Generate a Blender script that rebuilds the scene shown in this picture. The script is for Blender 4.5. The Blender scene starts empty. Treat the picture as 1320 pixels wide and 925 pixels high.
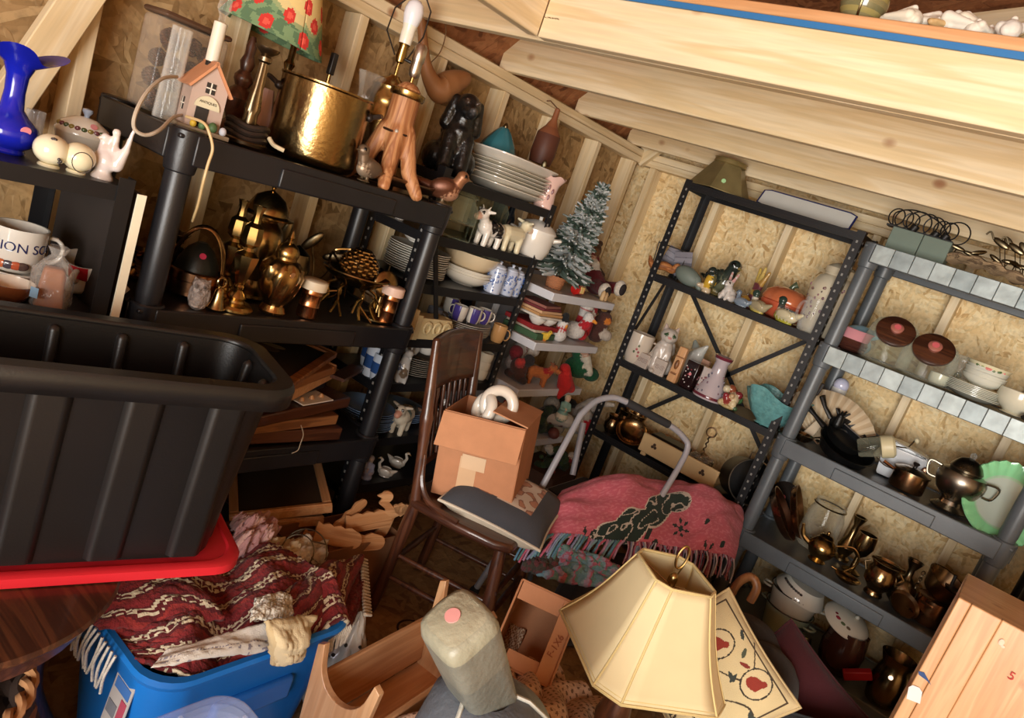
import bpy,bmesh,math,random
import numpy as np
from mathutils import Vector as V,Matrix,Euler,noise,kdtree
PI=math.pi; cos=math.cos; sin=math.sin; R=math.radians
random.seed(7)
sc=bpy.context.scene
COL=sc.collection
HC=1.54  # height of the lens above the floor
FPX=937.6  # focal length in pixels of the 1320 x 925 frame

# ---------------------------------------------------------------- camera
_y,_p,_r=R(34.03),R(12.40),R(19.83)
_f=V((-sin(_y)*cos(_p),cos(_y)*cos(_p),-sin(_p)))
_rt=V((cos(_y),sin(_y),0)); _up=_rt.cross(_f)
CR=cos(_r)*_rt + sin(_r)*_up; CU=-sin(_r)*_rt + cos(_r)*_up; CF=_f
cd=bpy.data.cameras.new('camera'); cam=bpy.data.objects.new('camera',cd); COL.objects.link(cam)
cam.matrix_world=Matrix(((CR.x,CU.x,-CF.x,0),(CR.y,CU.y,-CF.y,0),(CR.z,CU.z,-CF.z,HC),(0,0,0,1)))
cd.sensor_fit='HORIZONTAL'; cd.sensor_width=36; cd.lens=FPX/1320*36; cd.clip_start=.02
sc.camera=cam
CAM=V((0,0,HC))
def ray(u,v): return CR*((u-660)/FPX) + CU*(-(v-462.5)/FPX) + CF
def az(u,v,z): d=ray(u,v); return CAM + d*((z-HC)/d.z)
def ay(u,v,y): d=ray(u,v); return CAM + d*(y/d.y)
def ax(u,v,x): d=ray(u,v); return CAM + d*(x/d.x)
def ad(u,v,d): return CAM + ray(u,v)*d
def mpp(p): return (V(p)-CAM).dot(CF)/FPX
def proj(p):
    q=V(p)-CAM; w=q.dot(CF); return 660+FPX*q.dot(CR)/w,462.5-FPX*q.dot(CU)/w
FACE=R(-56); RIGHT=R(34); LEFT=R(214); AWAY=R(124)

# ---------------------------------------------------------------- colours
def hx(h):
    if not isinstance(h,str): return tuple(h)[:3]
    h=h.lstrip('#'); c=[int(h[i:i+2],16)/255 for i in (0,2,4)]
    return tuple(x/12.92 if x <= .04045 else ((x+.055)/1.055)**2.4 for x in c)

# ---------------------------------------------------------------- materials
MATS={}
def newmat(name):
    m=bpy.data.materials.new(name); m.use_nodes=True
    nt=m.node_tree; b=nt.nodes['Principled BSDF']; MATS[name]=m
    return m,nt,b
def N(nt,t,**k):
    n=nt.nodes.new(t)
    for a,v in k.items(): setattr(n,a,v)
    return n
def ramp(nt,stops,fac=None):
    n=N(nt,'ShaderNodeValToRGB'); e=n.color_ramp.elements
    while len(e) < len(stops): e.new(.5)
    for el,(p,c) in zip(e,stops): el.position=p; el.color=(*hx(c),1)
    if fac is not None: nt.links.new(fac,n.inputs[0])
    return n
def mix(nt,f,a,b,mode='MIX'):
    n=N(nt,'ShaderNodeMix',data_type='RGBA',blend_type=mode)
    for s,i in ((f,0),(a,6),(b,7)):
        if isinstance(s,(int,float)): n.inputs[i].default_value=s
        elif isinstance(s,(tuple,str)): n.inputs[i].default_value=(*hx(s),1)
        else: nt.links.new(s,n.inputs[i])
    return n.outputs[2]
def kindmat(name,rough=.5,metal=0,coat=0,spec=.5,bump=0,bscale=80,var=.12,vscale=9,trans=0,ior=1.45,sheen=0,alpha=1,sss=0,bdist=.002,roughvar=0):
    """a material of one substance; its colour is the mesh's own colour, with a little wear and unevenness"""
    m,nt,b=newmat(name); L=nt.links.new
    at=N(nt,'ShaderNodeAttribute',attribute_name='Col')
    tc=N(nt,'ShaderNodeTexCoord')
    nz=N(nt,'ShaderNodeTexNoise'); nz.inputs['Scale'].default_value=vscale; nz.inputs['Detail'].default_value=5
    L(tc.outputs['Object'],nz.inputs['Vector'])
    rp=ramp(nt,[(.3,(1-var,)*3),(.7,(1+0*var,)*3)],nz.outputs['Fac'])
    c=mix(nt,1.0,at.outputs['Color'],rp.outputs[0],'MULTIPLY')
    if metal >= .8: c=mix(nt,.2,c,'#d9c49a')
    L(c,b.inputs['Base Color'])
    b.inputs['Roughness'].default_value=rough; b.inputs['Metallic'].default_value=metal
    if roughvar:
        mr=N(nt,'ShaderNodeMapRange'); mr.inputs[3].default_value=rough-roughvar; mr.inputs[4].default_value=rough+roughvar
        L(nz.outputs['Fac'],mr.inputs[0]); L(mr.outputs[0],b.inputs['Roughness'])
    b.inputs['Coat Weight'].default_value=coat; b.inputs['Coat Roughness'].default_value=.08
    b.inputs['Specular IOR Level'].default_value=spec
    b.inputs['Transmission Weight'].default_value=trans; b.inputs['IOR'].default_value=ior
    b.inputs['Sheen Weight'].default_value=sheen; b.inputs['Alpha'].default_value=alpha
    if sss: b.inputs['Subsurface Weight'].default_value=sss; b.inputs['Subsurface Radius'].default_value=(.01,.006,.003)
    if bump:
        n2=N(nt,'ShaderNodeTexNoise'); n2.inputs['Scale'].default_value=bscale; n2.inputs['Detail'].default_value=4
        L(tc.outputs['Object'],n2.inputs['Vector'])
        bp=N(nt,'ShaderNodeBump'); bp.inputs['Strength'].default_value=bump; bp.inputs['Distance'].default_value=bdist
        L(n2.outputs['Fac'],bp.inputs['Height']); L(bp.outputs[0],b.inputs['Normal'])
    return m
kindmat('ceramic',.16,coat=.4,var=.06)
kindmat('bisque',.55,var=.12)
kindmat('matte',.85,bump=.25,bscale=60)
kindmat('plastic',.42,var=.08,bump=.08,bscale=300)
kindmat('black_plastic',.38,var=.25,bump=.15,bscale=220,spec=.6)
kindmat('cloth',.95,sheen=.08,bump=.6,bscale=420,var=.15,bdist=.003)
kindmat('wool',1,sheen=.08,bump=.9,bscale=150,var=.25,vscale=60,bdist=.006)
kindmat('brass',.24,metal=1,var=.35,vscale=12,roughvar=.1)
kindmat('hammered',.22,metal=1,var=.3,bump=.35,bscale=75,bdist=.003,roughvar=.06)
kindmat('metal',.3,metal=1,var=.3,vscale=14,roughvar=.12)
kindmat('iron',.42,metal=.3,var=.3,bump=.3,bscale=120)
kindmat('painted_steel',.4,var=.12,spec=.6)
def thinmat(name,edge,rough,tint=.9,bump=0,haze=0):
    """thin clear glass or film: mostly see-through, glossier and denser towards the edge"""
    m,nt,b=newmat(name); L=nt.links.new; nt.nodes.remove(b); out=nt.nodes['Material Output']
    at=N(nt,'ShaderNodeAttribute',attribute_name='Col'); tr=N(nt,'ShaderNodeBsdfTransparent'); gl=N(nt,'ShaderNodeBsdfPrincipled')
    L(mix(nt,tint,(1,1,1),at.outputs['Color']),tr.inputs[0]); L(at.outputs['Color'],gl.inputs['Base Color']); gl.inputs['Roughness'].default_value=rough; gl.inputs['Coat Weight'].default_value=.6; gl.inputs['Specular IOR Level'].default_value=1
    lw=N(nt,'ShaderNodeLayerWeight'); lw.inputs['Blend'].default_value=.35
    mr=N(nt,'ShaderNodeMapRange'); mr.inputs[3].default_value=.05+haze; mr.inputs[4].default_value=edge; L(lw.outputs['Facing'],mr.inputs[0])
    if bump:
        tc=N(nt,'ShaderNodeTexCoord'); n2=N(nt,'ShaderNodeTexNoise'); n2.inputs['Scale'].default_value=26; L(tc.outputs['Object'],n2.inputs['Vector'])
        bp=N(nt,'ShaderNodeBump'); bp.inputs['Strength'].default_value=1; bp.inputs['Distance'].default_value=.02; L(n2.outputs['Fac'],bp.inputs['Height']); L(bp.outputs[0],gl.inputs['Normal']); L(bp.outputs[0],lw.inputs['Normal'])
    mx=N(nt,'ShaderNodeMixShader'); L(mr.outputs[0],mx.inputs[0]); L(tr.outputs[0],mx.inputs[1]); L(gl.outputs[0],mx.inputs[2]); L(mx.outputs[0],out.inputs['Surface'])
thinmat('glass',.55,.03,.35); thinmat('bag',.6,.12,.12,1,.08); thinmat('clear_plastic',.4,.2,.3,0,.04)
kindmat('bulb',.22,var=.02,spec=.6,coat=.3)
kindmat('paper',.9,var=.08)
kindmat('satin',.42,metal=.45,var=.25,vscale=14,roughvar=.1)
kindmat('crackle',.3,coat=.2,bump=.8,bscale=70,var=.3,vscale=45,bdist=.006)
kindmat('card',.85,var=.12,vscale=20,bump=.12,bscale=250)
kindmat('foil',.5,metal=.5,bump=.25,bscale=22,var=.35,vscale=16,bdist=.006)
kindmat('leather',.42,bump=.5,bscale=55,var=.18,bdist=.006,vscale=14)
kindmat('foliage',.9,var=.2)
kindmat('glossy_carved',.3,coat=.2,bump=.6,bscale=60,var=.15,bdist=.006)
kindmat('rough_carved',.5,bump=1,bscale=75,var=.45,vscale=40,bdist=.01)

def woodmat(name,axis,stops,scale=1,knots=True,rough=.55,coat=0,ringw=14,kn=(.35,.16,.07)):
    """sawn timber: the grain runs along the piece's own axis"""
    m,nt,b=newmat(name); L=nt.links.new
    tc=N(nt,'ShaderNodeTexCoord'); oi=N(nt,'ShaderNodeObjectInfo')
    ad_=N(nt,'ShaderNodeVectorMath',operation='MULTIPLY_ADD')
    cmb=N(nt,'ShaderNodeCombineXYZ')
    for i in range(3): L(oi.outputs['Random'],cmb.inputs[i])
    L(cmb.outputs[0],ad_.inputs[0]); ad_.inputs[1].default_value=(37,23,51); L(tc.outputs['Object'],ad_.inputs[2])
    mp=N(nt,'ShaderNodeMapping'); s=[16*scale]*3; s['xyz'.index(axis)]=.9*scale
    mp.inputs['Scale'].default_value=s; L(ad_.outputs[0],mp.inputs[0])
    nz=N(nt,'ShaderNodeTexNoise'); nz.inputs['Scale'].default_value=1; nz.inputs['Detail'].default_value=3; nz.inputs['Distortion'].default_value=.6
    L(mp.outputs[0],nz.inputs['Vector'])
    mu=N(nt,'ShaderNodeMath',operation='MULTIPLY'); mu.inputs[1].default_value=ringw; L(nz.outputs['Fac'],mu.inputs[0])
    sn=N(nt,'ShaderNodeMath',operation='SINE'); L(mu.outputs[0],sn.inputs[0])
    mr=N(nt,'ShaderNodeMapRange'); mr.inputs[1].default_value=-1; L(sn.outputs[0],mr.inputs[0])
    rp=ramp(nt,stops,mr.outputs[0])
    fn=N(nt,'ShaderNodeTexNoise'); fn.inputs['Scale'].default_value=6; fn.inputs['Detail'].default_value=6; L(mp.outputs[0],fn.inputs['Vector'])
    fr=ramp(nt,[(.3,(.88,)*3),(.65,(1,)*3)],fn.outputs['Fac'])
    c=mix(nt,1.0,rp.outputs[0],fr.outputs[0],'MULTIPLY')
    if knots:
        mp2=N(nt,'ShaderNodeMapping'); s=[6.5*scale]*3; s['xyz'.index(axis)]=4.6*scale
        mp2.inputs['Scale'].default_value=s; L(ad_.outputs[0],mp2.inputs[0])
        vo=N(nt,'ShaderNodeTexVoronoi'); vo.inputs['Scale'].default_value=1; vo.inputs['Randomness'].default_value=1
        L(mp2.outputs[0],vo.inputs['Vector'])
        kr=ramp(nt,[(.0,(1,)*3),(.07,(.8,)*3),(.14,(0,)*3)],vo.outputs['Distance'])
        c=mix(nt,kr.outputs[0],c,kn)
    L(c,b.inputs['Base Color']); b.inputs['Roughness'].default_value=rough; b.inputs['Coat Weight'].default_value=coat
    bp=N(nt,'ShaderNodeBump'); bp.inputs['Strength'].default_value=.15; bp.inputs['Distance'].default_value=.002
    L(fn.outputs['Fac'],bp.inputs['Height']); L(bp.outputs[0],b.inputs['Normal'])
    return m
PINE=[(0,'#e2cda6'),(.55,'#e6d3b0'),(1,'#dbc296')]
woodmat('pine','x',PINE)
for a in 'xyz':
    woodmat('honey_'+a,a,[(0,'#cc9b6c'),(.6,'#d2a376'),(1,'#c49163')],1.3,rough=.4,coat=.15,kn=hx('#8a4a22'))
    woodmat('dark_'+a,a,[(0,'#4e2c1e'),(.6,'#59331f'),(1,'#3c2015')],2,False,.35,coat=.3)
    woodmat('brown_'+a,a,[(0,'#8a5a35'),(.6,'#96653d'),(1,'#71472a')],2,False,.45)
    woodmat('craft_'+a,a,[(0,'#c08a5a'),(.6,'#c99768'),(1,'#aa7447')],2,False,.6)
woodmat('drift_x','x',[(0,'#b06f3c'),(.6,'#c27f47'),(1,'#8a5028')],3,False,.6)
woodmat('drift_z','z',[(0,'#a56a40'),(.55,'#c08a5c'),(1,'#945c34')],2.2,False,.55)
woodmat('bark_x','x',[(0,'#8d7457'),(.6,'#a58a68'),(1,'#5f4a36')],3,False,.9)

def osbmat(name,axes,lo,mid,hi,dark,planar_scale=1):
    """oriented strand board: flat flakes lying every way, in the two axes of the panel"""
    m,nt,b=newmat(name); L=nt.links.new
    tc=N(nt,'ShaderNodeTexCoord'); sep=N(nt,'ShaderNodeSeparateXYZ'); L(tc.outputs['Object'],sep.inputs[0])
    cm=N(nt,'ShaderNodeCombineXYZ'); L(sep.outputs['XYZ'.index(axes[0])],cm.inputs[0]); L(sep.outputs['XYZ'.index(axes[1])],cm.inputs[1])
    wn=N(nt,'ShaderNodeTexNoise'); wn.inputs['Scale'].default_value=7; L(cm.outputs[0],wn.inputs['Vector'])
    wp=N(nt,'ShaderNodeVectorMath',operation='MULTIPLY_ADD'); L(wn.outputs['Color'],wp.inputs[0]); wp.inputs[1].default_value=(.05,.05,.05); L(cm.outputs[0],wp.inputs[2])
    col=None; hgt=None
    for k,(ang,sx_,sy_,off) in enumerate(((12,8,30,0),(64,6.5,27,3.1),(118,9,36,7.7),(158,6,26,11.9),(90,9,33,15.2))):
        mp=N(nt,'ShaderNodeMapping'); mp.vector_type='TEXTURE'
        mp.inputs['Rotation'].default_value=(0,0,R(ang)); mp.inputs['Location'].default_value=(off,off*.37,0)
        mp.inputs['Scale'].default_value=(1/sx_/planar_scale,1/sy_/planar_scale,1); L(wp.outputs[0],mp.inputs[0])
        vo=N(nt,'ShaderNodeTexVoronoi'); vo.voronoi_dimensions='2D'; vo.inputs['Scale'].default_value=1; L(mp.outputs[0],vo.inputs['Vector'])
        se=N(nt,'ShaderNodeSeparateColor'); L(vo.outputs['Color'],se.inputs[0])
        rp=ramp(nt,[(0,dark),(.12,lo),(.5,mid),(.85,hi),(1,lo)],se.outputs[0])
        ed=ramp(nt,[(.32,(0,0,0)),(.42,(1,1,1))],vo.outputs['Distance'])
        if col is None: col=rp.outputs[0]; hgt=se.outputs[1]
        else:
            gt=N(nt,'ShaderNodeMath',operation='GREATER_THAN'); L(se.outputs[2],gt.inputs[0]); gt.inputs[1].default_value=.5
            inv=N(nt,'ShaderNodeMath',operation='SUBTRACT'); inv.inputs[0].default_value=1; L(ed.outputs[0],inv.inputs[1])
            mu=N(nt,'ShaderNodeMath',operation='MULTIPLY'); L(gt.outputs[0],mu.inputs[0]); L(inv.outputs[0],mu.inputs[1])
            col=mix(nt,mu.outputs[0],col,rp.outputs[0])
            hm=mix(nt,mu.outputs[0],hgt,se.outputs[1]); hgt=hm
    fn=N(nt,'ShaderNodeTexNoise'); fn.inputs['Scale'].default_value=55; fn.inputs['Detail'].default_value=5; L(wp.outputs[0],fn.inputs['Vector'])
    fr=ramp(nt,[(.28,(.74,)*3),(.55,(1,)*3)],fn.outputs['Fac'])
    c=mix(nt,1.0,col,fr.outputs[0],'MULTIPLY')
    L(c,b.inputs['Base Color']); b.inputs['Roughness'].default_value=.75
    bp=N(nt,'ShaderNodeBump'); bp.inputs['Strength'].default_value=.5; bp.inputs['Distance'].default_value=.004
    L(hgt,bp.inputs['Height']); L(bp.outputs[0],b.inputs['Normal'])
    return m

# ---------------------------------------------------------------- mesh builder
def TR(loc=(0,0,0),rot=(0,0,0),s=1):
    S=Matrix.Diagonal((*((s,)*3 if isinstance(s,(int,float)) else s),1))
    return Matrix.Translation(V(loc)) @ Euler([R(a) for a in rot]).to_matrix().to_4x4() @ S
def along(p0,p1):
    """matrix whose z axis runs from p0 towards p1"""
    d=V(p1)-V(p0); q=V((0,0,1)).rotation_difference(d.normalized())
    return Matrix.Translation(V(p0)) @ q.to_matrix().to_4x4()
class MB:
    def __init__(s,col='#cccccc'):
        s.v=[]; s.f=[]; s.c=[]; s.col=hx(col); s.T=Matrix.Identity(4)
    def add(s,vs,fs,col=None,T=None):
        M=s.T @ T if T is not None else s.T
        n=len(s.v); s.v += [M @ V(p) for p in vs]
        flip=M.determinant() < 0
        c=s.col if col is None else col
        for i,f in enumerate(fs):
            f=[n+j for j in f]
            s.f.append(f[::-1] if flip else f)
            s.c.append(hx(c[i]) if isinstance(c,list) else hx(c))
        return s
    def box(s,c,d,col=None,T=None,top=1,topy=None):
        x,y,z=d[0]/2,d[1]/2,d[2]/2; t=top; ty=top if topy is None else topy
        vs=[(-x,-y,-z),(x,-y,-z),(x,y,-z),(-x,y,-z),(-x*t,-y*ty,z),(x*t,-y*ty,z),(x*t,y*ty,z),(-x*t,y*ty,z)]
        vs=[(a+c[0],b+c[1],e+c[2]) for a,b,e in vs]
        return s.add(vs,[(0,3,2,1),(4,5,6,7),(0,1,5,4),(1,2,6,5),(2,3,7,6),(3,0,4,7)],col,T)
    def lathe(s,prof,seg=24,T=None,col=None,fn=None,a0=0,a1=2*PI):
        """prof: (r, z[, colour]) from the bottom up; fn(r, z, a) -> r, z shapes the ring"""
        vs=[]; fs=[]; cs=[]; full=abs(a1-a0-2*PI) < 1e-6; n=seg if full else seg+1
        for pr in prof:
            for k in range(n):
                a=a0+(a1-a0)*k/seg; r,z=pr[0],pr[1]
                if fn: r,z=fn(r,z,a)
                vs.append((r*cos(a),r*sin(a),z))
        cc=col
        for i in range(len(prof)-1):
            if len(prof[i]) > 2: cc=prof[i][2]
            for k in range(seg):
                k2=(k+1) % n
                fs.append((i*n+k,i*n+k2,(i+1)*n+k2,(i+1)*n+k)); cs.append(s.col if cc is None else cc)
        if full:
            if prof[0][0] > 1e-5: fs.append(tuple(range(n))[::-1]); cs.append(cs[0])
            if prof[-1][0] > 1e-5: fs.append(tuple(range((len(prof)-1)*n,len(prof)*n))); cs.append(cs[-2] if len(cs) > 1 else cs[-1])
        return s.add(vs,fs,cs,T)
    def tube(s,pts,r,seg=8,col=None,closed=False,T=None,flat=1):
        pts=[V(p) for p in pts]; n=len(pts); vs=[]; fs=[]
        rs=r if isinstance(r,(list,tuple)) else [r]*n
        up=None
        for i,p in enumerate(pts):
            d=(pts[(i+1) % n]-pts[i-1]) if closed else (pts[min(i+1,n-1)]-pts[max(i-1,0)])
            if d.length < 1e-9: d=V((0,0,1))
            d.normalize()
            if up is None:
                up=d.orthogonal().normalized() if abs(d.z) > .9 else (V((0,0,1))-d*d.z).normalized()
            up=(up-d*up.dot(d)); up=up.normalized() if up.length > 1e-6 else d.orthogonal().normalized()
            sd=d.cross(up)
            for k in range(seg):
                a=2*PI*k/seg; vs.append(p+(sd*cos(a)*flat+up*sin(a))*rs[i])
        for i in range(n if closed else n-1):
            for k in range(seg):
                a,b=i*seg+k,i*seg+(k+1) % seg; j=((i+1) % n)*seg
                fs.append((a,b,j+(k+1) % seg,j+k))
        if not closed:
            fs.append(tuple(range(seg))[::-1]); fs.append(tuple(range((n-1)*seg,n*seg)))
        return s.add(vs,fs,col,T)
    def ell(s,c,r,col=None,T=None,seg=16,rings=9):
        if isinstance(r,(int,float)): r=(r,r,r)
        M=Matrix.Translation(V(c)) @ (T or Matrix.Identity(4)) @ Matrix.Diagonal((*r,1))
        return s.lathe([(sin(PI*i/rings),-cos(PI*i/rings)) for i in range(rings+1)],seg,M,col)
    def cap(s,p0,p1,r0,r1=None,col=None,seg=12):
        r1=r0 if r1 is None else r1; L=(V(p1)-V(p0)).length
        if L < 1e-6: return s.ell(p0,r0,col)
        pr=[(r0*cos(a),r0*sin(a)) for a in (-PI/2,-PI/3,-PI/6,0)] + [(r1*cos(a),L+r1*sin(a)) for a in (0,PI/6,PI/3,PI/2)]
        return s.lathe(pr,seg,along(p0,p1),col)
    def prism(s,poly,d,T=None,col=None,side=None):
        n=len(poly); vs=[(x,y,0) for x,y in poly]+[(x,y,d) for x,y in poly]
        fs=[tuple(range(n))[::-1],tuple(range(n,2*n))]+[(i,(i+1) % n,n+(i+1) % n,n+i) for i in range(n)]
        cs=[s.col if col is None else col]*2+[side if side is not None else (s.col if col is None else col)]*n
        return s.add(vs,fs,cs,T)
    def disc(s,c,r,col,nrm=(0,-1,0),th=.0012,seg=14):
        n=V(nrm).normalized(); p=V(c)
        return s.lathe([(r,-th),(r,th)],seg,along(p,p+n),col)
    def sheet(s,fn,nu,nv,col=None,th=0,cf=None,T=None):
        vs=[fn(i/nu,j/nv) for j in range(nv+1) for i in range(nu+1)]
        fs=[]; cs=[]
        for j in range(nv):
            for i in range(nu):
                a=j*(nu+1)+i; fs.append((a,a+1,a+nu+2,a+nu+1))
                cs.append(cf((i+.5)/nu,(j+.5)/nv) if cf else (s.col if col is None else col))
        return s.add(vs,fs,cs,T)
    def mesh(s,name,angle=40):
        me=bpy.data.meshes.new(name); me.from_pydata([tuple(p) for p in s.v],[],s.f)
        a=me.color_attributes.new('Col','FLOAT_COLOR','CORNER')
        lc=np.repeat(np.array([(*c,1) for c in s.c],'f'),[len(f) for f in s.f],axis=0)
        a.data.foreach_set('color',lc.ravel())
        me.polygons.foreach_set('use_smooth',[True]*len(me.polygons))
        if angle < 180: me.set_sharp_from_angle(angle=R(angle))
        me.update(); return me
    def build(s,name,mat,parent=None,loc=None,rot=None,bevel=0,seg=2,sub=0,angle=40,solid=0,remesh=0,smooth=0):
        me=s.mesh(name,180 if remesh else angle)
        o=bpy.data.objects.new(name,me); COL.objects.link(o)
        me.materials.append(MATS[mat])
        if parent is not None: o.parent=parent
        if loc is not None: o.location=loc
        if rot is not None: o.rotation_euler=[R(x) for x in rot]
        if solid:
            md=o.modifiers.new('thick','SOLIDIFY'); md.thickness=solid; md.offset=0
        if bevel:
            md=o.modifiers.new('bevel','BEVEL'); md.width=bevel; md.segments=seg; md.limit_method='ANGLE'; md.angle_limit=R(50)
            md.harden_normals=False
        if sub:
            md=o.modifiers.new('sub','SUBSURF'); md.levels=md.render_levels=sub
        if remesh: melt(o,remesh,smooth)
        return o
def melt(o,voxel,smooth):
    """run touching lumps together into one continuous skin, keeping each lump's colour"""
    me=o.data; kd=kdtree.KDTree(len(me.polygons))
    cols=np.zeros(len(me.loops)*4,'f'); me.color_attributes['Col'].data.foreach_get('color',cols); cols=cols.reshape(-1,4)
    pc=[]
    for p in me.polygons: kd.insert(p.center,p.index); pc.append(cols[p.loop_start])
    kd.balance()
    md=o.modifiers.new('r','REMESH'); md.mode='VOXEL'; md.voxel_size=voxel; md.use_smooth_shade=True
    if smooth:
        ms=o.modifiers.new('s','SMOOTH'); ms.factor=.5; ms.iterations=smooth
    dg=bpy.context.evaluated_depsgraph_get(); ev=o.evaluated_get(dg)
    nm=bpy.data.meshes.new_from_object(ev); o.modifiers.clear()
    nm.materials.clear(); nm.materials.append(me.materials[0])
    for a in list(nm.color_attributes): nm.color_attributes.remove(a)
    at=nm.color_attributes.new('Col','FLOAT_COLOR','POINT')
    buf=np.ones((len(nm.vertices),4),'f')
    for i,v in enumerate(nm.vertices): buf[i]=pc[kd.find(v.co)[1]]
    at.data.foreach_set('color',buf.ravel())
    o.data=nm; nm.name=o.name; bpy.data.meshes.remove(me)
    nm.polygons.foreach_set('use_smooth',[True]*len(nm.polygons))

# ---------------------------------------------------------------- things
def tag(o,label,cat,group=None):
    o['label']=label; o['category']=cat
    if group: o['group']=group
    return o
def thing(name,label,cat,loc,rz=0,group=None,rot=None):
    o=bpy.data.objects.new(name,None); COL.objects.link(o); o.empty_display_size=.05
    o.location=loc; o.rotation_euler=(0,0,rz) if rot is None else [R(a) for a in rot]
    return tag(o,label,cat,group)
def solo(mb,name,mat,label,cat,loc,rz=0,group=None,rot=None,**k):
    o=mb.build(name,mat,None,loc,None,**k)
    o.rotation_euler=(0,0,rz) if rot is None else [R(a) for a in rot]
    return tag(o,label,cat,group)
def struct(o): o['kind']='structure'; return o
def dup(root,loc,rz,label,group=None):
    r=root.copy(); COL.objects.link(r); r.location=loc; r.rotation_euler=(0,0,rz); r['label']=label
    if group: r['group']=group
    for ch in list(root.children):
        c=ch.copy(); COL.objects.link(c); c.parent=r
        for g in ch.children:
            d=g.copy(); COL.objects.link(d); d.parent=c
    return r
def board(name,p0,p1,w,h,mat='pine',up=(0,0,1),bevel=.003):
    """a sawn board from p0 to p1 (its axis), w across, h along up"""
    p0=V(p0); p1=V(p1); x=(p1-p0); L=x.length; x.normalize()
    z=V(up); z=(z-x*z.dot(x)).normalized(); y=z.cross(x)
    m=MB('#ddc9a0').box((0,0,0),(L,w,h)); o=m.build(name,mat,bevel=bevel)
    M=Matrix((x,y,z)).transposed().to_4x4(); o.matrix_world=Matrix.Translation((p0+p1)/2) @ M
    return o
def st(u,v,z,x=None,y=None,top=None):
    """stand a thing on the level z: (u, v) is any pixel of its upright axis, x or y the vertical plane of that axis.
    -> place, height up to the pixel top, metres per pixel there"""
    p=ax(u,v,x) if x is not None else ay(u,v,y)
    m=mpp((p.x,p.y,z)); h=None
    if top is not None:
        q=ax(*top,x) if x is not None else ay(*top,y); h=q.z-z
    return V((p.x,p.y,z)),h,m
def pr(pts,r,h):
    return [(a*r,b*h)+tuple(c) for a,b,*c in pts]
def text_mesh(s,size,depth=.0006,font_scale=(1,1)):
    cu=bpy.data.curves.new('lettering','FONT'); cu.body=s; cu.size=size; cu.align_x='CENTER'; cu.align_y='CENTER'; cu.extrude=depth
    o=bpy.data.objects.new('lettering',cu); COL.objects.link(o)
    dg=bpy.context.evaluated_depsgraph_get(); me=bpy.data.meshes.new_from_object(o.evaluated_get(dg))
    vs=[v.co.copy() for v in me.vertices]; fs=[tuple(p.vertices) for p in me.polygons]
    bpy.data.objects.remove(o); bpy.data.curves.remove(cu); bpy.data.meshes.remove(me)
    return vs,fs
def lettering(mb,s,size,T,col,bend=None):
    vs,fs=text_mesh(s,size)
    if bend:  # wrap round an upright cylinder of this radius, facing -y
        r,a0=bend; vs=[V(((r+v.z)*sin(v.x/r+a0),-(r+v.z)*cos(v.x/r+a0),v.y)) for v in vs]
    mb.add(vs,fs,col,T)
# ================================================================ the room
XL,YB,YF,XR=-2.17,3.80,-2.10,2.30  # stud faces of the left and back walls; front and right walls
osbmat('osb_left','YZ','#94754b','#a5855a','#b8996c','#6b4f2c',1.15)  # same board as the back wall; its dimmer, warmer light is put into the colour
osbmat('osb_back','XZ','#dfc08a','#e8cd9b','#f0dcb0','#b9945e',1.8)  # paler copy: the stronger light on the back wall is put into the colour
osbmat('osb_roof','XY','#8e5a36','#9c6740','#ad784f','#6a3f24')
osbmat('osb_floor','XY','#8d6c46','#9a774e','#a58459','#76563a')
def slab(name,c,d,mat): return struct(MB('#b08d5b').box((0,0,0),d).build(name,mat,None,c))
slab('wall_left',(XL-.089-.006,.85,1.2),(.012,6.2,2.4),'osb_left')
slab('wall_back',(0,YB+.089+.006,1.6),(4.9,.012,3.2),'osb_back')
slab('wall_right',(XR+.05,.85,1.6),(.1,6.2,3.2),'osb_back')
slab('floor',(0,.85,-.01),(4.9,6.2,.02),'osb_floor')
# front wall behind the lens, with the wide door opening that lets the daylight in
m=MB('#b08d5b'); DX0,DX1,DZ=-.35,1.95,2.10
m.box(((XL-.1+DX0)/2,0,1.6),(DX0-XL+.1,.1,3.2)).box(((XR+.1+DX1)/2,0,1.6),(XR+.1-DX1,.1,3.2)).box(((DX0+DX1)/2,0,(DZ+3.2)/2),(DX1-DX0,.1,3.2-DZ))
struct(m.build('wall_front','osb_back',None,(0,YF,0)))
# gambrel roof: steep lower slopes and a shallow upper pair
m=MB('#8e5a36'); prof=[(XL-.13,1.97),(-1.55,2.75),(0.06,3.2),(1.68,2.75),(XR+.13,1.97)]
for (x0,z0),(x1,z1) in zip(prof,prof[1:]):
    m.add([(x0,YF-.1,z0),(x1,YF-.1,z1),(x1,YB+.12,z1),(x0,YB+.12,z0),(x0,YF-.1,z0+.03),(x1,YF-.1,z1+.03),(x1,YB+.12,z1+.03),(x0,YB+.12,z0+.03)],
          [(0,3,2,1),(4,5,6,7),(0,1,5,4),(2,3,7,6),(1,2,6,5),(3,0,4,7)])
struct(m.build('ceiling','osb_roof',angle=20))
tn=[0]
def trim(*a,**k):
    tn[0] += 1; return struct(board('trim_%d' % tn[0],*a,**k))
k=0
while .865+.4064*k < YB-.06:  # studs of the left wall
    y=.865+.4064*k; k += 1
    trim((XL-.0445,y,0),(XL-.0445,y,1.914),.038,.089,up=(1,0,0))
for y in (-.86,-.35,.05,.46): trim((XL-.0445,y,0),(XL-.0445,y,1.914),.038,.089,up=(1,0,0))
for x in (-2.1,-1.66,-1.245,-.835,-.42,0.0,.42,.83,1.24,1.65,2.06):
    trim((x,YB+.0445,0),(x,YB+.0445,1.914),.038,.089,up=(0,1,0))
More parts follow.
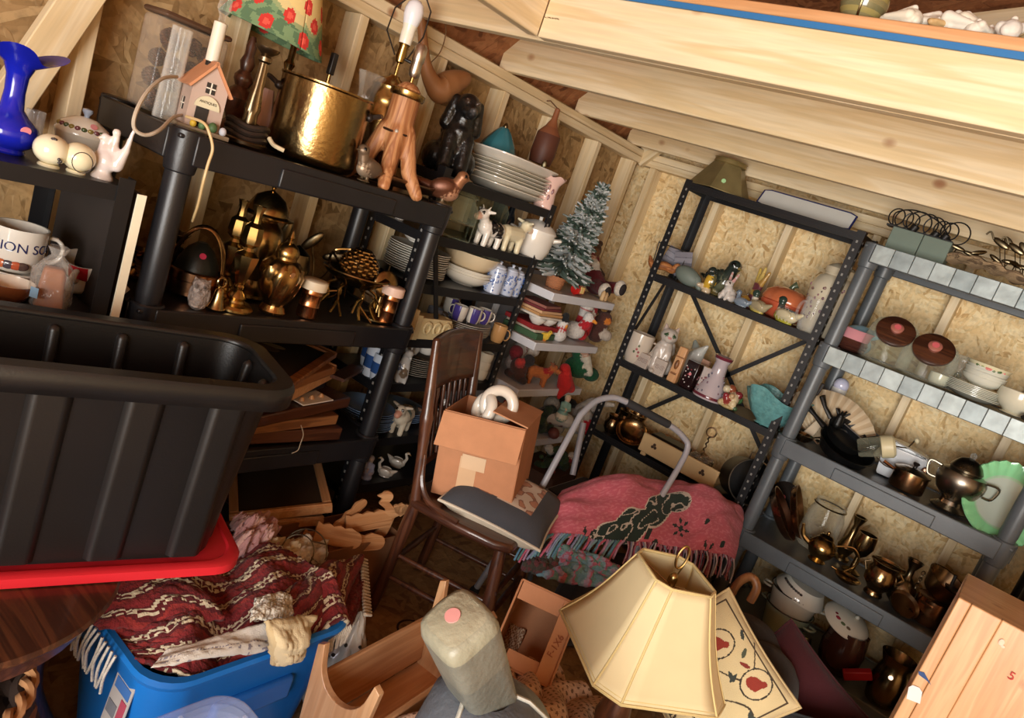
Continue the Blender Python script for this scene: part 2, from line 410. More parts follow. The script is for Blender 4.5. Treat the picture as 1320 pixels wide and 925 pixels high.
for z in (1.9335,1.9715):  # doubled top plates
    trim((XL-.0445,YF+.05,z),(XL-.0445,YB+.089,z),.089,.0375)
    trim((XL+.001,YB+.0445,z),(XR,YB+.0445,z),.089,.0375)
# knee brace by the near end of the left wall
trim((XL+.022,.70,1.30),(XL+.022,.93,1.93),.089,.038,up=(1,0,0))
# ceiling joists, running parallel to the back wall
for y in (2.46,3.08,3.64):
    o=trim((XL-.05,y,2.06),(XR,y,2.06),.038,.14)
trim((XL-.05,1.87,2.06),(XR,1.87,2.06),.038,.14)
trim((-1.535,1.829,2.06),(XR,1.829,2.06),.038,.14)  # sister board along the edge of the loft
trim((-1.555,1.81,2.06),(-1.555,YF+.05,2.06),.14,.038,up=(1,0,0))  # trimmer beside the opening
# loft deck: planks on the joists with a blue membrane strip along the edge
m=MB('#d9bd8c').box((.37,2.85,2.1555),(3.83,2.0,.023)); struct(m.build('ceiling_loft','pine'))
m=MB('#2f6ea6').box((.37,1.8085,2.137),(3.83,.004,.015)); struct(m.build('trim_blue','plastic'))
struct(board('trim_edge',(-1.545,1.818,2.1595),(XR,1.818,2.1595),.02,.027,mat='honey_x'))
# rafters of the back gable above the loft
for a,b in (((-2.2,1.98),(-1.56,2.73)),((-1.55,2.74),(0,3.17)),((0,3.17),(1.66,2.74))):
    trim((a[0],YB-.02,a[1]-.05),(b[0],YB-.02,b[1]-.05),.038,.09)
# stamped marks on the timber and boards
def mark(s,size,p,rot,col='#4a3a30'):
    vs,fs=text_mesh(s,size,.0003); m=MB(col).add(vs,fs); return m.build('lettering','paper',None,p,rot)

q=ay(1292,470,YB+.088); struct(mark('107',.05,q,(PI/2,0,0),'#8a6a40')).name='wall_mark'
q=ay(712,24,1.809); struct(mark('F202',.03,q,(PI/2,-1.4,0),'#6a5238')).name='trim_mark'
# ================================================================ light
w=bpy.data.worlds.new('world'); sc.world=w; w.use_nodes=True
bg=w.node_tree.nodes['Background']; bg.inputs[0].default_value=(.82,.9,1,1); bg.inputs[1].default_value=1.2
def area(name,loc,to,sx_,sy_,power,col):
    d=bpy.data.lights.new(name,'AREA'); d.shape='RECTANGLE'; d.size=sx_; d.size_y=sy_; d.energy=power; d.color=col
    o=bpy.data.objects.new(name,d); COL.objects.link(o); o.location=loc
    o.rotation_euler=(V(to)-V(loc)).to_track_quat('-Z','Y').to_euler(); return o
area('daylight_in_doorway',((DX0+DX1)/2,YF-.1,1.05),(.25,3,1.25),2.2,2.0,190,(1,.95,.88))
sc.view_settings.view_transform='Standard'; sc.view_settings.look='None'; sc.view_settings.gamma=1
sc.view_settings.use_curve_mapping=False; sc.view_settings.exposure=.55
cy=sc.cycles
cy.max_bounces=10; cy.diffuse_bounces=5; cy.glossy_bounces=4; cy.transmission_bounces=10; cy.transparent_max_bounces=10
cy.caustics_reflective=False; cy.caustics_refractive=False; cy.sample_clamp_indirect=6; cy.use_denoising=True
# ================================================================ shelving units
GREY='#5a6065'; BLK='#17171a'
def plastic_unit(name,label,x0,x1,y0,y1,zs,col,lip=.075,post=.032,front='x',floor=0.0,boards=None):
    """resin shelving: deep lipped trays carried by round posts; front='x' looks to +x, 'y' looks to -y"""
    t=thing(name,label,'shelving unit',((x0+x1)/2,(y0+y1)/2,0)); cx,cyy=(x0+x1)/2,(y0+y1)/2
    W,D=x1-x0,y1-y0
    for z in zs:
        m=MB(col)
        m.box((0,0,z-.012),(W-.02,D-.02,.012))
        for sx_ in (-1,1): m.box((sx_*(W/2-.012),0,z-lip/2),(.024,D-.1,lip))
        for sy_ in (-1,1): m.box((0,sy_*(D/2-.012),z-lip/2),(W-.1,.024,lip))
        # raised steps in the lip, and the corner sockets
        for sx_ in (-1,1):
            for sy_ in (-1,1):
                m.lathe([(.036,z-lip-.025),(.041,z-lip+.01),(.043,z+.002),(.039,z+.006)],16,TR((sx_*(W/2-.045),sy_*(D/2-.045),0)))
        if front == 'x':
            for sx_ in (-1,1): m.box((sx_*(W/2-.008),0,z-lip*.62),(.03,D*.42,lip*.7))
        else:
            for sy_ in (-1,1): m.box((0,sy_*(D/2-.008),z-lip*.62),(W*.42,.03,lip*.7))
        n=9
        for i in range(n): m.box((-W/2+W*(i+.5)/n,0,z-.03),(.012,D-.08,.03))
        m.build('shelf','black_plastic',t,bevel=.004)
    zz=sorted(zs); lo=0
    for sx_ in (-1,1):
        for sy_ in (-1,1):
            prev=0
            for z in zz:
                if z-lip-prev > .05:
                    m=MB(col).lathe([(post*.92,prev),(post,prev+.03),(post*.97,z-lip-.03),(post*.9,z-lip)],18,TR((sx_*(W/2-.045),sy_*(D/2-.045),0)))
                    m.build('post','black_plastic',t)
                prev=z
    return t
def angle_post(t,x,y,z1,dx,dy,col,mat='painted_steel',w=.036,holes=True):
    """slotted angle-iron upright with its corner at (x, y) and flanges towards dx, dy"""
    m=MB(col).box((x+dx*w/2,y,z1/2),(w,.0025,z1)).box((x,y+dy*w/2,z1/2),(.0025,w,z1))
    z=.04
    while holes and z < z1-.02:
        m.box((x+dx*w*.55,y-dy*.0018,z),(.008,.0012,.011),'#8e8a84'); m.box((x-dx*.0018,y+dy*w*.55,z),(.0012,.008,.011),'#8e8a84'); z += .038
    return m.build('upright',mat,t)
def steel_unit(name,label,x0,x1,y0,y1,zs,ztop,col=BLK,plain=False):
    t=thing(name,label,'shelving unit',(x0,y0,0)); W,D=x1-x0,y1-y0
    for x,dx in ((0,1),(W,-1)):
        for y,dy in ((0,1),(D,-1)): angle_post(t,x,y,ztop,dx,dy,col,holes=not (plain and dx < 0))
    for z in zs:
        m=MB(col).box((W/2,D/2,z-.004),(W-.01,D-.01,.008))
        for y in (.004,D-.004): m.box((W/2,y,z-.018),(W-.004,.004,.036)); m.box((W/2,y,z-.018),(W-.01,.009,.006)); m.box((W/2,y,z-.004),(W-.01,.009,.005)); m.box((W/2,y,z-.033),(W-.01,.009,.005))
        for x in (.004,W-.004): m.box((x,D/2,z-.018),(.004,D-.004,.036))
        m.build('shelf','painted_steel',t)
    return t
# deep black resin unit on the left wall
plastic_unit('plastic_shelving_unit','black resin shelving unit by the left wall, brass lamps and pot on top',-2.165,-1.70,.90,1.90,(.13,.537,.967,1.41),'#1d1c1f')
# grey resin unit on the back wall
GX0,GX1,GY0,GY1=-.765,.19,3.28,3.74
gu=plastic_unit('plastic_shelving_unit','grey resin shelving unit by the back wall with silvery tape along its upper shelves',GX0,GX1,GY0,GY1,(.09,.475,.935,1.375,1.825),GREY,front='y')
for z in (1.825,1.375):  # silver insulating tape stuck round the front lip
    m=MB('#c3cccb')
    nn=11
    for i in range(nn):
        x=-.42+.84*(i+.5)/nn; m.box((x,GY0-(GY0+GY1)/2-.013+random.uniform(-.001,.001),z-.036),(.84/nn*.985,.006,.074),('#aab3b2','#98a2a3','#a2abab')[i % 3])
    m.build('foil_tape','foil',gu,bevel=.002)['label']='silver foil tape along the shelf lip'
# dark unit at the far right edge
plastic_unit('plastic_shelving_unit','black resin shelving unit cut off by the right edge, holding a stack of magazines',.25,1.1,3.30,3.74,(.09,.50,.96,1.40),'#1b1b1d',front='y')
# slotted black steel unit on the back wall
SX0,SX1,SY0,SY1=-1.69,-.80,3.42,3.70
su=steel_unit('steel_shelving_unit','black slotted steel shelving unit with cross braces on the back wall',SX0,SX1,SY0,SY1,(.10,.51,.912,1.385,1.865),1.875)
W_,D_=SX1-SX0,SY1-SY0
for (a,b) in (((.09,1.385),(.85,.70)),((.82,1.38),(.07,.58))):
    q0=V((a[0],D_+.012,a[1])); q1=V((b[0],D_+.012,b[1])); L_=(q1-q0).length
    m=MB(BLK).box((0,0,L_/2),(.004,.022,L_),T=along(q0,q1) @ TR(rot=(0,0,90 if a[0] == 0 else 90)))
    m.build('cross_brace','painted_steel',su)
m=MB(BLK).tube([(-.004,.03,.93),(-.004,D_-.03,1.40)],.008,6); m.build('side_brace','painted_steel',su)
# narrow black rack between the resin unit and the corner
RX0,RX1,RY0,RY1=-2.16,-1.85,1.935,2.665
RZ=(.24,.45,.69,.88,1.10,1.29,1.508)
ru=steel_unit('steel_shelving_unit','narrow black rack of seven close shelves stacked with plates and mugs',RX0,RX1,RY0,RY1,RZ,1.535)
m=MB(BLK).box((0,0,0),(.006,.02,.62),T=TR((RX1-RX0+.005,.13,1.12),(25,0,0))); m.build('side_brace','painted_steel',ru)
# leftmost black unit
LX0,LX1,LY0,LY1=-2.16,-1.72,-.12,.84
lu=steel_unit('steel_shelving_unit','black shelving unit at the left edge holding the blue vase and soup mugs',LX0,LX1,LY0,LY1,(.10,.50,.925,1.25),1.27,plain=True)
# pale board standing on edge between the two left units
solo(MB('#2e2622').box((0,0,.61),(.40,.016,1.22)).box((.203,0,.61),(.006,.020,1.22),'#efe4c9'),'white_board','paper','thin dark board with a cream edge standing upright between the two black left units','board',(-1.925,.862,.02))
# white shelves in the corner
WX1,WY0,WY1,WZ=-1.75,2.735,3.31,(1.175,.935,.70,.42)
t=thing('corner_shelf','low white shelf unit in the corner crowded with Christmas figures','shelf unit',(XL,WY0,0))
for z in WZ: MB('#cfd0d6').box(((WX1-XL)/2,(WY1-WY0)/2,z-.019),(WX1-XL-.004,WY1-WY0,.038)).build('shelf','plastic',t,bevel=.003)
MB('#8f8f92').box((.012,(WY1-WY0)/2,.6),(.014,WY1-WY0-.02,1.19)).build('back_panel','plastic',t)
for y in (.06,WY1-WY0-.06): MB('#cfd0d6').box((.09,y,.575),(.022,.022,1.15)).build('upright','plastic',t)
# ================================================================ makers shared by the small things
def face_cam(loc): d=CAM-V(loc); return math.atan2(d.y,d.x)+PI/2  # turns a thing's -y side to the lens
def xface(loc,deg=0): d=CAM-V(loc); return math.atan2(d.y,d.x)+R(deg)  # turns its +x side to the lens
def pot(mb,prof,r,h,seg=28,col=None,T=None,fn=None): return mb.lathe(pr(prof,r,h),seg,T,col,fn)
def fig(name,mat,label,cat,loc,rz,nodes,s,group=None,vox=None,smooth=2,parent=None):
    """a modelled figure: lumps and tapered limbs melted into one skin"""
    m=MB()
    for n in nodes:
        if n[0] == 'c': m.cap(V(n[1])*s,V(n[2])*s,n[3]*s,n[4]*s,n[5])
        elif n[0] == 'e': m.ell(V(n[1])*s,V(n[2])*s,n[3],T=(TR(rot=n[4]) if len(n) > 4 else None))
    o=m.build(name,mat,parent,None if parent else loc,remesh=vox or s/34,smooth=smooth)
    if parent: return o
    o.rotation_euler=(0,0,rz); return tag(o,label,cat,group)
def c_(p0,p1,r0,r1,col): return ('c',p0,p1,r0,r1,col)
def e_(c,r,col,rot=None): return ('e',c,(r,r,r) if isinstance(r,(int,float)) else r,col) + ((rot,) if rot else ())
def bird(body,belly=None,head=None,beak='#c9a13a',wing=None,tail=1):
    belly=belly or body; head=head or body; wing=wing or body
    n=[e_((0,0,.42),(.42,.26,.28),body,(0,-18,0)),e_((.14,0,.36),(.28,.22,.24),belly),c_((.26,0,.5),(.36,0,.8),.17,.15,head),e_((.38,0,.83),.17,head),
         c_((.5,0,.83),(.66,0,.8),.05,.02,beak),c_((-.34,0,.36),(-.34-.42*tail,0,.28+.1*tail),.14,.05,wing),e_((-.05,.2,.46),(.3,.09,.18),wing,(0,-18,0)),e_((-.05,-.2,.46),(.3,.09,.18),wing,(0,-18,0)),
         c_((.05,.09,.2),(.06,.1,.04),.05,.05,beak),c_((.05,-.09,.2),(.06,-.1,.04),.05,.05,beak),e_((.08,0,.03),(.22,.18,.04),beak),e_((.46,.13,.88),.03,'#111111'),e_((.46,-.13,.88),.03,'#111111')]
    return n
def duck(body,head,beak='#d89a3c',belly=None,ring=None):
    belly=belly or body
    n=[e_((0,0,.3),(.55,.3,.28),body),e_((.1,0,.2),(.45,.28,.2),belly),c_((.36,0,.4),(.42,0,.72),.15,.13,ring or head),e_((.45,0,.8),(.19,.17,.18),head),c_((.58,0,.77),(.78,0,.72),.07,.05,beak),c_((-.42,0,.36),(-.72,0,.52),.16,.06,body),
         e_((-.05,.24,.34),(.36,.09,.17),body),e_((-.05,-.24,.34),(.36,.09,.17),body),e_((0,0,.04),(.4,.24,.05),belly),e_((.53,.13,.86),.03,'#111111'),e_((.53,-.13,.86),.03,'#111111')]
    return n
def quad(body,spot=None,head=None,snout=None,ear=None,horn=None,hoof=None,longneck=.0):
    head=head or body; ear=ear or body; snout=snout or head; hoof=hoof or body
    n=[c_((-.36,0,.52),(.24,0,.54),.25,.24,body)]
    for x in (-.38,.24):
        for y in (-.14,.14): n.append(c_((x,y,.42),(x+.01,y,.1),.11,.085,body)); n.append(c_((x+.01,y,.1),(x+.02,y,.05),.09,.09,hoof))
    n += [c_((.3,0,.62),(.46+longneck*.2,0,.82+longneck),.16,.14,body),e_((.5+longneck*.2,0,.86+longneck),(.2,.17,.17),head),c_((.6+longneck*.2,0,.82+longneck),(.74+longneck*.2,0,.76+longneck),.12,.11,snout),
          c_((.44+longneck*.2,.12,.96+longneck),(.38+longneck*.2,.3,1.0+longneck),.06,.04,ear),c_((.44+longneck*.2,-.12,.96+longneck),(.38+longneck*.2,-.3,1.0+longneck),.06,.04,ear),c_((-.56,0,.6),(-.66,.03,.3),.035,.04,spot or body),
          e_((.64+longneck*.2,.11,.93+longneck),.03,'#14100e'),e_((.64+longneck*.2,-.11,.93+longneck),.03,'#14100e')]
    if spot:
        for p,r in (((-.2,-.2,.6),.13),((.1,-.22,.48),.1),((-.4,-.18,.45),.1),((.05,.2,.62),.12),((-.25,.2,.5),.12),((.45,-.13,.95),.07),((-.1,0,.75),.09),((.2,-.13,.3),.06)): n.append(e_(p,r,spot))
    if horn: n += [c_((.46,.06,1.0),(.46,.16,1.14),.035,.02,horn),c_((.46,-.06,1.0),(.46,-.16,1.14),.035,.02,horn)]
    return n
def sitcat(col,ear=None,paw=None,tail=True):
    ear=ear or col; paw=paw or col
    return [c_((-.05,0,.2),(.02,0,.5),.26,.19,col),c_((.02,0,.5),(.05,0,.66),.17,.13,col),e_((.08,0,.8),(.19,.18,.16),col),e_((.2,0,.75),(.09,.1,.08),col),c_((.04,.1,.9),(.02,.14,1.02),.07,.015,ear),c_((.04,-.1,.9),(.02,-.14,1.02),.07,.015,ear),
            c_((.12,.1,.45),(.2,.1,.05),.08,.07,col),c_((.12,-.1,.45),(.2,-.1,.05),.08,.07,col),e_((.25,.1,.05),(.11,.07,.05),paw),e_((.25,-.1,.05),(.11,.07,.05),paw),e_((-.06,.2,.16),(.24,.12,.17),col),e_((-.06,-.2,.16),(.24,.12,.17),col),
            e_((.245,.08,.83),.025,'#2b4a2b'),e_((.245,-.08,.83),.025,'#2b4a2b'),e_((.285,0,.78),.02,'#c58a86')] + ([c_((-.25,.1,.1),(-.32,.25,.09),.07,.06,col),c_((-.32,.25,.09),(-.15,.36,.08),.06,.05,col)] if tail else [])
def rabbit(col,inner='#d9aaa2'):
    return [e_((-.08,0,.25),(.3,.24,.25),col),c_((.05,0,.35),(.14,0,.52),.17,.14,col),e_((.17,0,.58),(.18,.15,.15),col),e_((.3,0,.55),(.08,.09,.07),col),c_((.1,.07,.68),(.02,.13,1.0),.06,.04,col),c_((.1,-.07,.68),(.02,-.13,1.0),.06,.04,col),
            c_((.14,.07,.72),(.06,.125,.95),.04,.025,inner),c_((.14,-.07,.72),(.06,-.125,.95),.04,.025,inner),c_((.15,.1,.3),(.24,.11,.05),.07,.06,col),c_((.15,-.1,.3),(.24,-.11,.05),.07,.06,col),e_((-.02,.2,.14),(.24,.1,.14),col),e_((-.02,-.2,.14),(.24,.1,.14),col),e_((-.38,0,.2),.1,'#f2efe8'),
            e_((.3,.1,.64),.025,'#1a1210'),e_((.3,-.1,.64),.025,'#1a1210')]
def person_fig(robe,skin='#e2b79a',hair='#5c3b26',hat=None,trim='#f3efe6',arms=True):
    n=[c_((0,0,.08),(0,0,.5),.24,.14,robe),c_((0,0,.5),(0,0,.64),.15,.1,robe),e_((.01,0,.78),(.12,.11,.13),skin),e_((-.03,0,.82),(.125,.125,.12),hair),e_((0,0,.05),(.25,.25,.06),trim),e_((.14,0,.77),.025,skin)]
    if arms: n += [c_((.02,.14,.58),(.14,.17,.4),.07,.055,robe),c_((.02,-.14,.58),(.14,-.17,.4),.07,.055,robe),c_((.14,.17,.4),(.2,.06,.4),.055,.05,robe),c_((.14,-.17,.4),(.2,-.06,.4),.055,.05,robe),e_((.21,.0,.4),.05,skin)]
    if hat: n += [e_((0,0,.89),(.14,.14,.04),trim),c_((0,0,.9),(-.06,0,1.06),.11,.03,hat),e_((-.09,0,1.06),.05,trim)]
    return n
CUPP=[(.0,0),(.72,0),(.78,.03),(.97,.3),(1,.7),(1,1),(.93,.995),(.92,.3),(.7,.08),(0,.07)]
def mug(name,label,loc,r,h,col,rz,group=None,bands=None,inner=None,tip=None,text=None,tcol='#2a2a55',handle=True,prof=None,mat='ceramic',cat='mug',hcol=None):
    t=thing(name,label,cat,loc,rz,group)
    if tip: t.rotation_euler=tuple(R(a) for a in tip)
    m=MB(col); P=[]
    for a,b in (prof or CUPP): P.append((a*r,b*h))
    body=m.lathe(P,28)
    if bands:
        n=28; k=0
        for i in range(len(P)-1):
            zc=(P[i][1]+P[i+1][1])/2/h
            for j in range(n):
                c=bands(j/n,zc,i)
                if c: m.c[i*n+j]=hx(c)
    if inner: pass
    if text:
        for (s,size,zz,a) in text: lettering(m,s,size,TR((0,0,zz*h)),tcol,(r*1.0,R(a)))
    m.build('body',mat,t)
    if handle:
        m=MB(hcol or col); a0=0
        m.tube([(r*.95,0,h*.82),(r*1.3,0,h*.86),(r*1.58,0,h*.68),(r*1.58,0,h*.44),(r*1.3,0,h*.24),(r*.92,0,h*.26)],r*.11,8,flat=1.5)
        m.build('handle',mat,t,sub=1)
    return t
def lidknob(t,r,z,h,col,mat,kcol=None,kr=.18):
    """domed lid with a knob as its own part"""
    l=MB(col).lathe([(0,z),(r*1.04,z),(r*1.04,z+h*.14),(r*.8,z+h*.55),(r*.3,z+h*.85),(0,z+h*.9)],28).build('lid',mat,t)
    MB(kcol or col).lathe([(r*kr*.5,z+h*.85),(r*kr*.45,z+h*1.1),(r*kr,z+h*1.35),(r*kr*.8,z+h*1.6),(0,z+h*1.68)],16).build('knob',mat,l)
    return l
PLATE=[(0,.0),(.55,0),(.6,.12),(.68,.3),(1,1),(1,1.12),(.66,.5),(.55,.22),(0,.2)]
def plates(n,loc,r,dz,name,label,group,col='#e9e5da',cat='plate',jit=.004,prof=PLATE,th=.018,rimcol=None,oval=1,rz=0,mat='ceramic'):
    P=[(a*r,b*th) for a,b in prof]
    if rimcol: P=[(p[0],p[1],rimcol) if .9 < a[0] else p for p,a in zip(P,prof)]
    m=MB(col).lathe(P,36,TR(s=(1,oval,1))); o=None; out=[]
    for i in range(n):
        L_=V(loc)+V((random.uniform(-jit,jit),random.uniform(-jit,jit),i*dz))
        if o is None: o=solo(m,name,mat,label,cat,L_,rz,group if n > 1 else None); out.append(o)
        else:
            c=o.copy(); COL.objects.link(c); c.location=L_; c.rotation_euler=(0,0,rz+random.uniform(-.03,.03)); out.append(c)
    return out
BOWL=[(0,0),(.45,0),(.47,.06),(.6,.14),(.9,.6),(1,1),(.95,1),(.85,.62),(.55,.2),(0,.14)]
def sticker(m,c,r=.009,col='#e58a92',nrm=(0,-1,0)): m.disc(c,r,col,nrm)
# ================================================================ leftmost unit
L,h,m_=st(17,130,1.25,x=-1.86,top=(31,66))
t=thing('ruffled_vase','tall cobalt blue glass vase with a ruffled flared rim and pink sticker','vase',L,face_cam(L))
def ruf(r,z,a):
    k=max(0,(z/h-.86)/.14); return r*(1+.28*k*sin(3*a+.6)),z+h*.07*k*sin(3*a+.2)
Rv=35*m_
MB('#1620a8').lathe(pr([(.62,0),(.66,.02),(.6,.05),(.85,.1),(1,.2),(.93,.29),(.6,.37),(.38,.44),(.33,.6),(.36,.76),(.5,.86),(.9,.94),(1.2,1),(1.14,.995),(.82,.93),(.42,.85),(.28,.76),(.25,.5),(0,.45)],Rv,h),48,fn=ruf).build('body','ceramic',t)
MB('#e88f98').disc((0,0,0),.011,'#e88f98').build('price_sticker','paper',t,(Rv*.52,-Rv*.78,h*.27),(20,0,30))
L,h,m_=st(66,195,1.25,x=-1.78,top=(70,172))
mb=MB('#e9dfbf'); r=21*m_
mb.lathe([(r*.6,0),(r*.62,r*.1),(r*.5,r*.2)],24).ell((0,0,r*1.05),(r,r,r*.92),seg=28,rings=16)
for a,z in ((.5,.7),(.62,.6),(.55,.5),(-.1,1.75),(.05,1.78),(.2,1.76)): mb.ell((r*.97*sin(a)*(1 if z < 1.5 else .6),-r*.97*cos(a)*(1 if z < 1.5 else .62),r*z),r*.1,'#3a3536',seg=8,rings=5)
solo(mb,'round_jar','ceramic','small round cream pottery jar with a black flower, nearest the blue vase','jar',L,face_cam(L))
L,h,m_=st(102,200,1.25,x=-1.77,top=(104,180))
r=20*m_; t=thing('oval_mouth_jar','small round cream jar lying with its black-ringed mouth outward','jar',L,face_cam(L))
MB('#e6dcba').lathe([(r*.55,0),(r*.58,r*.1),(r*.5,r*.2)],24).ell((0,0,r*1.05),(r,r,r*.9),seg=28,rings=16).build('body','ceramic',t)
ring=[V((.55*r*cos(a)+.25*r,-r*.78-.0*r,r*1.15+.62*r*sin(a))) for a in [2*PI*i/24 for i in range(24)]]
ring=[V((p.x,-math.sqrt(max(.01,r*r*.98-(p.x)**2-((p.z-1.05*r)*1.08)**2)),p.z)) for p in ring]
MB('#3a3230').tube(ring,r*.03,6,closed=True).build('ring','ceramic',t)
L,h,m_=st(106,180,1.25,x=-1.98,top=(112,142))
t=thing('casserole_dish','white oval covered dish with painted flowers and blue-grey knob','dish',L,face_cam(L)); r=32*m_
S_=TR(s=(1,.75,1))
MB('#d9d4c6').lathe(pr(BOWL,r,h*.5),32,S_).build('base','ceramic',t)
mb=MB('#d9d4c6').lathe([(0,h*.5),(r*1.02,h*.5),(r*1.02,h*.54),(r*.85,h*.7),(r*.4,h*.84),(0,h*.87)],32,S_)
for a in range(-70,75,14): mb.ell((r*.9*sin(R(a)),-r*.68*cos(R(a)),h*.635),(.007,.004,.006),('#4c5a38','#6f3d44','#8a7a3c')[a % 3],seg=8,rings=5)
mb.disc((r*.3,-r*.56,h*.74),.008,'#d88f92',(.2,-.6,.7))
l_=mb.build('lid','ceramic',t)
MB('#8d9bb0').lathe([(r*.1,h*.84),(r*.1,h*.9),(r*.2,h*.97),(r*.18,h*1.02),(0,h*1.04)],16).build('knob','ceramic',l_)
L,h,m_=st(136,205,1.25,x=-1.775,top=(146,160))
nod=[c_((0,0,.02),(0,0,.12),.2,.14,'#cfc4bd'),e_((0,0,.32),(.22,.19,.22),'#d3c8c4'),c_((-.05,-.05,.45),(-.06,-.03,.66),.09,.07,'#cdbfb9'),e_((-.05,-.05,.72),.08,'#d9cfc9'),c_((.1,0,.4),(.1,.02,.8),.09,.06,'#cbbcb4'),e_((.1,0,.86),.075,'#dcd2ca'),
       c_((.2,.03,.3),(.3,.05,.62),.12,.07,'#d7cdc9'),c_((.3,.05,.62),(.36,.05,1.0),.06,.03,'#d9d0cb'),c_((-.1,-.1,.7),(-.17,-.12,.68),.03,.015,'#b89a76')]
fig('dove_figurine','ceramic','pearly porcelain pair of doves with raised wings at the shelf end','figurine',L,RIGHT,nod,h*1.02)
L,h,m_=st(44,160,1.25,x=-2.1,top=(46,142))
solo(MB('#eeeeee').lathe(pr([(0,0),(.8,0),(1,.3),(1,1),(.92,1),(.9,.2),(0,.1)],11*m_,h),20),'cut_glass_tumbler','glass','small clear cut glass tumbler behind the blue vase','glass',L)
# soup mugs on the shelf below
def soup(lab,txt,u,v,top,x,z=.927,wpx=31):
    L,h,m_=st(u,v,z,x=x,top=top)
    def bands(a,z,i):
        if 1 < i < 5 and .12 < z < .32: return ('#b9573a','#e4ddcd','#6b4a3a','#dcd5c6','#b9573a','#3f3a44','#e4ddcd')[int(a*56) % 7]
    return mug('soup_mug',lab,L,wpx*m_,h,'#dfdad0',face_cam(L)+R(8),bands=None,text=[(txt,h*.26,.62,0)],tcol='#2b2f5e'),L,h,m_
t,L,h,m_=soup('wide white soup mug lettered MUSHROOM SOUP, under the onion soup mug','MUSHROOM SOUP',12,372,(14,345),-1.90)
zt=L.z+h
for i,a in enumerate((-40,-25,-10,5)):
    MB(('#b5563a','#4a4550','#a86a4a','#54423e')[i]).ell((0,0,0),(.013,.004,.009)).build('painted_vegetable','ceramic',t,(31*m_*sin(R(a)),-31*m_*cos(R(a)),h*.25),(0,0,a))
L2,h2,m2=st(22,322,zt+.001,x=-1.90,top=(24,290))
t=mug('soup_mug','wide white soup mug lettered ONION SOUP, stacked on the mushroom soup mug',V((L.x,L.y,zt+.001)),32*m2,h2,'#dfdad0',face_cam(L)+R(8),text=[('ONION SOUP',h2*.30,.60,4)],tcol='#2b2f5e')
for i,a in enumerate((-35,-20,-5,8)):
    MB(('#c2693f','#4a4550','#b5563a','#54423e')[i]).ell((0,0,0),(.014,.004,.01)).build('painted_vegetable','ceramic',t,(32*m2*sin(R(a)),-32*m2*cos(R(a)),h2*.2),(0,0,a))
L,h,m_=st(8,388,.927,x=-1.80,top=(8,362))
solo(MB('#7d4526').lathe([(a*30*m_,b*h) + (('#ece2d3',) if i > 5 else ()) for i,(a,b) in enumerate(BOWL)],32),'glazed_bowl','ceramic','brown glazed bowl with white inside in front of the soup mugs','bowl',L)
L,h,m_=st(62,390,.927,x=-1.785,top=(74,318))
t=thing('bagged_candle','lump of brown wax tied in a clear plastic bag','bag',L,face_cam(L))
MB('#a8683f').box((0,0,h*.33),(34*m_,26*m_,h*.66),top=.7).build('wax_lump','bisque',t,bevel=.008,seg=3)
MB('#f2ede6').lathe(pr([(.9,0),(1,.1),(.95,.6),(.6,.75),(.3,.86),(.5,1)],24*m_,h),20,fn=lambda r,z,a: (r*(1+.09*sin(5*a+z*60)),z)).build('clear_bag','bag',t)
MB('#8fb3d0').box((0,0,0),(.018,.001,.024)).build('label','paper',t,(-.03,-.055,h*.3),(0,0,-30))
def redband(a,z,i): return '#a8232a' if (1 <= i < 5 and (.55 < a < .74 or .9 < a or a < .05)) else None
L,h,m_=st(90,385,.927,x=-1.93,top=(93,352))
mug('soup_mug','white mug with red patches, under the tilted one beside the brown bag',L,24*m_,h,'#d8d2c8',face_cam(L)+R(-20),bands=redband)
mug('soup_mug','white mug with red patches tipped sideways on top of another',V((L.x+.005,L.y+.02,L.z+h+.0)),26*m_,h*1.12,'#e2ddd4',0,bands=redband,tip=(0,16,-40))
# ================================================================ top of the black resin unit
ZT=1.412
L,h,m_=st(228,100,ZT,x=-2.06,top=(240,42))
t=thing('pinecone_jar','square brown-lidded clear jar full of pine cones against the wall','jar',L,R(6))
w=92*m_; hh=ax(248,28,-2.06).z-ZT
mb=MB('#e9dccb')
mb.box((0,0,hh*.47),(.10,w,hh*.94)); mb.build('jar','clear_plastic',t,bevel=.012)
MB('#5e4636').box((0,0,hh*.97),(.11,w*1.02,hh*.06)).build('lid','plastic',t,bevel=.01)
pc=MB('#4a3028')
for i in range(9):
    z=i/9
    for j in range(7): pc.ell((.017*sin(PI*(z*.85+.12))*cos(j*.9+i*.45),.017*sin(PI*(z*.85+.12))*sin(j*.9+i*.45),.004+z*.045),(.008,.008,.004),('#4a3028','#5a3c30','#3c2722')[(i+j) % 3],seg=6,rings=4)
pcm=None
for i in range(16):
    q=V((random.uniform(-.025,.025),-w*.34+w*.68*((i % 4)/3.),.01+(i//4)*hh*.21)); q=Matrix.Translation(L) @ Matrix.Rotation(R(6),4,'Z') @ q
    if pcm is None: pcm=solo(pc,'pine_cone','bisque','brown pine cone inside the square jar by the wall','pine cone',q,0,'pine cones in the square jar')
    else:
        c=pcm.copy(); COL.objects.link(c); c.location=q; c.rotation_euler=(random.uniform(-1,1),random.uniform(-1,1),random.uniform(0,6))
L,h,m_=st(224,90,ZT,x=-1.88,top=(238,37))
solo(MB('#f4f4f0').lathe([(13*m_,0),(13.5*m_,.004),(12.5*m_,h*.5),(12.5*m_,h),(11.6*m_,h),(11.6*m_,h*.5),(12.4*m_,0)],28),'lamp_chimney','glass','clear glass lamp chimney standing beside the little house','lamp chimney',L)
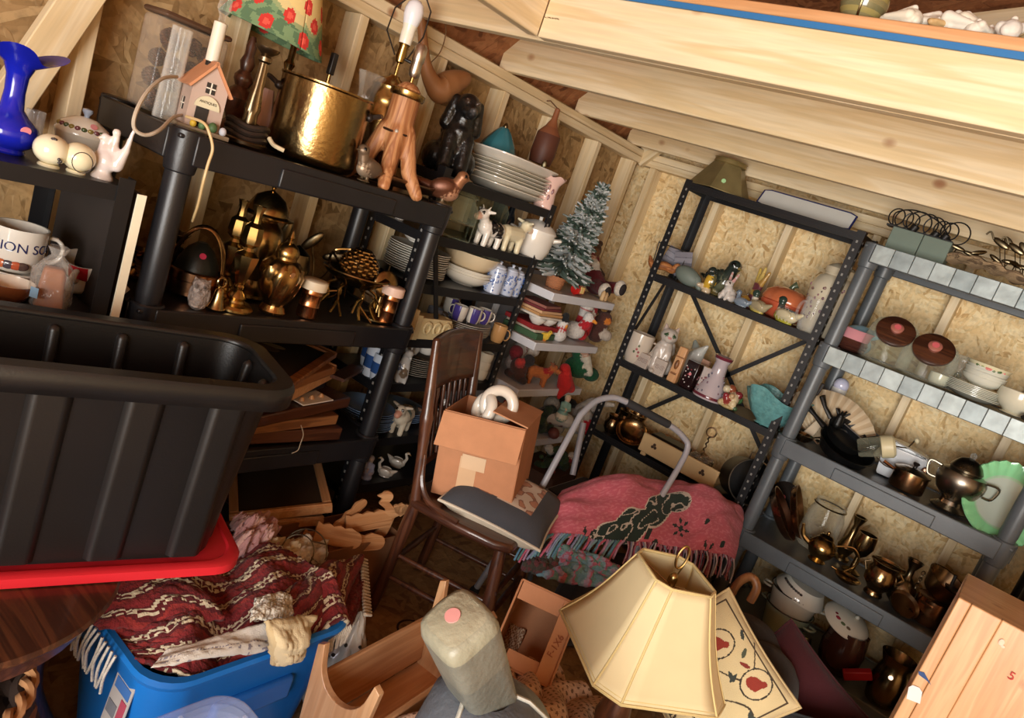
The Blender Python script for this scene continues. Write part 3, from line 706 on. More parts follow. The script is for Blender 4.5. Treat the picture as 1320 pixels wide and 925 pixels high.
# house-shaped lamp
L,h,m_=st(262,125,ZT,x=-1.82,top=(272,84))
t=thing('house_lamp','small wooden house lamp with tan roof and white candle socket','lamp',L,R(-14))
hw,hl=21*m_,27*m_; hz=h*.62
MB('#8c7a62').box((0,0,.005),(hl*2.7,hw*3.0,.01)).build('base_board','bisque',t)
mb=MB('#b9a295'); mb.box((0,0,.01+hz/2),(hl*1.8,hw*2,hz))
mb.prism([(-hw,0),(hw,0),(0,h*.34)],hl*1.8,TR((-hl*.9,0,.01+hz),(90,0,90))); mb.build('house','bisque',t)
mb=MB('#c98b63')
for s in (-1,1): mb.box((0,0,0),(hl*2.2,math.hypot(hw,h*.34)*1.3,.006),T=TR((0,s*hw*.58,.012+hz+h*.34*.44),(-s*math.degrees(math.atan2(h*.34,hw)),0,0)))
mb.build('roof','bisque',t)
for (x,y,z,d) in ((-hl*.1,-hw*1.01,hz*.55,'y'),(hl*.905,0,hz*1.08,'x')):
    mb=MB('#2b2723'); s=(.022,.003,.03) if d == 'y' else (.003,.022,.026)
    mb.box((x,y,z),s,'#2b2723'); mb.box((x,y,z),(.003,.005,.03) if d == 'y' else (.005,.003,.028),'#e6dccb'); mb.box((x,y,z),(.022,.005,.003) if d == 'y' else (.005,.022,.003),'#e6dccb'); mb.build('window','bisque',t)
mb=MB('#2a2522').box((hl*.905,-hw*.2,.01+hz*.28),(.004,.03,hz*.5)); mb.build('door','bisque',t)
mb=MB('#cfc6a8').prism([(.03*cos(a),.03*sin(a)) for a in [PI*i/12 for i in range(13)]],.004,TR((hl*.93,0,hz*.6),(90,0,90)))
lettering(mb,'ANTIQUES',.0085,TR((hl*.93+.0045,0,hz*.6+.014),(90,0,90)),'#4b4334'); mb.build('shop_sign','paper',t)
for (x,y,c,r) in ((hl*1.2,hw*.5,'#4d6a41',.011),(hl*1.15,-hw*.6,'#d3b13b',.008),(hl*1.25,hw*1.1,'#c8ccd6',.009),(hl*1.2,-hw*.1,'#5a7a4d',.009)): MB(c).ell((x,y,.01+r),(r,r,r*1.2)).build('shrub','bisque',t)
kz=hz+h*.34
mb=MB('#26211f').box((0,0,kz+.005),(.022,.022,.03)); ch=mb.build('chimney','bisque',t)
MB('#ded6c4').lathe([(8*m_,kz+.015),(8*m_,kz+.015+48*m_),(6*m_,kz+.017+48*m_)],20).build('candle_socket','plastic',t)
MB('#f4f2ea').lathe([(4*m_,kz+.015+48*m_),(4*m_,kz+.02+54*m_),(8.5*m_,kz+62*m_+.02),(7*m_,kz+76*m_+.02),(2*m_,kz+92*m_+.02),(0,kz+94*m_+.02)],16).build('candle_bulb','glass',t)
def P3(pts,x): return [ax(u,v,xx) for (u,v),xx in zip(pts,x if isinstance(x,(list,tuple)) else [x]*len(pts))]
def smoothpts(pts,n=6):
    out=[]; P=[V(p) for p in pts]
    for i in range(len(P)-1):
        a=P[max(i-1,0)]; b=P[i]; c=P[i+1]; d=P[min(i+2,len(P)-1)]
        for k in range(n):
            s=k/n; out.append(.5*((2*b)+(c-a)*s+(2*a-5*b+4*c-d)*s*s+(3*b-a-3*c+d)*s**3))
    out.append(P[-1]); return out
def cord(name,label,pts,r,col,mat='plastic',cat='cord',group=None,seg=7,n=6):
    P=smoothpts(pts,n); c=sum(P,V((0,0,0)))/len(P)
    return solo(MB(col).tube([p-c for p in P],r,seg),name,mat,label,cat,c,0,group)
pts=P3([(236,148),(222,152),(205,168),(187,174),(173,165),(175,145),(190,118),(210,101),(228,99)],[-1.83,-1.76,-1.68,-1.665,-1.665,-1.665,-1.70,-1.75,-1.80])
cord('power_cable','pale lamp cord looping over the unit corner beside the little house',pts,.0042,'#b9ab98')
pts=P3([(240,150),(262,158),(270,172),(274,192),(268,212),(262,235),(255,265),(248,285)],[-1.75,-1.69,-1.67,-1.664,-1.66,-1.66,-1.70,-1.76])
cord('power_cable','tan cord hanging down past the front lip to the shelf below',pts,.0035,'#c9ad7d')
# dark turned finial behind the house
L,h,m_=st(312,110,ZT,x=-2.03,top=(322,45))
solo(MB('#3c332d').lathe(pr([(.9,0),(1,.04),(.85,.1),(.5,.16),(.9,.3),(1,.38),(.7,.46),(.45,.5),(.62,.56),(.62,.6),(.36,.66),(.5,.74),(.3,.82),(.35,.9),(.15,1)],19*m_,h),24),'turned_finial','dark_z','dark turned wooden finial post behind the little house','finial',L)
# fluted candlestick lamp in front of the shade
L,h,m_=st(328,130,ZT,x=-1.86,top=(347,62))
t=thing('fluted_lamp','dark bronze lamp stem with fluted column and coiled scroll base','lamp',L)
def flute(r,z,a): return (r*(1-.1*abs(sin(6*a))) if .3 < z/h < .85 else r),z
MB('#5c4a3d').lathe(pr([(1,0),(1.02,.03),(.8,.08),(.35,.13),(.3,.3),(.36,.36),(.24,.6),(.2,.84),(.3,.86),(.3,.9),(.2,.92),(.5,.97),(.55,1),(0,1)],28*m_,h),36,fn=flute).build('column','metal',t)
mb=MB('#3a302a')
for k in range(3): mb.tube([(.85*28*m_*cos(a)*(1-.0*k),.85*28*m_*sin(a),.018+.016*k+.004*sin(a*3)) for a in [2*PI*i/22 for i in range(22)]],.009,7,closed=True)
mb.build('coiled_base','iron',t)
# floral shade lamp
L,h,m_=st(366,110,ZT,x=-2.09,top=(357,45))
t=thing('floral_shade_lamp','brass lamp with a green painted shade of red roses','lamp',L)
MB('#a07a3c').lathe([(.06,0),(.062,.01),(.03,.03),(.018,.06),(.02,.12),(.012,.14),(.012,h*.75),(.018,h*.8),(.01,h*.84),(.01,h*1.2)],24).build('stem','brass',t)
sb=ax(345,48,-2.09).z-ZT; r0=63*m_; r1=30*m_; hs=.21
def roses(u,v):
    x=u*2*PI*r0; y=v*hs
    for (a,b,r) in RS:
        dx=min(abs(x-a),2*PI*r0-abs(x-a)); d=math.hypot(dx,(y-b))
        if d < r*.45: return '#e8604f'
        if d < r: return '#d23c34'
    g=.5+.5*sin(x*95+sin(y*60)*2)*sin(y*80+x*20); e=y/hs
    k=e+.09*sin(x*26+2*sin(x*9))
    if k < .30: return '#7d9a70' if g > .5 else '#5f7d5c'
    return '#9aa878' if k < .36 else ('#dcc98f' if k < .5 else '#e8cf8c')
RS=[(2*PI*r0*(i+.5*(j % 2))/9+random.uniform(-.01,.01),hs*(.16+.22*j)+random.uniform(-.012,.012),.021) for i in range(9) for j in range(3)]
mb=MB(); mb.sheet(lambda u,v: V((cos(2*PI*u)*(r0+(r1-r0)*v),sin(2*PI*u)*(r0+(r1-r0)*v),v*hs)),150,46,cf=roses)
mb.build('lamp_shade','paper',t,(ax(350,48,-2.09)-L)*1.0,(-5,4,0),solid=.003)['label']='green lamp shade painted with red roses'
L,h,m_=st(372,120,ZT,x=-1.93,top=(376,100))
solo(MB('#c9a9a4').lathe(pr([(.5,0),(.9,.2),(1,.5),(.7,.8),(.5,1),(.4,.95),(.3,.3),(0,.2)],13*m_,.16),20,fn=lambda r,z,a: (r*(1+.06*sin(7*a)),z)),'pressed_glass_vase','ceramic','mottled pink and white glass vase squeezed behind the big brass pot','vase',V((-1.985,ax(350,120,-1.985).y-.01,ZT)))
# big brass stock pot
L,h,m_=st(411,160,ZT,x=-1.87,top=(421,110))
t=thing('brass_pot','large hammered brass stock pot with two dark handles','pot',L,face_cam(L))
r=57*m_
MB('#8f6f3a').lathe(pr([(0,0),(.88,0),(.96,.03),(1,.1),(1,.96),(1.03,.98),(1.03,1.0),(.97,1),(.96,.9),(.96,.1),(0,.05)],r,h),56).build('bowl','hammered',t)
for s in (-1,1):
    mb=MB('#2a211d'); mb.tube([(s*r*.99,-.03,h*.8),(s*r*1.2,-.03,h*.86),(s*r*1.25,0,h*.87),(s*r*1.2,.03,h*.86),(s*r*.99,.03,h*.8)],.007,8)
    mb.ell((s*r*1.0,-.03,h*.8),.012).ell((s*r*1.0,.03,h*.8),.012)
    mb.build('handle','iron',t)
cord('plug_cord','short cream plug lead lying at the foot of the brass pot',P3([(347,178),(352,186),(358,190),(366,194)],[-1.80,-1.78,-1.76,-1.75]),.006,'#d8c7a4')
# lamp socket with black key behind the pot
L,h,m_=st(421,110,ZT,x=-2.05,top=(431,68))
t=thing('socket_lamp','slim brass lamp with a black switch rising behind the brass pot','lamp',L)
MB('#9d7a41').lathe([(.05,0),(.05,.012),(.02,.03),(.012,.06),(.012,h*.55),(.02,h*.57),(.02,h*.62),(.006,h*.64),(.006,h*.8)],20).build('stem','brass',t)
MB('#23201f').box((0,0,h*.9),(.02,.02,h*.2)).build('switch','plastic',t,bevel=.004)
MB('#b08b45').lathe([(.014,h*.60),(.014,h*.74),(0,h*.76)],16).build('brass_cap','brass',t,(-.0,-.055,-.03))
# crackle glass chimney
L,h,m_=st(468,140,ZT,x=-1.96,top=(474,92))
solo(MB('#eeeae0').lathe(pr([(.5,0),(.9,.12),(1,.35),(.6,.6),(.5,.8),(.8,1),(.74,1),(.45,.8),(.52,.6),(.9,.35),(.8,.12)],22*m_,h),26,fn=lambda r,z,a: (r*(1+.05*sin(9*a)),z)),'crimped_glass_vase','glass','clear crimped glass vase between the brass pot and the oil lamp','vase',L)
# brass urn lamp with LED bulb
L,h,m_=st(494,150,ZT,x=-1.95,top=(508,100))
t=thing('brass_urn_lamp','polished brass urn lamp with bare white bulb and wire harp','lamp',L,face_cam(L))
r=30*m_
MB('#a27d33').lathe(pr([(.75,0),(.8,.05),(.6,.1),(.7,.2),(.98,.34),(1,.55),(.98,.7),(.94,.72),(.96,.75),(.94,.8),(.8,.86),(.82,.9),(.6,.96),(.25,1),(.2,1.02)],r,h),36).build('urn','brass',t)
zb=ax(519,75,-1.95).z-ZT; zc=ax(524,58,-1.95).z-ZT; ze=ax(527,45,-1.95).z-ZT; zf=ax(531,10,-1.95).z-ZT
MB('#b08a3c').lathe([(.006,h),(.006,zb-.02),(.014,zb-.015),(.017,zb),(.015,zc-.01),(.019,zc)],18).build('socket','brass',t)
MB('#171513').cap((0,0,zb),(.035,-.01,zb-.004),.004,.006).build('switch_key','plastic',t)
mb=MB('#efe8d6').lathe([(.02,zc),(.022,zc+.03),(.021,zc+.045),(.024,zc+.06,'#e9e9ee'),(.030,zc+.085),(.031,zc+.105),(.026,zc+.125),(.014,zc+.137),(0,zc+.14)],24); mb.build('led_bulb','bulb',t)
MB('#332a22').tube([(-.02,0,zb),(-.065,0,zc+.02),(-.06,0,ze+.06),(-.02,0,zf+.04),(.02,0,zf+.05),(.05,0,ze+.09),(.05,0,zc+.04),(.02,0,zb)],.003,6).build('harp','iron',t)
# cypress knee lamp
L,h,m_=st(508,180,ZT,x=-1.79,top=(521,120))
t=thing('driftwood_lamp','honey-coloured forked cypress wood lamp with brass cap and bare socket','lamp',L,face_cam(L))
r=16*m_
fk=[c_((0,0,.5),(0,0,.98),.165,.155,'#c08a5c')]
for (a,bx,by) in ((200,-.34,-.06),(265,.03,-.28),(330,.36,-.12),(95,.06,.28)):
    fk += [c_((bx*.3,by*.3,.62),(bx*.7,by*.7,.22),.10,.085,'#b9804f'),c_((bx*.7,by*.7,.22),(bx*1.1,by*1.1,.03),.085,.07,'#b07443'),e_((bx*1.12,by*1.12,.02),(.075,.075,.03),'#54301d')]
fig('trunk','drift_z','','',None,0,fk,h,parent=t,vox=h/46)
MB('#a9823c').lathe([(h*.175,h*.96),(h*.19,h*.98),(h*.19,h*1.03),(h*.1,h*1.06),(.006,h*1.08),(.006,h*1.2)],24).build('brass_cap','brass',t)
MB('#cfc9c4').lathe([(.01,h*1.18),(.016,h*1.2),(.018,h*1.25),(.017,h*1.34),(.02,h*1.36),(.019,h*1.5),(.012,h*1.53)],18).build('socket','metal',t)
MB('#3f2a1c').tube([(h*.172*cos(a),h*.172*sin(a),h*.6+.004*sin(a)) for a in [2*PI*i/28 for i in range(28)]],.004,6,closed=True).ell((0.0,-h*.178,h*.6),.006,'#d8cfc0').build('wire_ring','iron',t)
# pheasants on the ledge and copper leaf dish
def pheasant(lab,u,v,top,x,rz,cols,wpx):
    L,h,m_=st(u,v,ZT,x=x,top=top); s=wpx*m_/1.5
    n=bird(cols[0],cols[1],cols[2],'#6b5a43',cols[0],tail=1.6)
    return fig('pheasant_figurine','satin',lab,'figurine',L,rz,n,s,vox=s/40)
pheasant('bronze pheasant figurine with speckled body beside the driftwood lamp',476,215,(478,190),-1.735,FACE-.5,('#6d5a48','#a8937c','#7a6550'),68)
pheasant('copper pheasant figurine looking right at the corner of the black unit',572,243,(592,225),-1.74,RIGHT+.15,('#6f4430','#b98a6c','#9c6c4c'),74)
L,h,m_=st(520,232,ZT,x=-1.755,top=(520,215))
def leaf(u,v):
    w=sin(PI*u)**.7*.052; y=(u-.5)*.33; x=(v-.5)*2*w; return V((x,y,.012+.028*abs((v-.5)*2)**1.5+.02*(u-.5)**2))
mb=MB('#6a4438'); mb.sheet(leaf,24,8)
t=thing('leaf_dish','long dark copper leaf-shaped dish along the front of the black unit','dish',L,R(3))
mb.build('leaf','metal',t,solid=.004); MB('#8a6552').tube([leaf(u/10,.5)+V((0,0,.004)) for u in range(11)],.003,6).build('vein','metal',t)
MB('#5a3a30').box((0,0,.006),(.05,.12,.012)).build('foot','metal',t)
# gourds hung on the wall
t=thing('dipper_gourd','long-necked tan dipper gourd hanging on the wall behind the black dog','gourd',ax(570,22,-2.15),R(0))
def rel(u,v,x): return ax(u,v,x)-ax(570,22,-2.15)
mb=MB('#9a683f'); pts=smoothpts([rel(543,20,-2.13),rel(546,60,-2.12),rel(552,95,-2.11),rel(566,115,-2.1),rel(585,106,-2.1),rel(604,100,-2.1)],8); nn=len(pts)
rr=[m_*q for q in np.interp(np.linspace(0,1,nn),[0,.3,.5,.62,.75,.9,1],[6,8,14,22,21,14,7])]
mb.tube(pts,rr,16).build('gourd','bisque',t)
MB('#7a5a3a').tube(smoothpts([rel(570,20,-2.15),rel(575,40,-2.14),rel(568,66,-2.13),rel(556,80,-2.10)],6),.0022,6).build('hanging_string','matte',t)
MB('#7a7a78').lathe([(.006,-.01),(.006,.012)],10,TR(rot=(0,90,0))).build('nail','metal',t)
L=ax(705,130,-2.15); t=thing('bottle_gourd','brown bottle gourd with dark lower half hanging near the corner of the wall','gourd',L)
zb=ax(692,212,-2.13).z-L.z
MB('#7f4a2e').lathe([(0,zb,'#5a3325'),(.05,zb+.004,'#5a3325'),(.058,zb+.05,'#5a3325'),(.055,zb*.5,'#7f4a2e'),(.03,zb*.38,'#8a5232'),(.014,zb*.25),(.012,zb*.08),(0,zb*.06)],22).build('gourd','bisque',t,(.075,0,0))
MB('#6b4a30').tube([(.075,0,zb*.08),(.02,0,.004),(-.0,0,0)],.003,6).build('hanging_string','matte',t)
# black spaniel statue at the end of the rack top
L,h,m_=st(588,180,RZ[-1]+.001,x=-2.0,top=(597,113))
n=[c_((-.08,0,.2),(.02,0,.5),.24,.19,'#151414'),c_((.0,0,.5),(.05,0,.72),.18,.13,'#171616'),e_((.08,0,.84),(.17,.155,.15),'#191818'),c_((.16,0,.80),(.33,0,.76),.09,.075,'#1c1b1b'),e_((.40,0,.79),.035,'#4a4848'),
     c_((.03,.15,.88),(.0,.19,.58),.06,.085,'#111010'),c_((.03,-.15,.88),(.0,-.19,.58),.06,.085,'#111010'),c_((.1,.1,.45),(.2,.11,.05),.1,.085,'#151414'),c_((.1,-.1,.45),(.2,-.11,.05),.1,.085,'#151414'),e_((.26,.11,.05),(.12,.08,.055),'#1d1c1c'),e_((.26,-.11,.05),(.12,.08,.055),'#1d1c1c'),
     e_((-.08,.2,.17),(.26,.14,.18),'#131212'),e_((-.08,-.2,.17),(.26,.14,.18),'#131212'),c_((-.3,0,.1),(-.46,.12,.06),.09,.05,'#131212'),e_((.245,.075,.9),.022,'#4a3a30'),e_((.245,-.075,.9),.022,'#4a3a30')]
for i in range(26):
    a=random.uniform(0,2*PI); z=random.uniform(.12,.5); rr_=.22-.08*z; n.append(e_((rr_*cos(a)*.95-.02,rr_*sin(a),z),(.035,.035,.06),'#1a1919'))
fig('spaniel_statue','glossy_carved','glossy black sitting spaniel statue on top of the narrow rack','statue',L,xface(L,14),n,h*.985,vox=h/60)
# ================================================================ second level of the black resin unit: brass and copper
Z2=.969
L,h,m_=st(172,355,Z2,x=-1.99,top=(178,320))
solo(MB('#b48a3f').lathe(pr([(1,0),(1.05,.06),(.8,.14),(.62,.3),(.7,.4),(.5,.5),(.3,.62),(.34,.75),(.8,.92),(.85,1),(.7,1),(.25,.75),(0,.7)],20*m_,h),28),'brass_goblet','brass','stepped brass goblet half hidden behind the pale board','goblet',L)
L,h,m_=st(204,372,Z2,x=-1.95,top=(208,338))
t=thing('ribbed_copper_pot','ribbed copper pot holding a brass vase, behind the front post','pot',L); r=34*m_
P=[(0,0),(.8,0)]
for i in range(5): P += [(.84+.03*i,.1+.17*i),(.9+.03*i,.16+.17*i),(.86+.03*i,.24+.17*i)]
P += [(1.03,1),(.97,1),(.8,.1),(0,.06)]
MB('#a86f4d').lathe(pr(P,r,h),40).build('pot','metal',t)
solo(MB('#8a6a48').lathe(pr([(.5,0),(.9,.2),(1,.5),(.7,.75),(.75,.85),(1,1),(.9,1),(.6,.8),(0,.7)],23*m_,.105),28),'brass_jar','hammered','squat hammered brass jar sitting inside the ribbed copper pot','jar',V((L.x,L.y,Z2+.045)))
L,h,m_=st(247,372,Z2,x=-1.87,top=(252,345))
t=thing('coal_scuttle','low copper basket with bail handle and black lid leaning inside','basket',L,face_cam(L)); r=33*m_
MB('#a65f38').lathe(pr([(0,0),(.9,0),(1,.08),(1,.6),(1.06,.64),(1.06,.95),(1,1),(.94,.98),(.94,.1),(0,.06)],r,h),40).build('pan','brass',t)
hh=ax(262,292,-1.87).z-Z2
MB('#9c7a52').tube([(-r*.95*cos(a),0,h*.7+(hh-h*.7)*sin(a)) for a in [PI*i/20 for i in range(21)]],.004,7,flat=2).build('handle','brass',t)
solo(MB('#1f211c').lathe(pr([(0,0),(.95,.0),(1,.1),(.97,.3),(.85,.6),(.55,.86),(.2,1),(0,1)],29*m_,hh-h*.75),32).disc((.008,-29*m_*.66,(hh-h*.75)*.78),.009,'#e0466a',(.1,-.75,.6)),'black_dome','iron','black domed iron cover standing in the copper basket, pink sticker on top','cover',V((L.x,L.y,Z2+.012)),face_cam(L))
L,h,m_=st(255,388,Z2,x=-1.745,top=(259,358))
ow=[c_((0,0,.2),(0,0,.62),.3,.26,'#a2938a'),e_((.02,0,.78),(.27,.29,.2),'#ab9c93'),e_((0,0,.05),(.27,.27,.06),'#b9a99f'),c_((0,.2,.9),(0,.24,1.0),.07,.02,'#a2938a'),c_((0,-.2,.9),(0,-.24,1.0),.07,.02,'#a2938a'),
      e_((.22,.11,.78),(.08,.1,.1),'#8d7e76'),e_((.22,-.11,.78),(.08,.1,.1),'#8d7e76'),e_((.29,.11,.78),.04,'#5c5049'),e_((.29,-.11,.78),.04,'#5c5049'),c_((.27,0,.72),(.3,0,.64),.04,.02,'#7a6a60'),e_((-.02,.28,.4),(.16,.06,.27),'#96877e'),e_((-.02,-.28,.4),(.16,.06,.27),'#96877e')]
fig('owl_figurine','rough_carved','small pinkish pressed glass owl beside the copper basket','figurine',L,xface(L),ow,h*1.0)
def bell(lab,u,v,top,x,wpx,col='#9c8050',z=Z2):
    L,h,m_=st(u,v,z,x=x,top=top); t=thing('hand_bell',lab,'bell',L)
    MB(col).lathe(pr([(1,0),(1.05,.03),(.8,.15),(.6,.4),(.5,.6),(.25,.7),(.0,.72)],wpx*m_,h),26).build('bell','brass',t)
    MB(col).tube([(0,.14*h*cos(a),.85*h+.15*h*sin(a)) for a in [2*PI*i/16 for i in range(16)]],h*.035,7,closed=True).build('ring_handle','brass',t)
bell('small dull brass bell with ring handle next to the owl',280,388,(287,358),-1.745,11)
OCT=8
def candlestick(lab,u,v,top,x,wpx,seg=8,col='#a67f38'):
    L,h,m_=st(u,v,Z2,x=x,top=top)
    mb=MB(col); mb.lathe(pr([(1,0),(1,.02),(.88,.045),(.5,.07),(.46,.09),(.52,.12),(.4,.16),(.22,.19),(.28,.22),(.2,.24)],wpx*m_,h),32)
    mb.lathe(pr([(.2,.24),(.3,.27),(.62,.48),(.66,.53),(.3,.57),(.22,.60),(.5,.64),(.56,.70),(.5,.80),(.26,.84),(.22,.92),(.34,.99),(.36,1),(.2,1),(.2,.9),(0,.88)],wpx*m_,h),seg,TR(rot=(0,0,22)))
    return solo(mb,'brass_candlestick','brass',lab,'candlestick',L,face_cam(L),angle=25)
candlestick('tall eight-sided brass candlestick vase, foremost of the brass group',316,340,(338,266),-1.765,24)
candlestick('tall eight-sided brass candlestick vase behind the foremost one at its left',300,320,(316,258),-1.89,22)
L,h,m_=st(330,330,Z2,x=-1.93,top=(341,234))
t=thing('brass_urn','tall covered brass urn with a dome lid and finial','urn',L); r=30*m_
MB('#8f6d33').lathe(pr([(.9,0),(.9,.03),(.5,.08),(.4,.14),(.7,.3),(.95,.5),(.8,.62),(.5,.68),(.6,.72)],r,h),32).build('body','brass',t)
l_=MB('#a67f3b').lathe(pr([(1.1,.72),(1.12,.735),(.85,.75),(.8,.80),(.6,.88),(.3,.92),(.1,.94)],r,h),32).build('lid','brass',t)
MB('#b48d48').lathe(pr([(.14,.93),(.06,.95),(.1,.97),(.03,1),(0,1.0)],r,h),14).build('finial','brass',l_)
# flat brass dish balanced over the candlesticks
L=V((-1.87,ax(309,258,-1.87).y,ax(306,262,-1.87).z))
L,h,m_=st(377,350,Z2,x=-1.92,top=(385,315))
solo(MB('#2f2a22').lathe(pr([(.5,0),(.55,.05),(.35,.12),(.9,.4),(1,.6),(.8,.85),(.3,.95),(0,1)],20*m_,h),26),'dark_vase','metal','small dark bronze vase in shadow behind the spiral ginger jar','vase',L)
L,h,m_=st(360,365,Z2,x=-1.76,top=(375,297))
t=thing('ginger_jar','brass ginger jar with spiral fluting, finial lid and pale sticker','jar',L,face_cam(L)); r=27*m_
def spi(r_,z,a): k=1 if .12 < z/h < .6 else 0; return r_*(1+.055*k*sin(8*a-z*38)),z
MB('#a67c3a').lathe(pr([(.6,0),(.64,.03),(.5,.1),(.55,.14),(.7,.2),(.9,.34),(1,.48),(.94,.57),(.7,.64),(.5,.66),(.5,.7)],r,h),96,fn=spi).disc((r*.5,-r*.8,h*.53),.009,'#ddb3a6',(.5,-.85,.15)).build('jar','brass',t)
l_=MB('#b08a42').lathe(pr([(.52,.69),(.55,.72),(.54,.76),(.42,.82),(.15,.86)],r,h),28).build('lid','brass',t)
MB('#b08a42').lathe(pr([(.14,.86),(.08,.89),(.16,.92),(.1,.96),(.03,1),(0,1)],r,h),14).build('finial','brass',l_)
def shaker(lab,u,v,top,x,wpx,lidc):
    L,h,m_=st(u,v,Z2,x=x,top=top); t=thing('copper_jar',lab,'jar',L)
    MB('#b5673c').lathe(pr([(.9,0),(.95,.04),(.93,.3),(.97,.32),(.93,.34),(.93,.62),(.97,.64),(.93,.66),(.93,.8)],wpx*m_,h),32).build('jar','brass',t)
    MB(lidc).lathe(pr([(1.2,.76),(1.22,.8),(1.2,.98),(1.1,1),(0,1)],wpx*m_,h),32).build('lid','plastic',t)
shaker('copper shaker jar with cream lid beside the spiral ginger jar',401,383,(404,360),-1.745,14,'#d8c9ae')
shaker('copper shaker jar with pinkish lid near the front right post',503,388,(511,369),-1.765,12,'#d9b8a6')
# antler bowl with brass pine cone
L,h,m_=st(452,380,Z2,x=-1.82,top=(458,352))
t=thing('antler_bowl','brass bowl held up on cast antlers','bowl',L,face_cam(L)); r=44*m_
MB('#7d6233').lathe([(0,h*.7),(r*.5,h*.72),(r*.9,h*.92),(r,h),(r*.98,h*1.03),(r*.86,h*.96),(r*.5,h*.78),(0,h*.76)],40,TR(s=(1,.8,1))).build('bowl','brass',t)
for a in (0,60,120,180,240,300):
    mb=MB('#a08040'); q=lambda rr,z,d=0: (rr*cos(R(a+d)),rr*sin(R(a+d))*.85,z)
    mb.tube(smoothpts([q(r*.35,h*.74),q(r*.7,h*.6),q(r*.62,h*.3),q(r*.85,.004)],5),.0048,6)
    mb.tube(smoothpts([q(r*.62,h*.35),q(r*.75,h*.2,14),q(r*.95,.004,24)],4),.004,6); mb.tube(smoothpts([q(r*.68,h*.55),q(r*.9,h*.45,-16),q(r*1.0,h*.2,-20)],4),.0035,6)
    mb.build('antler','brass',t)
mb=MB('#a8834d')
for s,a0 in ((-1,160),(-1,120)):
    mb.tube(smoothpts([(r*.9*cos(R(a0)),r*.5*sin(R(a0)),h*1.0),(-r*.8,-.0,h*1.35),(-r*.3,.01,h*1.5),(r*.1,0,h*1.45)],6),.0045,6)
mb.build('antler_handle','brass',t)
cone=MB('#9c7136')
s=21*m_
for i in range(11):
    z=i/11
    for j in range(9):
        rr=s*sin(PI*(z*.8+.16)); a=j*2*PI/9+i*.35
        cone.ell((rr*cos(a),rr*sin(a),s*.2+z*s*1.9),(s*.26,s*.26,s*.16),('#a67a3c','#8d6430')[(i+j) % 2],seg=7,rings=5)
cone.ell((0,0,s),(s*.8,s*.8,s))
solo(cone,'brass_pine_cone','brass','cast brass pine cone lying in the antler bowl','ornament',V((L.x,L.y,Z2+h*.80)),0,rot=(0,0,0))
L,h,m_=st(490,385,Z2,x=-1.80,top=(495,340))
t=thing('brass_bell_stand','small brass gong disc hung on a slim stand with an oval base','gong',L,face_cam(L)+R(25))
MB('#93713a').lathe([(0,0),(24*m_,0),(24*m_,.005),(10*m_,.012),(4*m_,.02),(3*m_,h*.4),(0,h*.4)],24).build('stand','brass',t)
MB('#7d5f34').lathe([(0,-.006),(14*m_,-.008),(17*m_,0),(14*m_,.006),(0,.004)],28,TR((0,-.012,h*.66),(78,0,0))).build('disc','brass',t)
mb=MB('#7a5c30'); mb.tube([(0,0,h*.38),(0,.01,h*.7),(.0,.0,h)],.003,6); mb.build('hook','brass',t)
# dark metal leaf spray against the wall
L,h,m_=st(408,340,Z2,x=-2.08,top=(404,300))
t=thing('metal_leaf_spray','dark bronze leaf spray ornament against the wall in the brass shelf','ornament',L,face_cam(L))
MB('#31281f').lathe([(0,0),(.05,0),(.05,.008),(.015,.02),(0,.02)],20).build('base','metal',t)
for (a,l,b) in ((-38,h*1.0,0),(-12,h*.8,1),(24,h*.7,0)):
    mb=MB('#3a2f22'); e=V((sin(R(a))*l,0,cos(R(a))*l)); mb.tube(smoothpts([(0,0,.01),e*.5+V((.01,0,0)),e],5),.003,6)
    mb.ell(e*1.06,(.018,.006,.05),T=TR(rot=(0,a+50,0))); mb.build('leaf','metal',t)
# paper price tag on the shelf floor
solo(MB('#d9d3cc').box((0,0,0),(.035,.001,.022)),'price_tag','paper','white price tag card hanging off the pale board edge','tag',ax(158,369,-1.78),face_cam(ax(158,369,-1.78)),rot=(0,35,30))
# ================================================================ lower levels: framed pictures, boards and boxes
def flat(name,lab,cat,corners_z,c,d,rz,mat,col,**k):
    return solo(MB(col).box((0,0,d[2]/2),d),name,mat,lab,cat,(c[0],c[1],corners_z),R(rz),**k)
Z3=.539
zc=Z3
def picture(lab,c,d,z,rz,fcol,pcol,tilt=(0,0),matf='brown_x',fw=.03,art=None):
    t=thing('framed_picture',lab,'picture',(c[0],c[1],z),rot=(tilt[0],tilt[1],rz)); w,l,th=d
    for s in (-1,1):
        MB(fcol).box((0,s*(l/2-fw/2),th/2),(w,fw,th)).box((0,s*(l/2-fw*.3),th*1.04),(w,fw*.3,th*.25)).build('frame_rail',matf,t,bevel=.003)
        MB(fcol).box((s*(w/2-fw/2),0,th/2),(fw,l-2*fw,th)).build('frame_rail',matf,t,bevel=.003)
    mb=MB(pcol).box((0,0,th*.45),(w-2*fw,l-2*fw,th*.3))
    mb.build('picture','paper',t)
    if art:
        mb=MB('#cccccc')
        for (x,y,rx,ry,col) in art: mb.lathe([(1,0),(1,.0008)],14,TR((x*(w-2*fw)/2,y*(l-2*fw)/2,th*.62),(0,0,20),(rx*w/2,ry*l/2,1)),col)
        mb.build('painted_shapes','paper',t)
    return t
ZS=Z3
picture('large dark framed picture tilted on top of the pile under the brass shelf',(-1.90,1.37),(.46,.46,.02),Z3+.262,34,'#6b4a2c','#241d18',(2,3),art=[(.1,.1,.34,.12,'#5b4a38'),(-.2,.3,.22,.1,'#8a7d68'),(.3,.35,.18,.07,'#a39579'),(-.1,.5,.3,.08,'#3c352b'),(.0,-.3,.5,.14,'#3b2f20')])
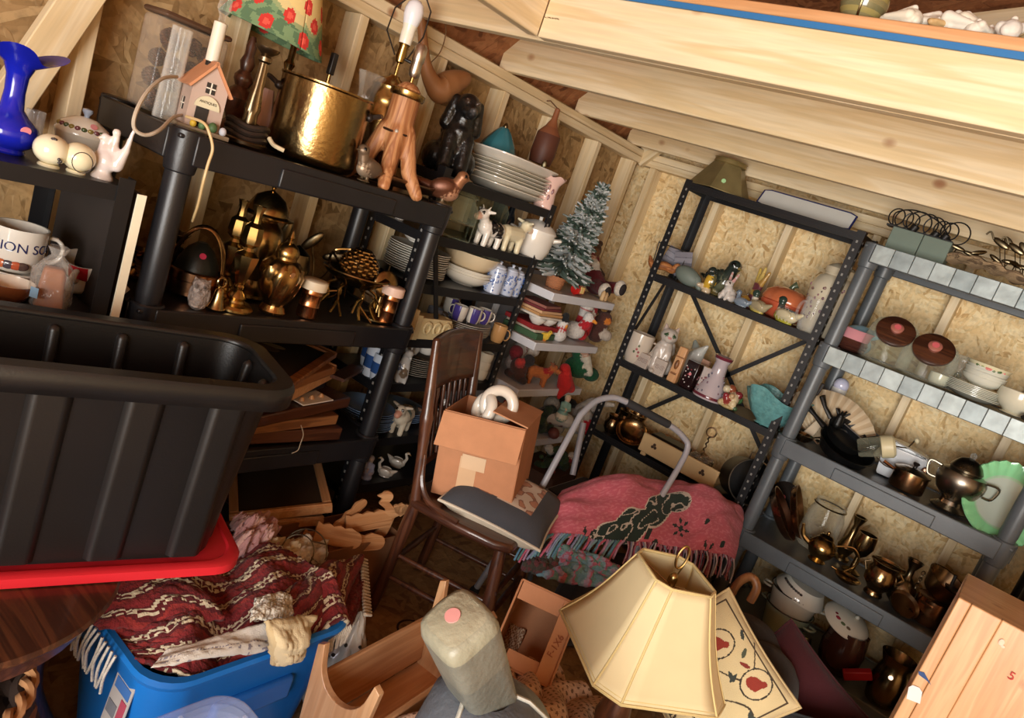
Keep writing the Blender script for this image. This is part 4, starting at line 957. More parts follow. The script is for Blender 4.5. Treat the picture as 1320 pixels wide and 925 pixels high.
picture('gold edged frame lying second from the top of the picture pile',(-1.90,1.38),(.45,.40,.03),Z3+.22,26,'#8b6633','#2b241c',matf='brown_y')
flat('wooden_slab','orange-brown wooden panel in the picture pile under the brass shelf','panel',Z3+.178,(-1.91,1.40),(.43,.44,.036),30,'honey_x','#b4693a',bevel=.004)
flat('ring_binder','dark navy binder with white papers sticking out, in the picture pile','binder',Z3+.142,(-1.93,1.42),(.36,.42,.033),22,'plastic','#1e1c28',bevel=.004)
flat('paper_sheets','white paper sheets poking out above the carved wooden tray','paper',Z3+.137,(-1.81,1.56),(.16,.15,.004),12,'paper','#e8e3dc')
t=thing('carved_plaque','reddish carved wooden plaque with small knobs below the papers','plaque',(-1.90,1.42,Z3+.092),R(14))
MB('#6e3d25').box((0,0,.02),(.40,.60,.04)).build('board','dark_y',t,bevel=.006)
for i in range(3): MB('#b98a62').lathe([(.008,.04),(.01,.05),(.005,.06),(0,.062)],12).build('knob','honey_z',t,(.17,.06+.05*i,0))
flat('wooden_board','pale brown board directly on the third resin shelf under the plaque','board',Z3+.050,(-1.92,1.36),(.42,.62,.036),5,'brown_y','#8a5b3a',bevel=.003)
flat('wooden_drawer_front','dark red wooden board lowest in the pile on the third resin shelf','board',Z3+.002,(-1.93,1.38),(.40,.66,.044),-3,'dark_y','#4a2018',bevel=.003)
flat('red_wooden_slat','thin dark red slat sticking out towards the narrow rack','slat',Z3+.20,(-1.83,1.755),(.05,.20,.012),30,'dark_y','#4a1f18')
cord('string_loop','pale string dangling from the wooden boards over the bottom shelf',P3([(388,548),(391,560),(387,572),(384,580),(376,584)],-1.69),.0016,'#b9ad98')
Z4=.132
picture('gold framed picture slanting on the bottom shelf, nearest the corner post',(-1.86,1.63),(.33,.40,.03),Z4+.14,60,'#a06a2c','#3a2c1c',(0,-16),matf='honey_y')
picture('gold framed picture under the slanting one on the bottom shelf',(-1.88,1.60),(.33,.40,.03),Z4+.095,66,'#8f5c26','#3a2c1c',(0,-9),matf='honey_y')
picture('black framed picture lying flat at the left of the bottom shelf',(-1.92,1.25),(.40,.44,.024),Z4+.09,6,'#1c1a1d','#1b1f2b',(0,0),matf='dark_x')
picture('olive edged frame under the black framed picture',(-1.91,1.27),(.42,.48,.028),Z4+.055,3,'#5a4a2e','#26221c',matf='brown_x')
picture('brown carved frame lying on the cardboard sheet of the bottom shelf',(-1.90,1.42),(.42,.55,.03),Z4+.02,-4,'#5e3a20','#2a1f18',matf='brown_y')
flat('cardboard_sheet','flattened cardboard tray edge jutting out below the frames','cardboard',Z4+.002,(-1.875,1.36),(.56,.84,.012),3,'card','#a07048')
L,h,m_=st(437,595,Z4,x=-2.0,top=(440,575))
for i,(dy,c) in enumerate(((0,'#9fb0d6'),(.055,'#b9c4de'))):
    solo(MB(c).lathe(pr(CUPP,.024,.06),20),'small_blue_cup','ceramic',('small pale blue cup in shadow behind the slanting frames','small pale blue cup in shadow, nearer the rack')[i],'cup',V((-2.03,1.86+dy*.0-.06+dy,Z4+.02)))
# ================================================================ narrow rack
XR_=-1.97
A,B,C,D,E_,F_,G_=[RZ[6]+.001,RZ[5]+.001,RZ[4]+.001,RZ[3]+.001,RZ[2]+.001,RZ[1]+.001,RZ[0]+.001]
# top: platters
L,h,m_=st(650,240,A,x=-2.0,top=(668,196))
def platter(lab,z,hw,hl,th,col='#e6e1d4',dx=0,dy=0,rz=0,name='oblong_platter'):
    mb=MB(col); P=[]
    def ring(sx_,sy_,zz): return [(sx_*((abs(cos(a))**.45)*(1 if cos(a) > 0 else -1)),sy_*((abs(sin(a))**.45)*(1 if sin(a) > 0 else -1)),zz) for a in [2*PI*i/40 for i in range(40)]]
    rs=[ring(hw*.6,hl*.7,0),ring(hw*.7,hl*.78,th*.2),ring(hw,hl,th),ring(hw,hl,th*1.12),ring(hw*.68,hl*.76,th*.42),ring(hw*.5,hl*.6,th*.3)]
    vs=[p for r_ in rs for p in r_]; fs=[(i*40+k,i*40+(k+1) % 40,(i+1)*40+(k+1) % 40,(i+1)*40+k) for i in range(5) for k in range(40)]+[tuple(range(40))[::-1],tuple(range(200,240))]
    mb.add(vs,fs); return solo(mb,name,'ceramic',lab,'platter',V((L.x+dx,L.y+dy,z)),rz)
zz=A
for i in range(6):
    th=.03 if i < 2 else .02
    platter('white oblong platter in the stack on top of the narrow rack',zz,.13,.20-(.012 if i < 1 else 0),th,('#dcd6c8','#e6e1d4','#d8d2c0')[i % 3],random.uniform(-.003,.003),random.uniform(-.004,.004))['group']='white platters on top of the rack'
    zz += .0235 if i < 2 else .0145
platter('deep white serving dish topmost on the platter stack',zz,.14,.21,.045,'#ddd7cc',name='serving_dish')
L2,h,m_=st(643,190,zz+.02,x=-2.04,top=(646,160))
t=thing('teal_glass_shade','small ribbed teal glass lamp shade sitting in the top serving dish','lamp shade',L2)
MB('#2f6d78').lathe(pr([(1,0),(1,.05),(.75,.45),(.4,.8),(.2,.95),(0,.97)],27*m_,h),40,fn=lambda r,z,a: (r*(1+.06*abs(sin(6*a))),z)).build('glass','ceramic',t)
MB('#4a3a28').lathe(pr([(.12,.94),(.14,1.0),(.05,1.1),(0,1.1)],27*m_,h),12).build('cap','metal',t)
L,h,m_=st(704,255,A,x=-1.90,top=(716,228))
t=thing('cream_pitcher','pink and white pottery pitcher with a wavy rim at the rack end','pitcher',L,face_cam(L)); r=13*m_
MB('#dcb9ae').lathe(pr([(1,0),(1.05,.06),(.9,.2),(.75,.5),(.85,.75),(1.25,1),(1.15,1),(.75,.75),(0,.7)],r,h),32,fn=lambda r_,z,a: (r_*(1+.08*cos(2*a)*(z/h)),z+(.006*sin(5*a) if z > h*.9 else 0))).build('body','ceramic',t)
MB('#d3a79c').tube([(-r*.8,0,h*.8),(-r*1.7,0,h*.75),(-r*1.6,0,h*.4),(-r*.85,0,h*.25)],r*.14,7).build('handle','ceramic',t,sub=1)
for (a,z) in ((-.3,.5),(.2,.35),(0,.65),(.5,.55)): MB('#8a5f62').ell((r*.86*sin(a),-r*.86*cos(a),h*z),(.005,.003,.012)).build('painted_flower','ceramic',t)
L,h,m_=st(731,240,A-.0,x=-2.02,top=(738,205))
t=thing('metal_flower','dark metal flower ornament with a price tag behind the pink pitcher','ornament',V((-2.02,RY1-.05,A)),face_cam(L))
q=V((0,0,0)); off=L.y-(RY1-.05)
MB('#1e2420').lathe([(.0,0),(.035,0),(.035,.006),(.006,.02),(.005,.06),(0,.06)],16).build('base','metal',t)
mb=MB('#252b26'); mb.tube(smoothpts([(0,0,.02),(.03,0,.06),(.08,.0,.10)],5),.004,6)
for i in range(6): a=i*PI/3; mb.ell((.085+.022*cos(a),-.004,.11+.022*sin(a)),(.016,.005,.016))
mb.ell((.085,-.012,.11),(.009,.006,.009),'#6a6258'); mb.build('flower','metal',t)
mb=MB('#222823'); mb.tube(smoothpts([(0,0,.05),(-.0,0,.10),(.05,0,.17)],5),.003,6).ell((.055,0,.175),(.012,.004,.02)); mb.build('leaf','metal',t)
MB('#cdb8a4').box((0,0,0),(.02,.001,.028)).build('price_tag','paper',t,(.09,-.02,.055),(0,12,0))
# level B: jars, cow, tureen
def gjar(lab,u,v,top,x,wpx,lid=True):
    L,h,m_=st(u,v,B,x=x,top=top); t=thing('green_glass_jar',lab,'jar',L,face_cam(L)+R(10)); w=wpx*m_
    mb=MB('#c6cfb4'); P=[(w*.98,0),(w,.006),(w,h*.62),(w*.8,h*.74),(w*.62,h*.78),(w*.62,h*.86)]
    mb.lathe(P,4,TR(rot=(0,0,45),s=(1.3,1.3,1))); mb.build('jar','glass',t,bevel=.008,seg=3)
    MB('#a9b296').lathe([(w*.78,h*.85),(w*.8,h*.88),(w*.5,h*.95),(w*.2,h),(0,h)],24).build('lid','glass',t)
gjar('square green glass canister at the left of the cow figurine',595,275,(601,243),-1.90,20)
gjar('square green glass canister standing behind the cow figurine',632,270,(640,240),-2.06,23)
L,h,m_=st(630,300,B,x=-1.88,top=(636,270))
mb=fig('cow_figurine','ceramic','white ceramic cow creamer with black spots looking left','figurine',L,xface(L,-38),quad('#e6e0d6','#1f1c1c',None,'#dfb7a4',None,'#d8cdb8',None,.02),h*.92,vox=h/44)
L,h,m_=st(660,305,B,x=-1.89,top=(664,283))
fig('cow_creamer','ceramic','cream yellow cow creamer facing away beside the white tureen','figurine',L,xface(L,140),quad('#e3d9b8',None,None,'#d8b9a0'),h*1.05,vox=h/40)
L,h,m_=st(686,315,B,x=-1.91,top=(694,276))
t=thing('white_tureen','white covered tureen with ear-shaped handles at the rack end','tureen',L,face_cam(L)); r=25*m_
MB('#dfdad0').lathe(pr([(.75,0),(.8,.04),(.95,.2),(1,.5),(1,.62),(.92,.62),(.9,.3),(0,.2)],r,h),32).build('body','ceramic',t)
lidknob(t,r,h*.62,h*.3,'#e2ddd4','ceramic',kr=.2)
for s in (-1,1): MB('#dfdad0').cap((s*r*.9,0,h*.5),(s*r*1.32,-.004,h*.56),.012,.007).build('handle','ceramic',t)
L,h,m_=st(575,275,B,x=-1.90,top=(578,258))
fig('pig_figurine','ceramic','small pink pig figurine peeking past the resin unit corner','figurine',V((L.x,max(L.y,RY0+.04),B)),xface(L),quad('#d9a997',None,None,'#c98f80'),.055)
L,h,m_=st(560,275,B,x=-2.06,top=(566,250))
fig('pink_figurine','ceramic','small pale pink seated figurine at the back left of the jar shelf','figurine',V((-2.05,RY0+.05,B)),FACE,person_fig('#d4b3a4'),.08)
L,h,m_=st(657,280,B,x=-2.05,top=(662,258))
solo(MB('#1b1f26').lathe(pr([(.9,0),(1,.05),(1,.55),(.5,.7),(.38,.9),(.42,1),(0,1)],8*m_,h*1.1),20),'dark_bottle','ceramic','small dark blue bottle between the green canister and the tureen','bottle',L)
# level C
L,h,m_=st(532,345,C,x=-1.99,top=(538,300))
L=V((-2.0,RY0+.155,C))
plates(12,L,.125,.0085,'dinner_plate','white plate in the tall stack at the left of the plate shelf','white plates stacked on the rack','#dfdace',jit=.003)
solo(MB('#e6e2da').lathe([(a*.085,b*.05) for a,b in BOWL],32),'white_bowl','ceramic','white bowl on top of the tall plate stack','bowl',L+V((0,-.02,.125)))
L,h,m_=st(597,370,C,x=-1.975,top=(606,328))
L=V((-1.985,max(L.y,RY0+.42),C))
plates(3,L,.115,.012,'shallow_bowl','shallow white bowl in the pile under the cream mixing bowl','shallow bowls on the rack','#ded8ca',prof=BOWL,th=.05,jit=.002)
solo(MB('#d9c6a4').lathe([(a*.128,b*.085)+(('#b58a66',) if i == 5 else ('#c9c2a4',) if i > 5 else ()) for i,(a,b) in enumerate(BOWL)],40),'mixing_bowl','ceramic','cream mixing bowl with brown rim on the bowl pile','bowl',L+V((0,0,.055)))
solo(MB('#8d8a84').cap((0,0,0),(.11,.02,.05),.004,.003).ell((0,0,0),(.022,.014,.006)),'spoon','metal','metal spoon resting in the cream mixing bowl','spoon',L+V((-.03,-.01,.088)))
def canister(lab,u,v,top,x,wpx,pat='#5a74a8',z=C,knob=True,slope=False):
    L,h,m_=st(u,v,z,x=x,top=top); L.y=min(L.y,RY1-.035); t=thing('delft_canister',lab,'canister',L,face_cam(L)); w=wpx*m_
    mb=MB('#b9c3d8').lathe(pr([(.9,0),(1,.03),(1,.74),(.8,.8)],w,h),24)
    for i in range(34):
        a=random.uniform(-1.6,1.6); zz=random.uniform(.1,.68); mb.ell((w*.99*sin(a),-w*.99*cos(a),h*zz),(random.uniform(.003,.007),.002,random.uniform(.003,.009)),pat if i % 3 else '#33508f',seg=7,rings=4)
    mb.build('body','ceramic',t)
    l_=MB('#c3cbdc').lathe(pr([(.86,.78),(.88,.82),(.6,.88),(0,.9)],w,h),24).build('lid','ceramic',t)
    MB('#cfd6e4').lathe(pr([(.2,.88),(.15,.93),(.28,.97),(0,1)],w,h),14).build('knob','ceramic',l_)
canister('blue and white pottery canister, left of the three beside the bowls',637,365,(643,335),-1.89,11)
canister('blue and white pottery canister, middle of the three beside the bowls',653,370,(660,340),-1.89,10)
canister('blue and white pottery canister, right of the three beside the bowls',669,376,(676,345),-1.90,10)
L,h,m_=st(682,350,C,x=-1.93,top=(685,338))
t=thing('funnel_jug','pale blue slanted porcelain spout jug behind the canisters','jug',V((-2.06,min(L.y,RY1-.05),C)))
MB('#b4bfd6').lathe(pr([(.9,0),(1,.1),(.8,.5),(.4,.62),(.75,1),(.65,1),(0,.6)],.03,.15),22).build('body','ceramic',t)
# level D: plaster bracket, mugs, plates
L,h,m_=st(562,420,D,x=-1.90,top=(562,395))
t=thing('plaster_bracket','cream carved plaster bracket lying on its side on the rack','bracket',V((-1.875,RY0+.17,D+.004)),R(90))
mb=MB('#d3bd8d')
for i,(x,w,hh) in enumerate(((-.135,.03,.105),(-.105,.03,.12),(-.075,.025,.10))): mb.box((x,0,hh/2),(w,.10,hh))
mb.box((.03,0,.045),(.19,.085,.085),top=.94)
for i in range(3): mb.tube([(-.02+.055*i+.022*(1-.25*k/8)*cos(k*.8),-.046,.05+.026*(1-.2*k/8)*sin(k*.8)) for k in range(12)],.006,6)
mb.ell((.125,0,.045),(.03,.045,.045)); mb.build('plaster','bisque',t,bevel=.008,seg=3)
def pmug(lab,u,v,x,z,r,h,col,bands=None,rz=None,grp=None):
    L,_,_=st(u,v,z,x=x); L.y=min(max(L.y,RY0+r+.01),RY1-r-.012)
    return mug('mug',lab,L,r,h,col,(face_cam(L)+R(-15)) if rz is None else rz,grp,bands)
def delft(a,z,i): return ('#3d568f' if (int(a*28*2.3)+i*3) % 3 else '#9aa6bb') if 1 < i < 5 and .2 < z < .8 else None
pmug('dark blue and white mug at the back left of the mug shelf',563,395,-2.06,D,.034,.075,'#8f9bb0',delft)
pmug('dark blue and white patterned mug behind the plaster bracket',590,402,-2.02,D,.036,.08,'#9aa3b2',delft)
L=V((-1.99,RY1-.20,D));
plates(7,L,.135,.0075,'dinner_plate','white plate in the stack under the purple and white mugs','plates under the purple mugs','#d9d4ca',jit=.003)
zz=D+.0075*6+.024
def purp(a,z,i): return '#4a3f8a' if 1 <= i < 5 and (.12 < a < .30 or .62 < a < .80) else None
for k,(dx,dy) in enumerate(((.055,-.095),(.075,-.02),(-.05,-.04),(.07,.056))):
    mug('mug',('purple and white striped mug, left of the row on the plate stack','purple and white striped mug, middle of the row on the plate stack','purple and white striped mug behind the others on the plate stack','purple and white striped mug, right of the row on the plate stack')[k],V((L.x+dx,L.y+dy,zz)),.032,.066,'#ddd7cc',face_cam(L)+R((160,20,40,20)[k]),'purple and white mugs',purp)
pmug('tan brown mug at the right end of the mug shelf',676,415,-1.885,D,.034,.082,'#c39763')
# level E
def bluem(lab,u,v,x,top):
    L,h,m_=st(u,v,E_,x=x,top=top); L.y=max(L.y,RY0+.03)
    return mug('mug',lab,L,13*m_,h,'#c6cedb',face_cam(L)+R(30),None,lambda a,z,i: '#2f4f86' if 1 <= i < 5 and .25 < z < .8 else None)
bluem('blue and white banded mug seen beneath the brass shelf, left one',457,466,-1.93,(462,444))
bluem('blue and white banded mug seen beneath the brass shelf, right one',475,477,-1.885,(480,456))
bluem('blue and white mug stacked behind the two banded ones',480,450,-2.03,(484,432))
L,h,m_=st(518,480,E_,x=-1.88,top=(526,448))
fig('cat_pitcher','ceramic','white porcelain animal-shaped pitcher standing by the resin post','pitcher',V((L.x,L.y,E_)),xface(L,20),[c_((0,0,.15),(0,0,.5),.22,.18,'#cfcdc9'),c_((0,0,.5),(.05,0,.8),.15,.14,'#d6d4d0'),e_((.1,0,.88),(.16,.13,.12),'#d6d4d0'),c_((.2,0,.86),(.34,0,.82),.07,.04,'#d6d4d0'),c_((-.02,.08,.95),(-.08,.1,1.08),.05,.02,'#cfcdc9'),c_((-.02,-.08,.95),(-.08,-.1,1.08),.05,.02,'#cfcdc9'),c_((-.15,0,.7),(-.36,0,.55),.035,.035,'#cfcdc9'),c_((-.36,0,.55),(-.18,0,.3),.035,.035,'#cfcdc9'),
    c_((.1,.1,.1),(.12,.1,.0),.08,.07,'#cfcdc9'),c_((.1,-.1,.1),(.12,-.1,.0),.08,.07,'#cfcdc9'),e_((.1,-.18,.45),(.06,.04,.1),'#6a7894'),e_((.2,0,.3),(.04,.08,.1),'#7b6a58')],h*.97)
L=V((-1.985,RY0+.29,E_)); plates(9,L,.12,.0085,'dinner_plate','grey-rimmed plate in the stack beside the chair back','plates beside the chair back','#c9c4b9',rimcol='#8d8478',jit=.003)
zz=E_+.0085*8+.024
for k,dy in enumerate((-.05,.04)): mug('teacup',('white teacup on the plate stack beside the chair, left one','white teacup on the plate stack beside the chair, right one')[k],V((L.x+.03,L.y+dy,zz)),.036,.06,'#d2cdc4',face_cam(L)+R(120),handle=k == 0,cat='cup')
L=V((-1.98,RY1-.20,E_)); plates(8,L,.115,.0085,'salad_plate','cream plate in the stack seen through the chair spindles','plates behind the chair spindles','#c9bfa8',jit=.003)
for k in range(2):
    for j in range(3): mug('teacup','cream teacup in the two stacks at the right end of the rack shelf',V((-1.90-.0*k-.085*k,RY1-.055,E_+.04*j)),.034,.05,'#d3cab5',R(20),'cream teacups stacked at the rack end',handle=False,cat='cup')
# level F
L=V((-1.985,RY0+.13,F_)); plates(9,L,.118,.0085,'blue_plate','blue glass plate in the leaning stack below the blue mugs','blue plates on the rack','#42628f',jit=.004,rimcol='#8fb0da')
L=V((-2.03,RY0+.37,F_)); plates(5,L,.11,.009,'blue_plate','blue glass plate in the stack behind the pig ornament','blue plates behind the pig','#3f5a80',rimcol='#7d98bb')
L,h,m_=st(508,558,F_,x=-1.885,top=(514,522))
pg=quad('#c9bca6',None,'#cbbda8','#c98f78','#b9ab98'); pg += [e_((.12,-.22,.62),(.1,.06,.1),'#5d6f68'),e_((.0,0,.7),(.12,.2,.1),'#75837a'),c_((-.3,0,.55),(.15,0,.55),.3,.28,'#c9bca6')]
fig('pig_ornament','ceramic','cream ceramic pig with a grey-green flower on its side','figurine',V((-1.895,L.y+.03,F_)),R(-62),pg,h*1.05,vox=h/44)
L,h,m_=st(550,550,F_,x=-1.92,top=(545,508))
fig('goose_figurine','ceramic','white goose figurine with dark neck band behind the pig','figurine',V((-1.93,L.y+.02,F_)),RIGHT,[e_((0,0,.3),(.34,.2,.22),'#a98a78'),c_((.2,0,.4),(.2,0,.8),.1,.075,'#c9c4bc'),c_((.2,0,.62),(.2,0,.68),.095,.09,'#20201e'),e_((.25,0,.88),(.14,.1,.1),'#d3cec6'),c_((.36,0,.86),(.5,0,.8),.045,.02,'#d8d2c4'),e_((0,0,.04),(.25,.18,.05),'#b5a591'),c_((-.3,0,.3),(-.45,0,.4),.1,.04,'#9a7f70')],.145)
L,h,m_=st(560,565,F_,x=-1.89,top=(560,545))
fig('egg_cup_chick','ceramic','tiny cream chick figurine next to the goose','figurine',V((-1.89,min(L.y,RY1-.05),F_)),xface(L),bird('#c9b79c',beak='#b98f4a'),.05)
# level G
L,h,m_=st(478,605,G_,x=-1.885,top=(486,578));
n=person_fig('#9fa6c2','#c9b3a2','#a39a98',None,'#b9bfd6'); n += [e_((.1,.1,.3),(.12,.1,.1),'#c2aeb0'),e_((.08,-.1,.22),(.12,.1,.1),'#8d92b5'),e_((0,.0,.3),(.26,.26,.2),'#a9aec6')]
fig('porcelain_lady','ceramic','lilac and white porcelain lady figurine low on the rack','figurine',V((-1.90,L.y,G_)),xface(L),n,.11)
fig('porcelain_lady','ceramic','blue-grey porcelain lady figurine behind the lilac one','figurine',V((-2.0,L.y+.06,G_)),xface(L),person_fig('#8b97a8','#c2b0a0','#6d6258'),.13)
def swan(lab,L,s,rz):
    fig('swan_figurine','ceramic',lab,'figurine',L,rz,[e_((0,0,.25),(.42,.24,.22),'#c9bfb2'),c_((.3,0,.3),(.42,0,.6),.1,.07,'#cfc6b9'),c_((.42,0,.6),(.3,0,.82),.07,.06,'#cfc6b9'),c_((.3,0,.82),(.42,0,.9),.06,.06,'#cfc6b9'),c_((.42,0,.9),(.56,0,.82),.05,.02,'#b98a4c'),c_((-.3,0,.34),(-.55,0,.5),.14,.04,'#c9bfb2'),e_((0,.2,.34),(.3,.07,.16),'#d3cabd'),e_((0,-.2,.34),(.3,.07,.16),'#d3cabd'),e_((0,0,.04),(.3,.2,.05),'#b9afa2')],s)
L,h,m_=st(500,602,G_,x=-1.885,top=(502,585)); swan('white swan figurine facing the lilac lady',V((-1.89,L.y,G_)),.085,LEFT)
L,h,m_=st(512,598,G_,x=-1.92,top=(514,580)); swan('white swan figurine facing right at the back of the low rack shelf',V((-1.95,L.y+.03,G_)),.09,RIGHT)
# ================================================================ Christmas things on the white corner shelves
w1,w2,w3,w4=[z+.0005 for z in WZ]
# snowy tree in a basket
L=V((-1.90,WY0+.09,w1)); L,h,m_=st(722,345,w1,x=-1.86,top=(782,208))
L.y=max(L.y,WY0+.06)
t=thing('snowy_tree','small flocked artificial Christmas tree leaning from a wicker basket','tree',L)
mb=MB('#a8714f')
for i in range(9): mb.tube([((.036+.001*i)*cos(a),(.036+.001*i)*sin(a),.005+.0065*i+.0015*(1 if int(a*5) % 2 else -1)) for a in [2*PI*k/30 for k in range(30)]],.0042,6,closed=True)
mb.lathe([(.034,.001),(.043,.06),(.0,.058)],20,col='#7d5238'); mb.build('basket','bisque',t)
top=V((.0,.12,.53)); base=V((0,0,.05))
MB('#4b3b2c').tube([base,base.lerp(top,.5),top],[.007,.006,.003],6).build('trunk','matte',t)
mb=MB('#5f7268'); rnd=random.Random(3)
for i in range(280):
    f=(i/280)**.85; p=base.lerp(top,.06+.92*f); rad=.135*(1-f)**.8+.014; a=i*2.39996
    d=V((cos(a),sin(a),.12-.55*(1-f)*.6)).normalized(); q=p+d*rad*rnd.uniform(.75,1.15)
    mb.tube([p.lerp(q,.1),p.lerp(q,.6),q],[.010,.014,.005],6,('#55665c','#a3a9a8','#b5b9b8','#33443a','#9aa09f')[i % 5])
    for s in range(3):
        e=q+V((rnd.uniform(-.02,.02),rnd.uniform(-.02,.02),rnd.uniform(-.012,.02))); mb.tube([p.lerp(q,.6),e],[.008,.0035],5,('#bcc1c1','#868f8b','#3f5046')[(i+s) % 3])
mb.build('snowy_branches','foliage',t)
L,h,m_=st(748,372,w1,x=-1.80,top=(752,355))
mb=MB('#b3231f').lathe(pr([(.9,0),(1,.05),(1,.9),(.92,1),(.85,1),(.8,.9),(0,.85)],.026,.055),26,TR((0,0,.026),(0,90,0)))
mb.box((.028,-.024,.03),(.03,.006,.03),'#e6c67a'); solo(mb,'red_candle_jar','ceramic','red glass candle jar with gold label lying on the top white shelf','candle',V((-1.80,ax(742,370,-1.8).y,w1)),R(90))
# seated plush Santa, boots towards the room
L=V((-1.90,ax(775,355,-1.9).y,w1))
t=thing('plush_santa','seated plush Santa with dark soled white boots hanging off the top shelf','plush toy',L,R(-10))
fig('body','wool','','',None,0,[c_((-.01,0,.05),(-.07,0,.10),.055,.05,'#5a1018'),c_((.02,.03,.05),(.09,.05,.075),.034,.03,'#5a1018'),c_((.02,-.03,.05),(.09,-.055,.04),.034,.03,'#5a1018'),e_((-.10,0,.15),.037,'#caa18a'),c_((-.11,0,.17),(-.14,.04,.20),.034,.012,'#6a121a'),e_((-.07,0,.14),(.03,.035,.03),'#d8d2c6')],1,parent=t,vox=.006)
for y in (.045,-.05):
    MB('#d5cabb').ell((0,0,0),(.032,.034,.042)).build('boot','wool',t,(.105,y*1.15,.062+y*.35))
    MB('#231c1c').ell((0,0,0),(.012,.023,.031)).build('boot_sole','matte',t,(.131,y*1.15-.006,.060+y*.35))
fig('teddy_bear','wool','dark brown plush bear propped behind the plush Santa','plush toy',V((-2.04,L.y+.05,w1)),R(-20),[c_((0,0,.06),(0,0,.14),.06,.05,'#4b3320'),e_((.01,0,.21),.048,'#503721'),e_((.05,0,.2),.02,'#6d4d30'),e_((0,.04,.25),.018,'#4b3320'),e_((0,-.04,.25),.018,'#4b3320'),c_((.03,.05,.12),(.08,.06,.1),.022,.02,'#4b3320'),c_((.03,-.05,.12),(.08,-.06,.1),.022,.02,'#4b3320'),c_((0,0,.15),(.02,0,.16),.055,.05,'#7a1a1e')],1.0,vox=.006)
for k,(dy,hh,c) in enumerate(((.0,.05,'#c2a276'),(.03,.045,'#b3936a'))): solo(MB(c).lathe(pr([(.8,0),(1,.1),(1,.8),(.4,1),(0,1)],.012,hh),16),'small_wooden_peg','bisque',('small tan wooden peg figure beside the boots, left one','small tan wooden peg figure beside the boots, right one')[k],'figurine',V((-1.775,ax(775,380,-1.775).y+dy+.02,w1)))
# second white shelf: boxes, dishes, sled of decorations
for k,(dz,c,d) in enumerate(((0,'#3c5a3e',(.2,.17,.03)),(.031,'#b9ae9c',(.18,.16,.012)),(.044,'#8c1f22',(.19,.19,.022)))):
    solo(MB(c).box((0,0,d[2]/2),d),'flat_gift_box','paper',('flat green box lowest in the pile on the second white shelf','thin tan box in the middle of the pile on the second white shelf','flat red box in the pile under the white bowls')[k],'box',V((-1.89,WY0+.115,w2+dz)),R(4-5*k),bevel=.003)
zz=w2+.067
for k,dy in enumerate((-.04,.05)): solo(MB('#d5d0c9').lathe([(a*.045,b*.034) for a,b in BOWL],26),'small_white_bowl','ceramic',('small white bowl on the red box, left one','small white bowl on the red box, right one')[k],'bowl',V((-1.83,WY0+.10+dy,zz)))
solo(MB('#d8d2c8').box((0,0,.006),(.15,.19,.012)),'white_tray','ceramic','thin white tray lying across the two small bowls','tray',V((-1.86,WY0+.105,zz+.035)),bevel=.004)
for k in range(4): solo(MB(('#b98d5c','#c9a37c','#6b2a2e','#8d5a50')[k]).box((0,0,.006),(.17-.006*k,.20-.012*k,.012)),'greeting_card_box','paper',('tan flat card box lowest on the white tray','light tan flat card box second on the white tray','maroon flat card box third on the white tray','dusty pink card box topmost on the white tray')[k],'box',V((-1.88,WY0+.11,zz+.048+.0125*k)),R(3*k),bevel=.001)
def soft(name,lab,cat,L,rz,nodes,s=1.0,vox=.006,mat='wool'): return fig(name,mat,lab,cat,L,rz,nodes,s,vox=vox)
y0=ax(735,420,-1.86).y
soft('goose_plush','white plush goose with orange bill among the red decorations','plush toy',V((-1.85,ax(738,430,-1.85).y,w2)),R(10),[e_((0,0,.05),(.06,.045,.045),'#cdc6c0'),c_((.03,.0,.07),(.045,.0,.13),.022,.02,'#d8d2cc'),e_((.05,0,.14),.026,'#d8d2cc'),c_((.07,0,.135),(.1,0,.125),.012,.008,'#d9892f'),c_((-.04,0,.05),(-.08,0,.07),.03,.012,'#cdc6c0'),c_((.045,0,.095),(.05,0,.1),.03,.028,'#b3202a')])
soft('plush_reindeer','dark brown plush head with orange nose at the end of the second shelf','plush toy',V((-1.86,ax(768,432,-1.86).y,w2)),R(-25),[c_((0,0,.04),(0,0,.1),.05,.045,'#4a2a24'),e_((.02,0,.13),(.045,.04,.04),'#54322a'),e_((.062,0,.125),.017,'#d0792c'),c_((-.01,.03,.16),(-.02,.05,.2),.012,.006,'#3a241c'),c_((-.01,-.03,.16),(-.02,-.05,.2),.012,.006,'#3a241c'),e_((.05,.03,.05),(.03,.03,.03),'#b9ada0')])
soft('red_stocking','bright red felt stocking with white cuff sticking up on the second shelf','stocking',V((-1.88,ax(752,408,-1.88).y,w2)),R(-30),[c_((0,0,.05),(0,0,.15),.035,.03,'#b01d22'),c_((0,0,.05),(.05,0,.03),.035,.03,'#b01d22'),c_((0,.0,.16),(0,.0,.18),.036,.036,'#d3cdc6'),c_((.0,.05,.04),(0,.05,.17),.022,.018,'#8c1a1e')])
soft('snowman_toy','small white snowman with black hat and red scarf on the second white shelf','toy',V((-1.80,ax(722,428,-1.8).y,w2)),R(-10),[e_((0,0,.035),.037,'#d6d2ce'),e_((0,0,.085),.028,'#d6d2ce'),c_((0,0,.108),(0,0,.13),.02,.018,'#1c1c1e'),e_((0,0,.108),(.03,.03,.004),'#1c1c1e'),c_((0,0,.066),(.0,.0,.068),.03,.03,'#b3202a'),e_((.028,0,.086),.007,'#d98a2e')])
soft('yellow_duck_toy','tiny yellow duck toy on the second white shelf','toy',V((-1.79,ax(710,412,-1.79).y,w2)),R(0),bird('#d9b53c',beak='#c9752a'),.06,.003)
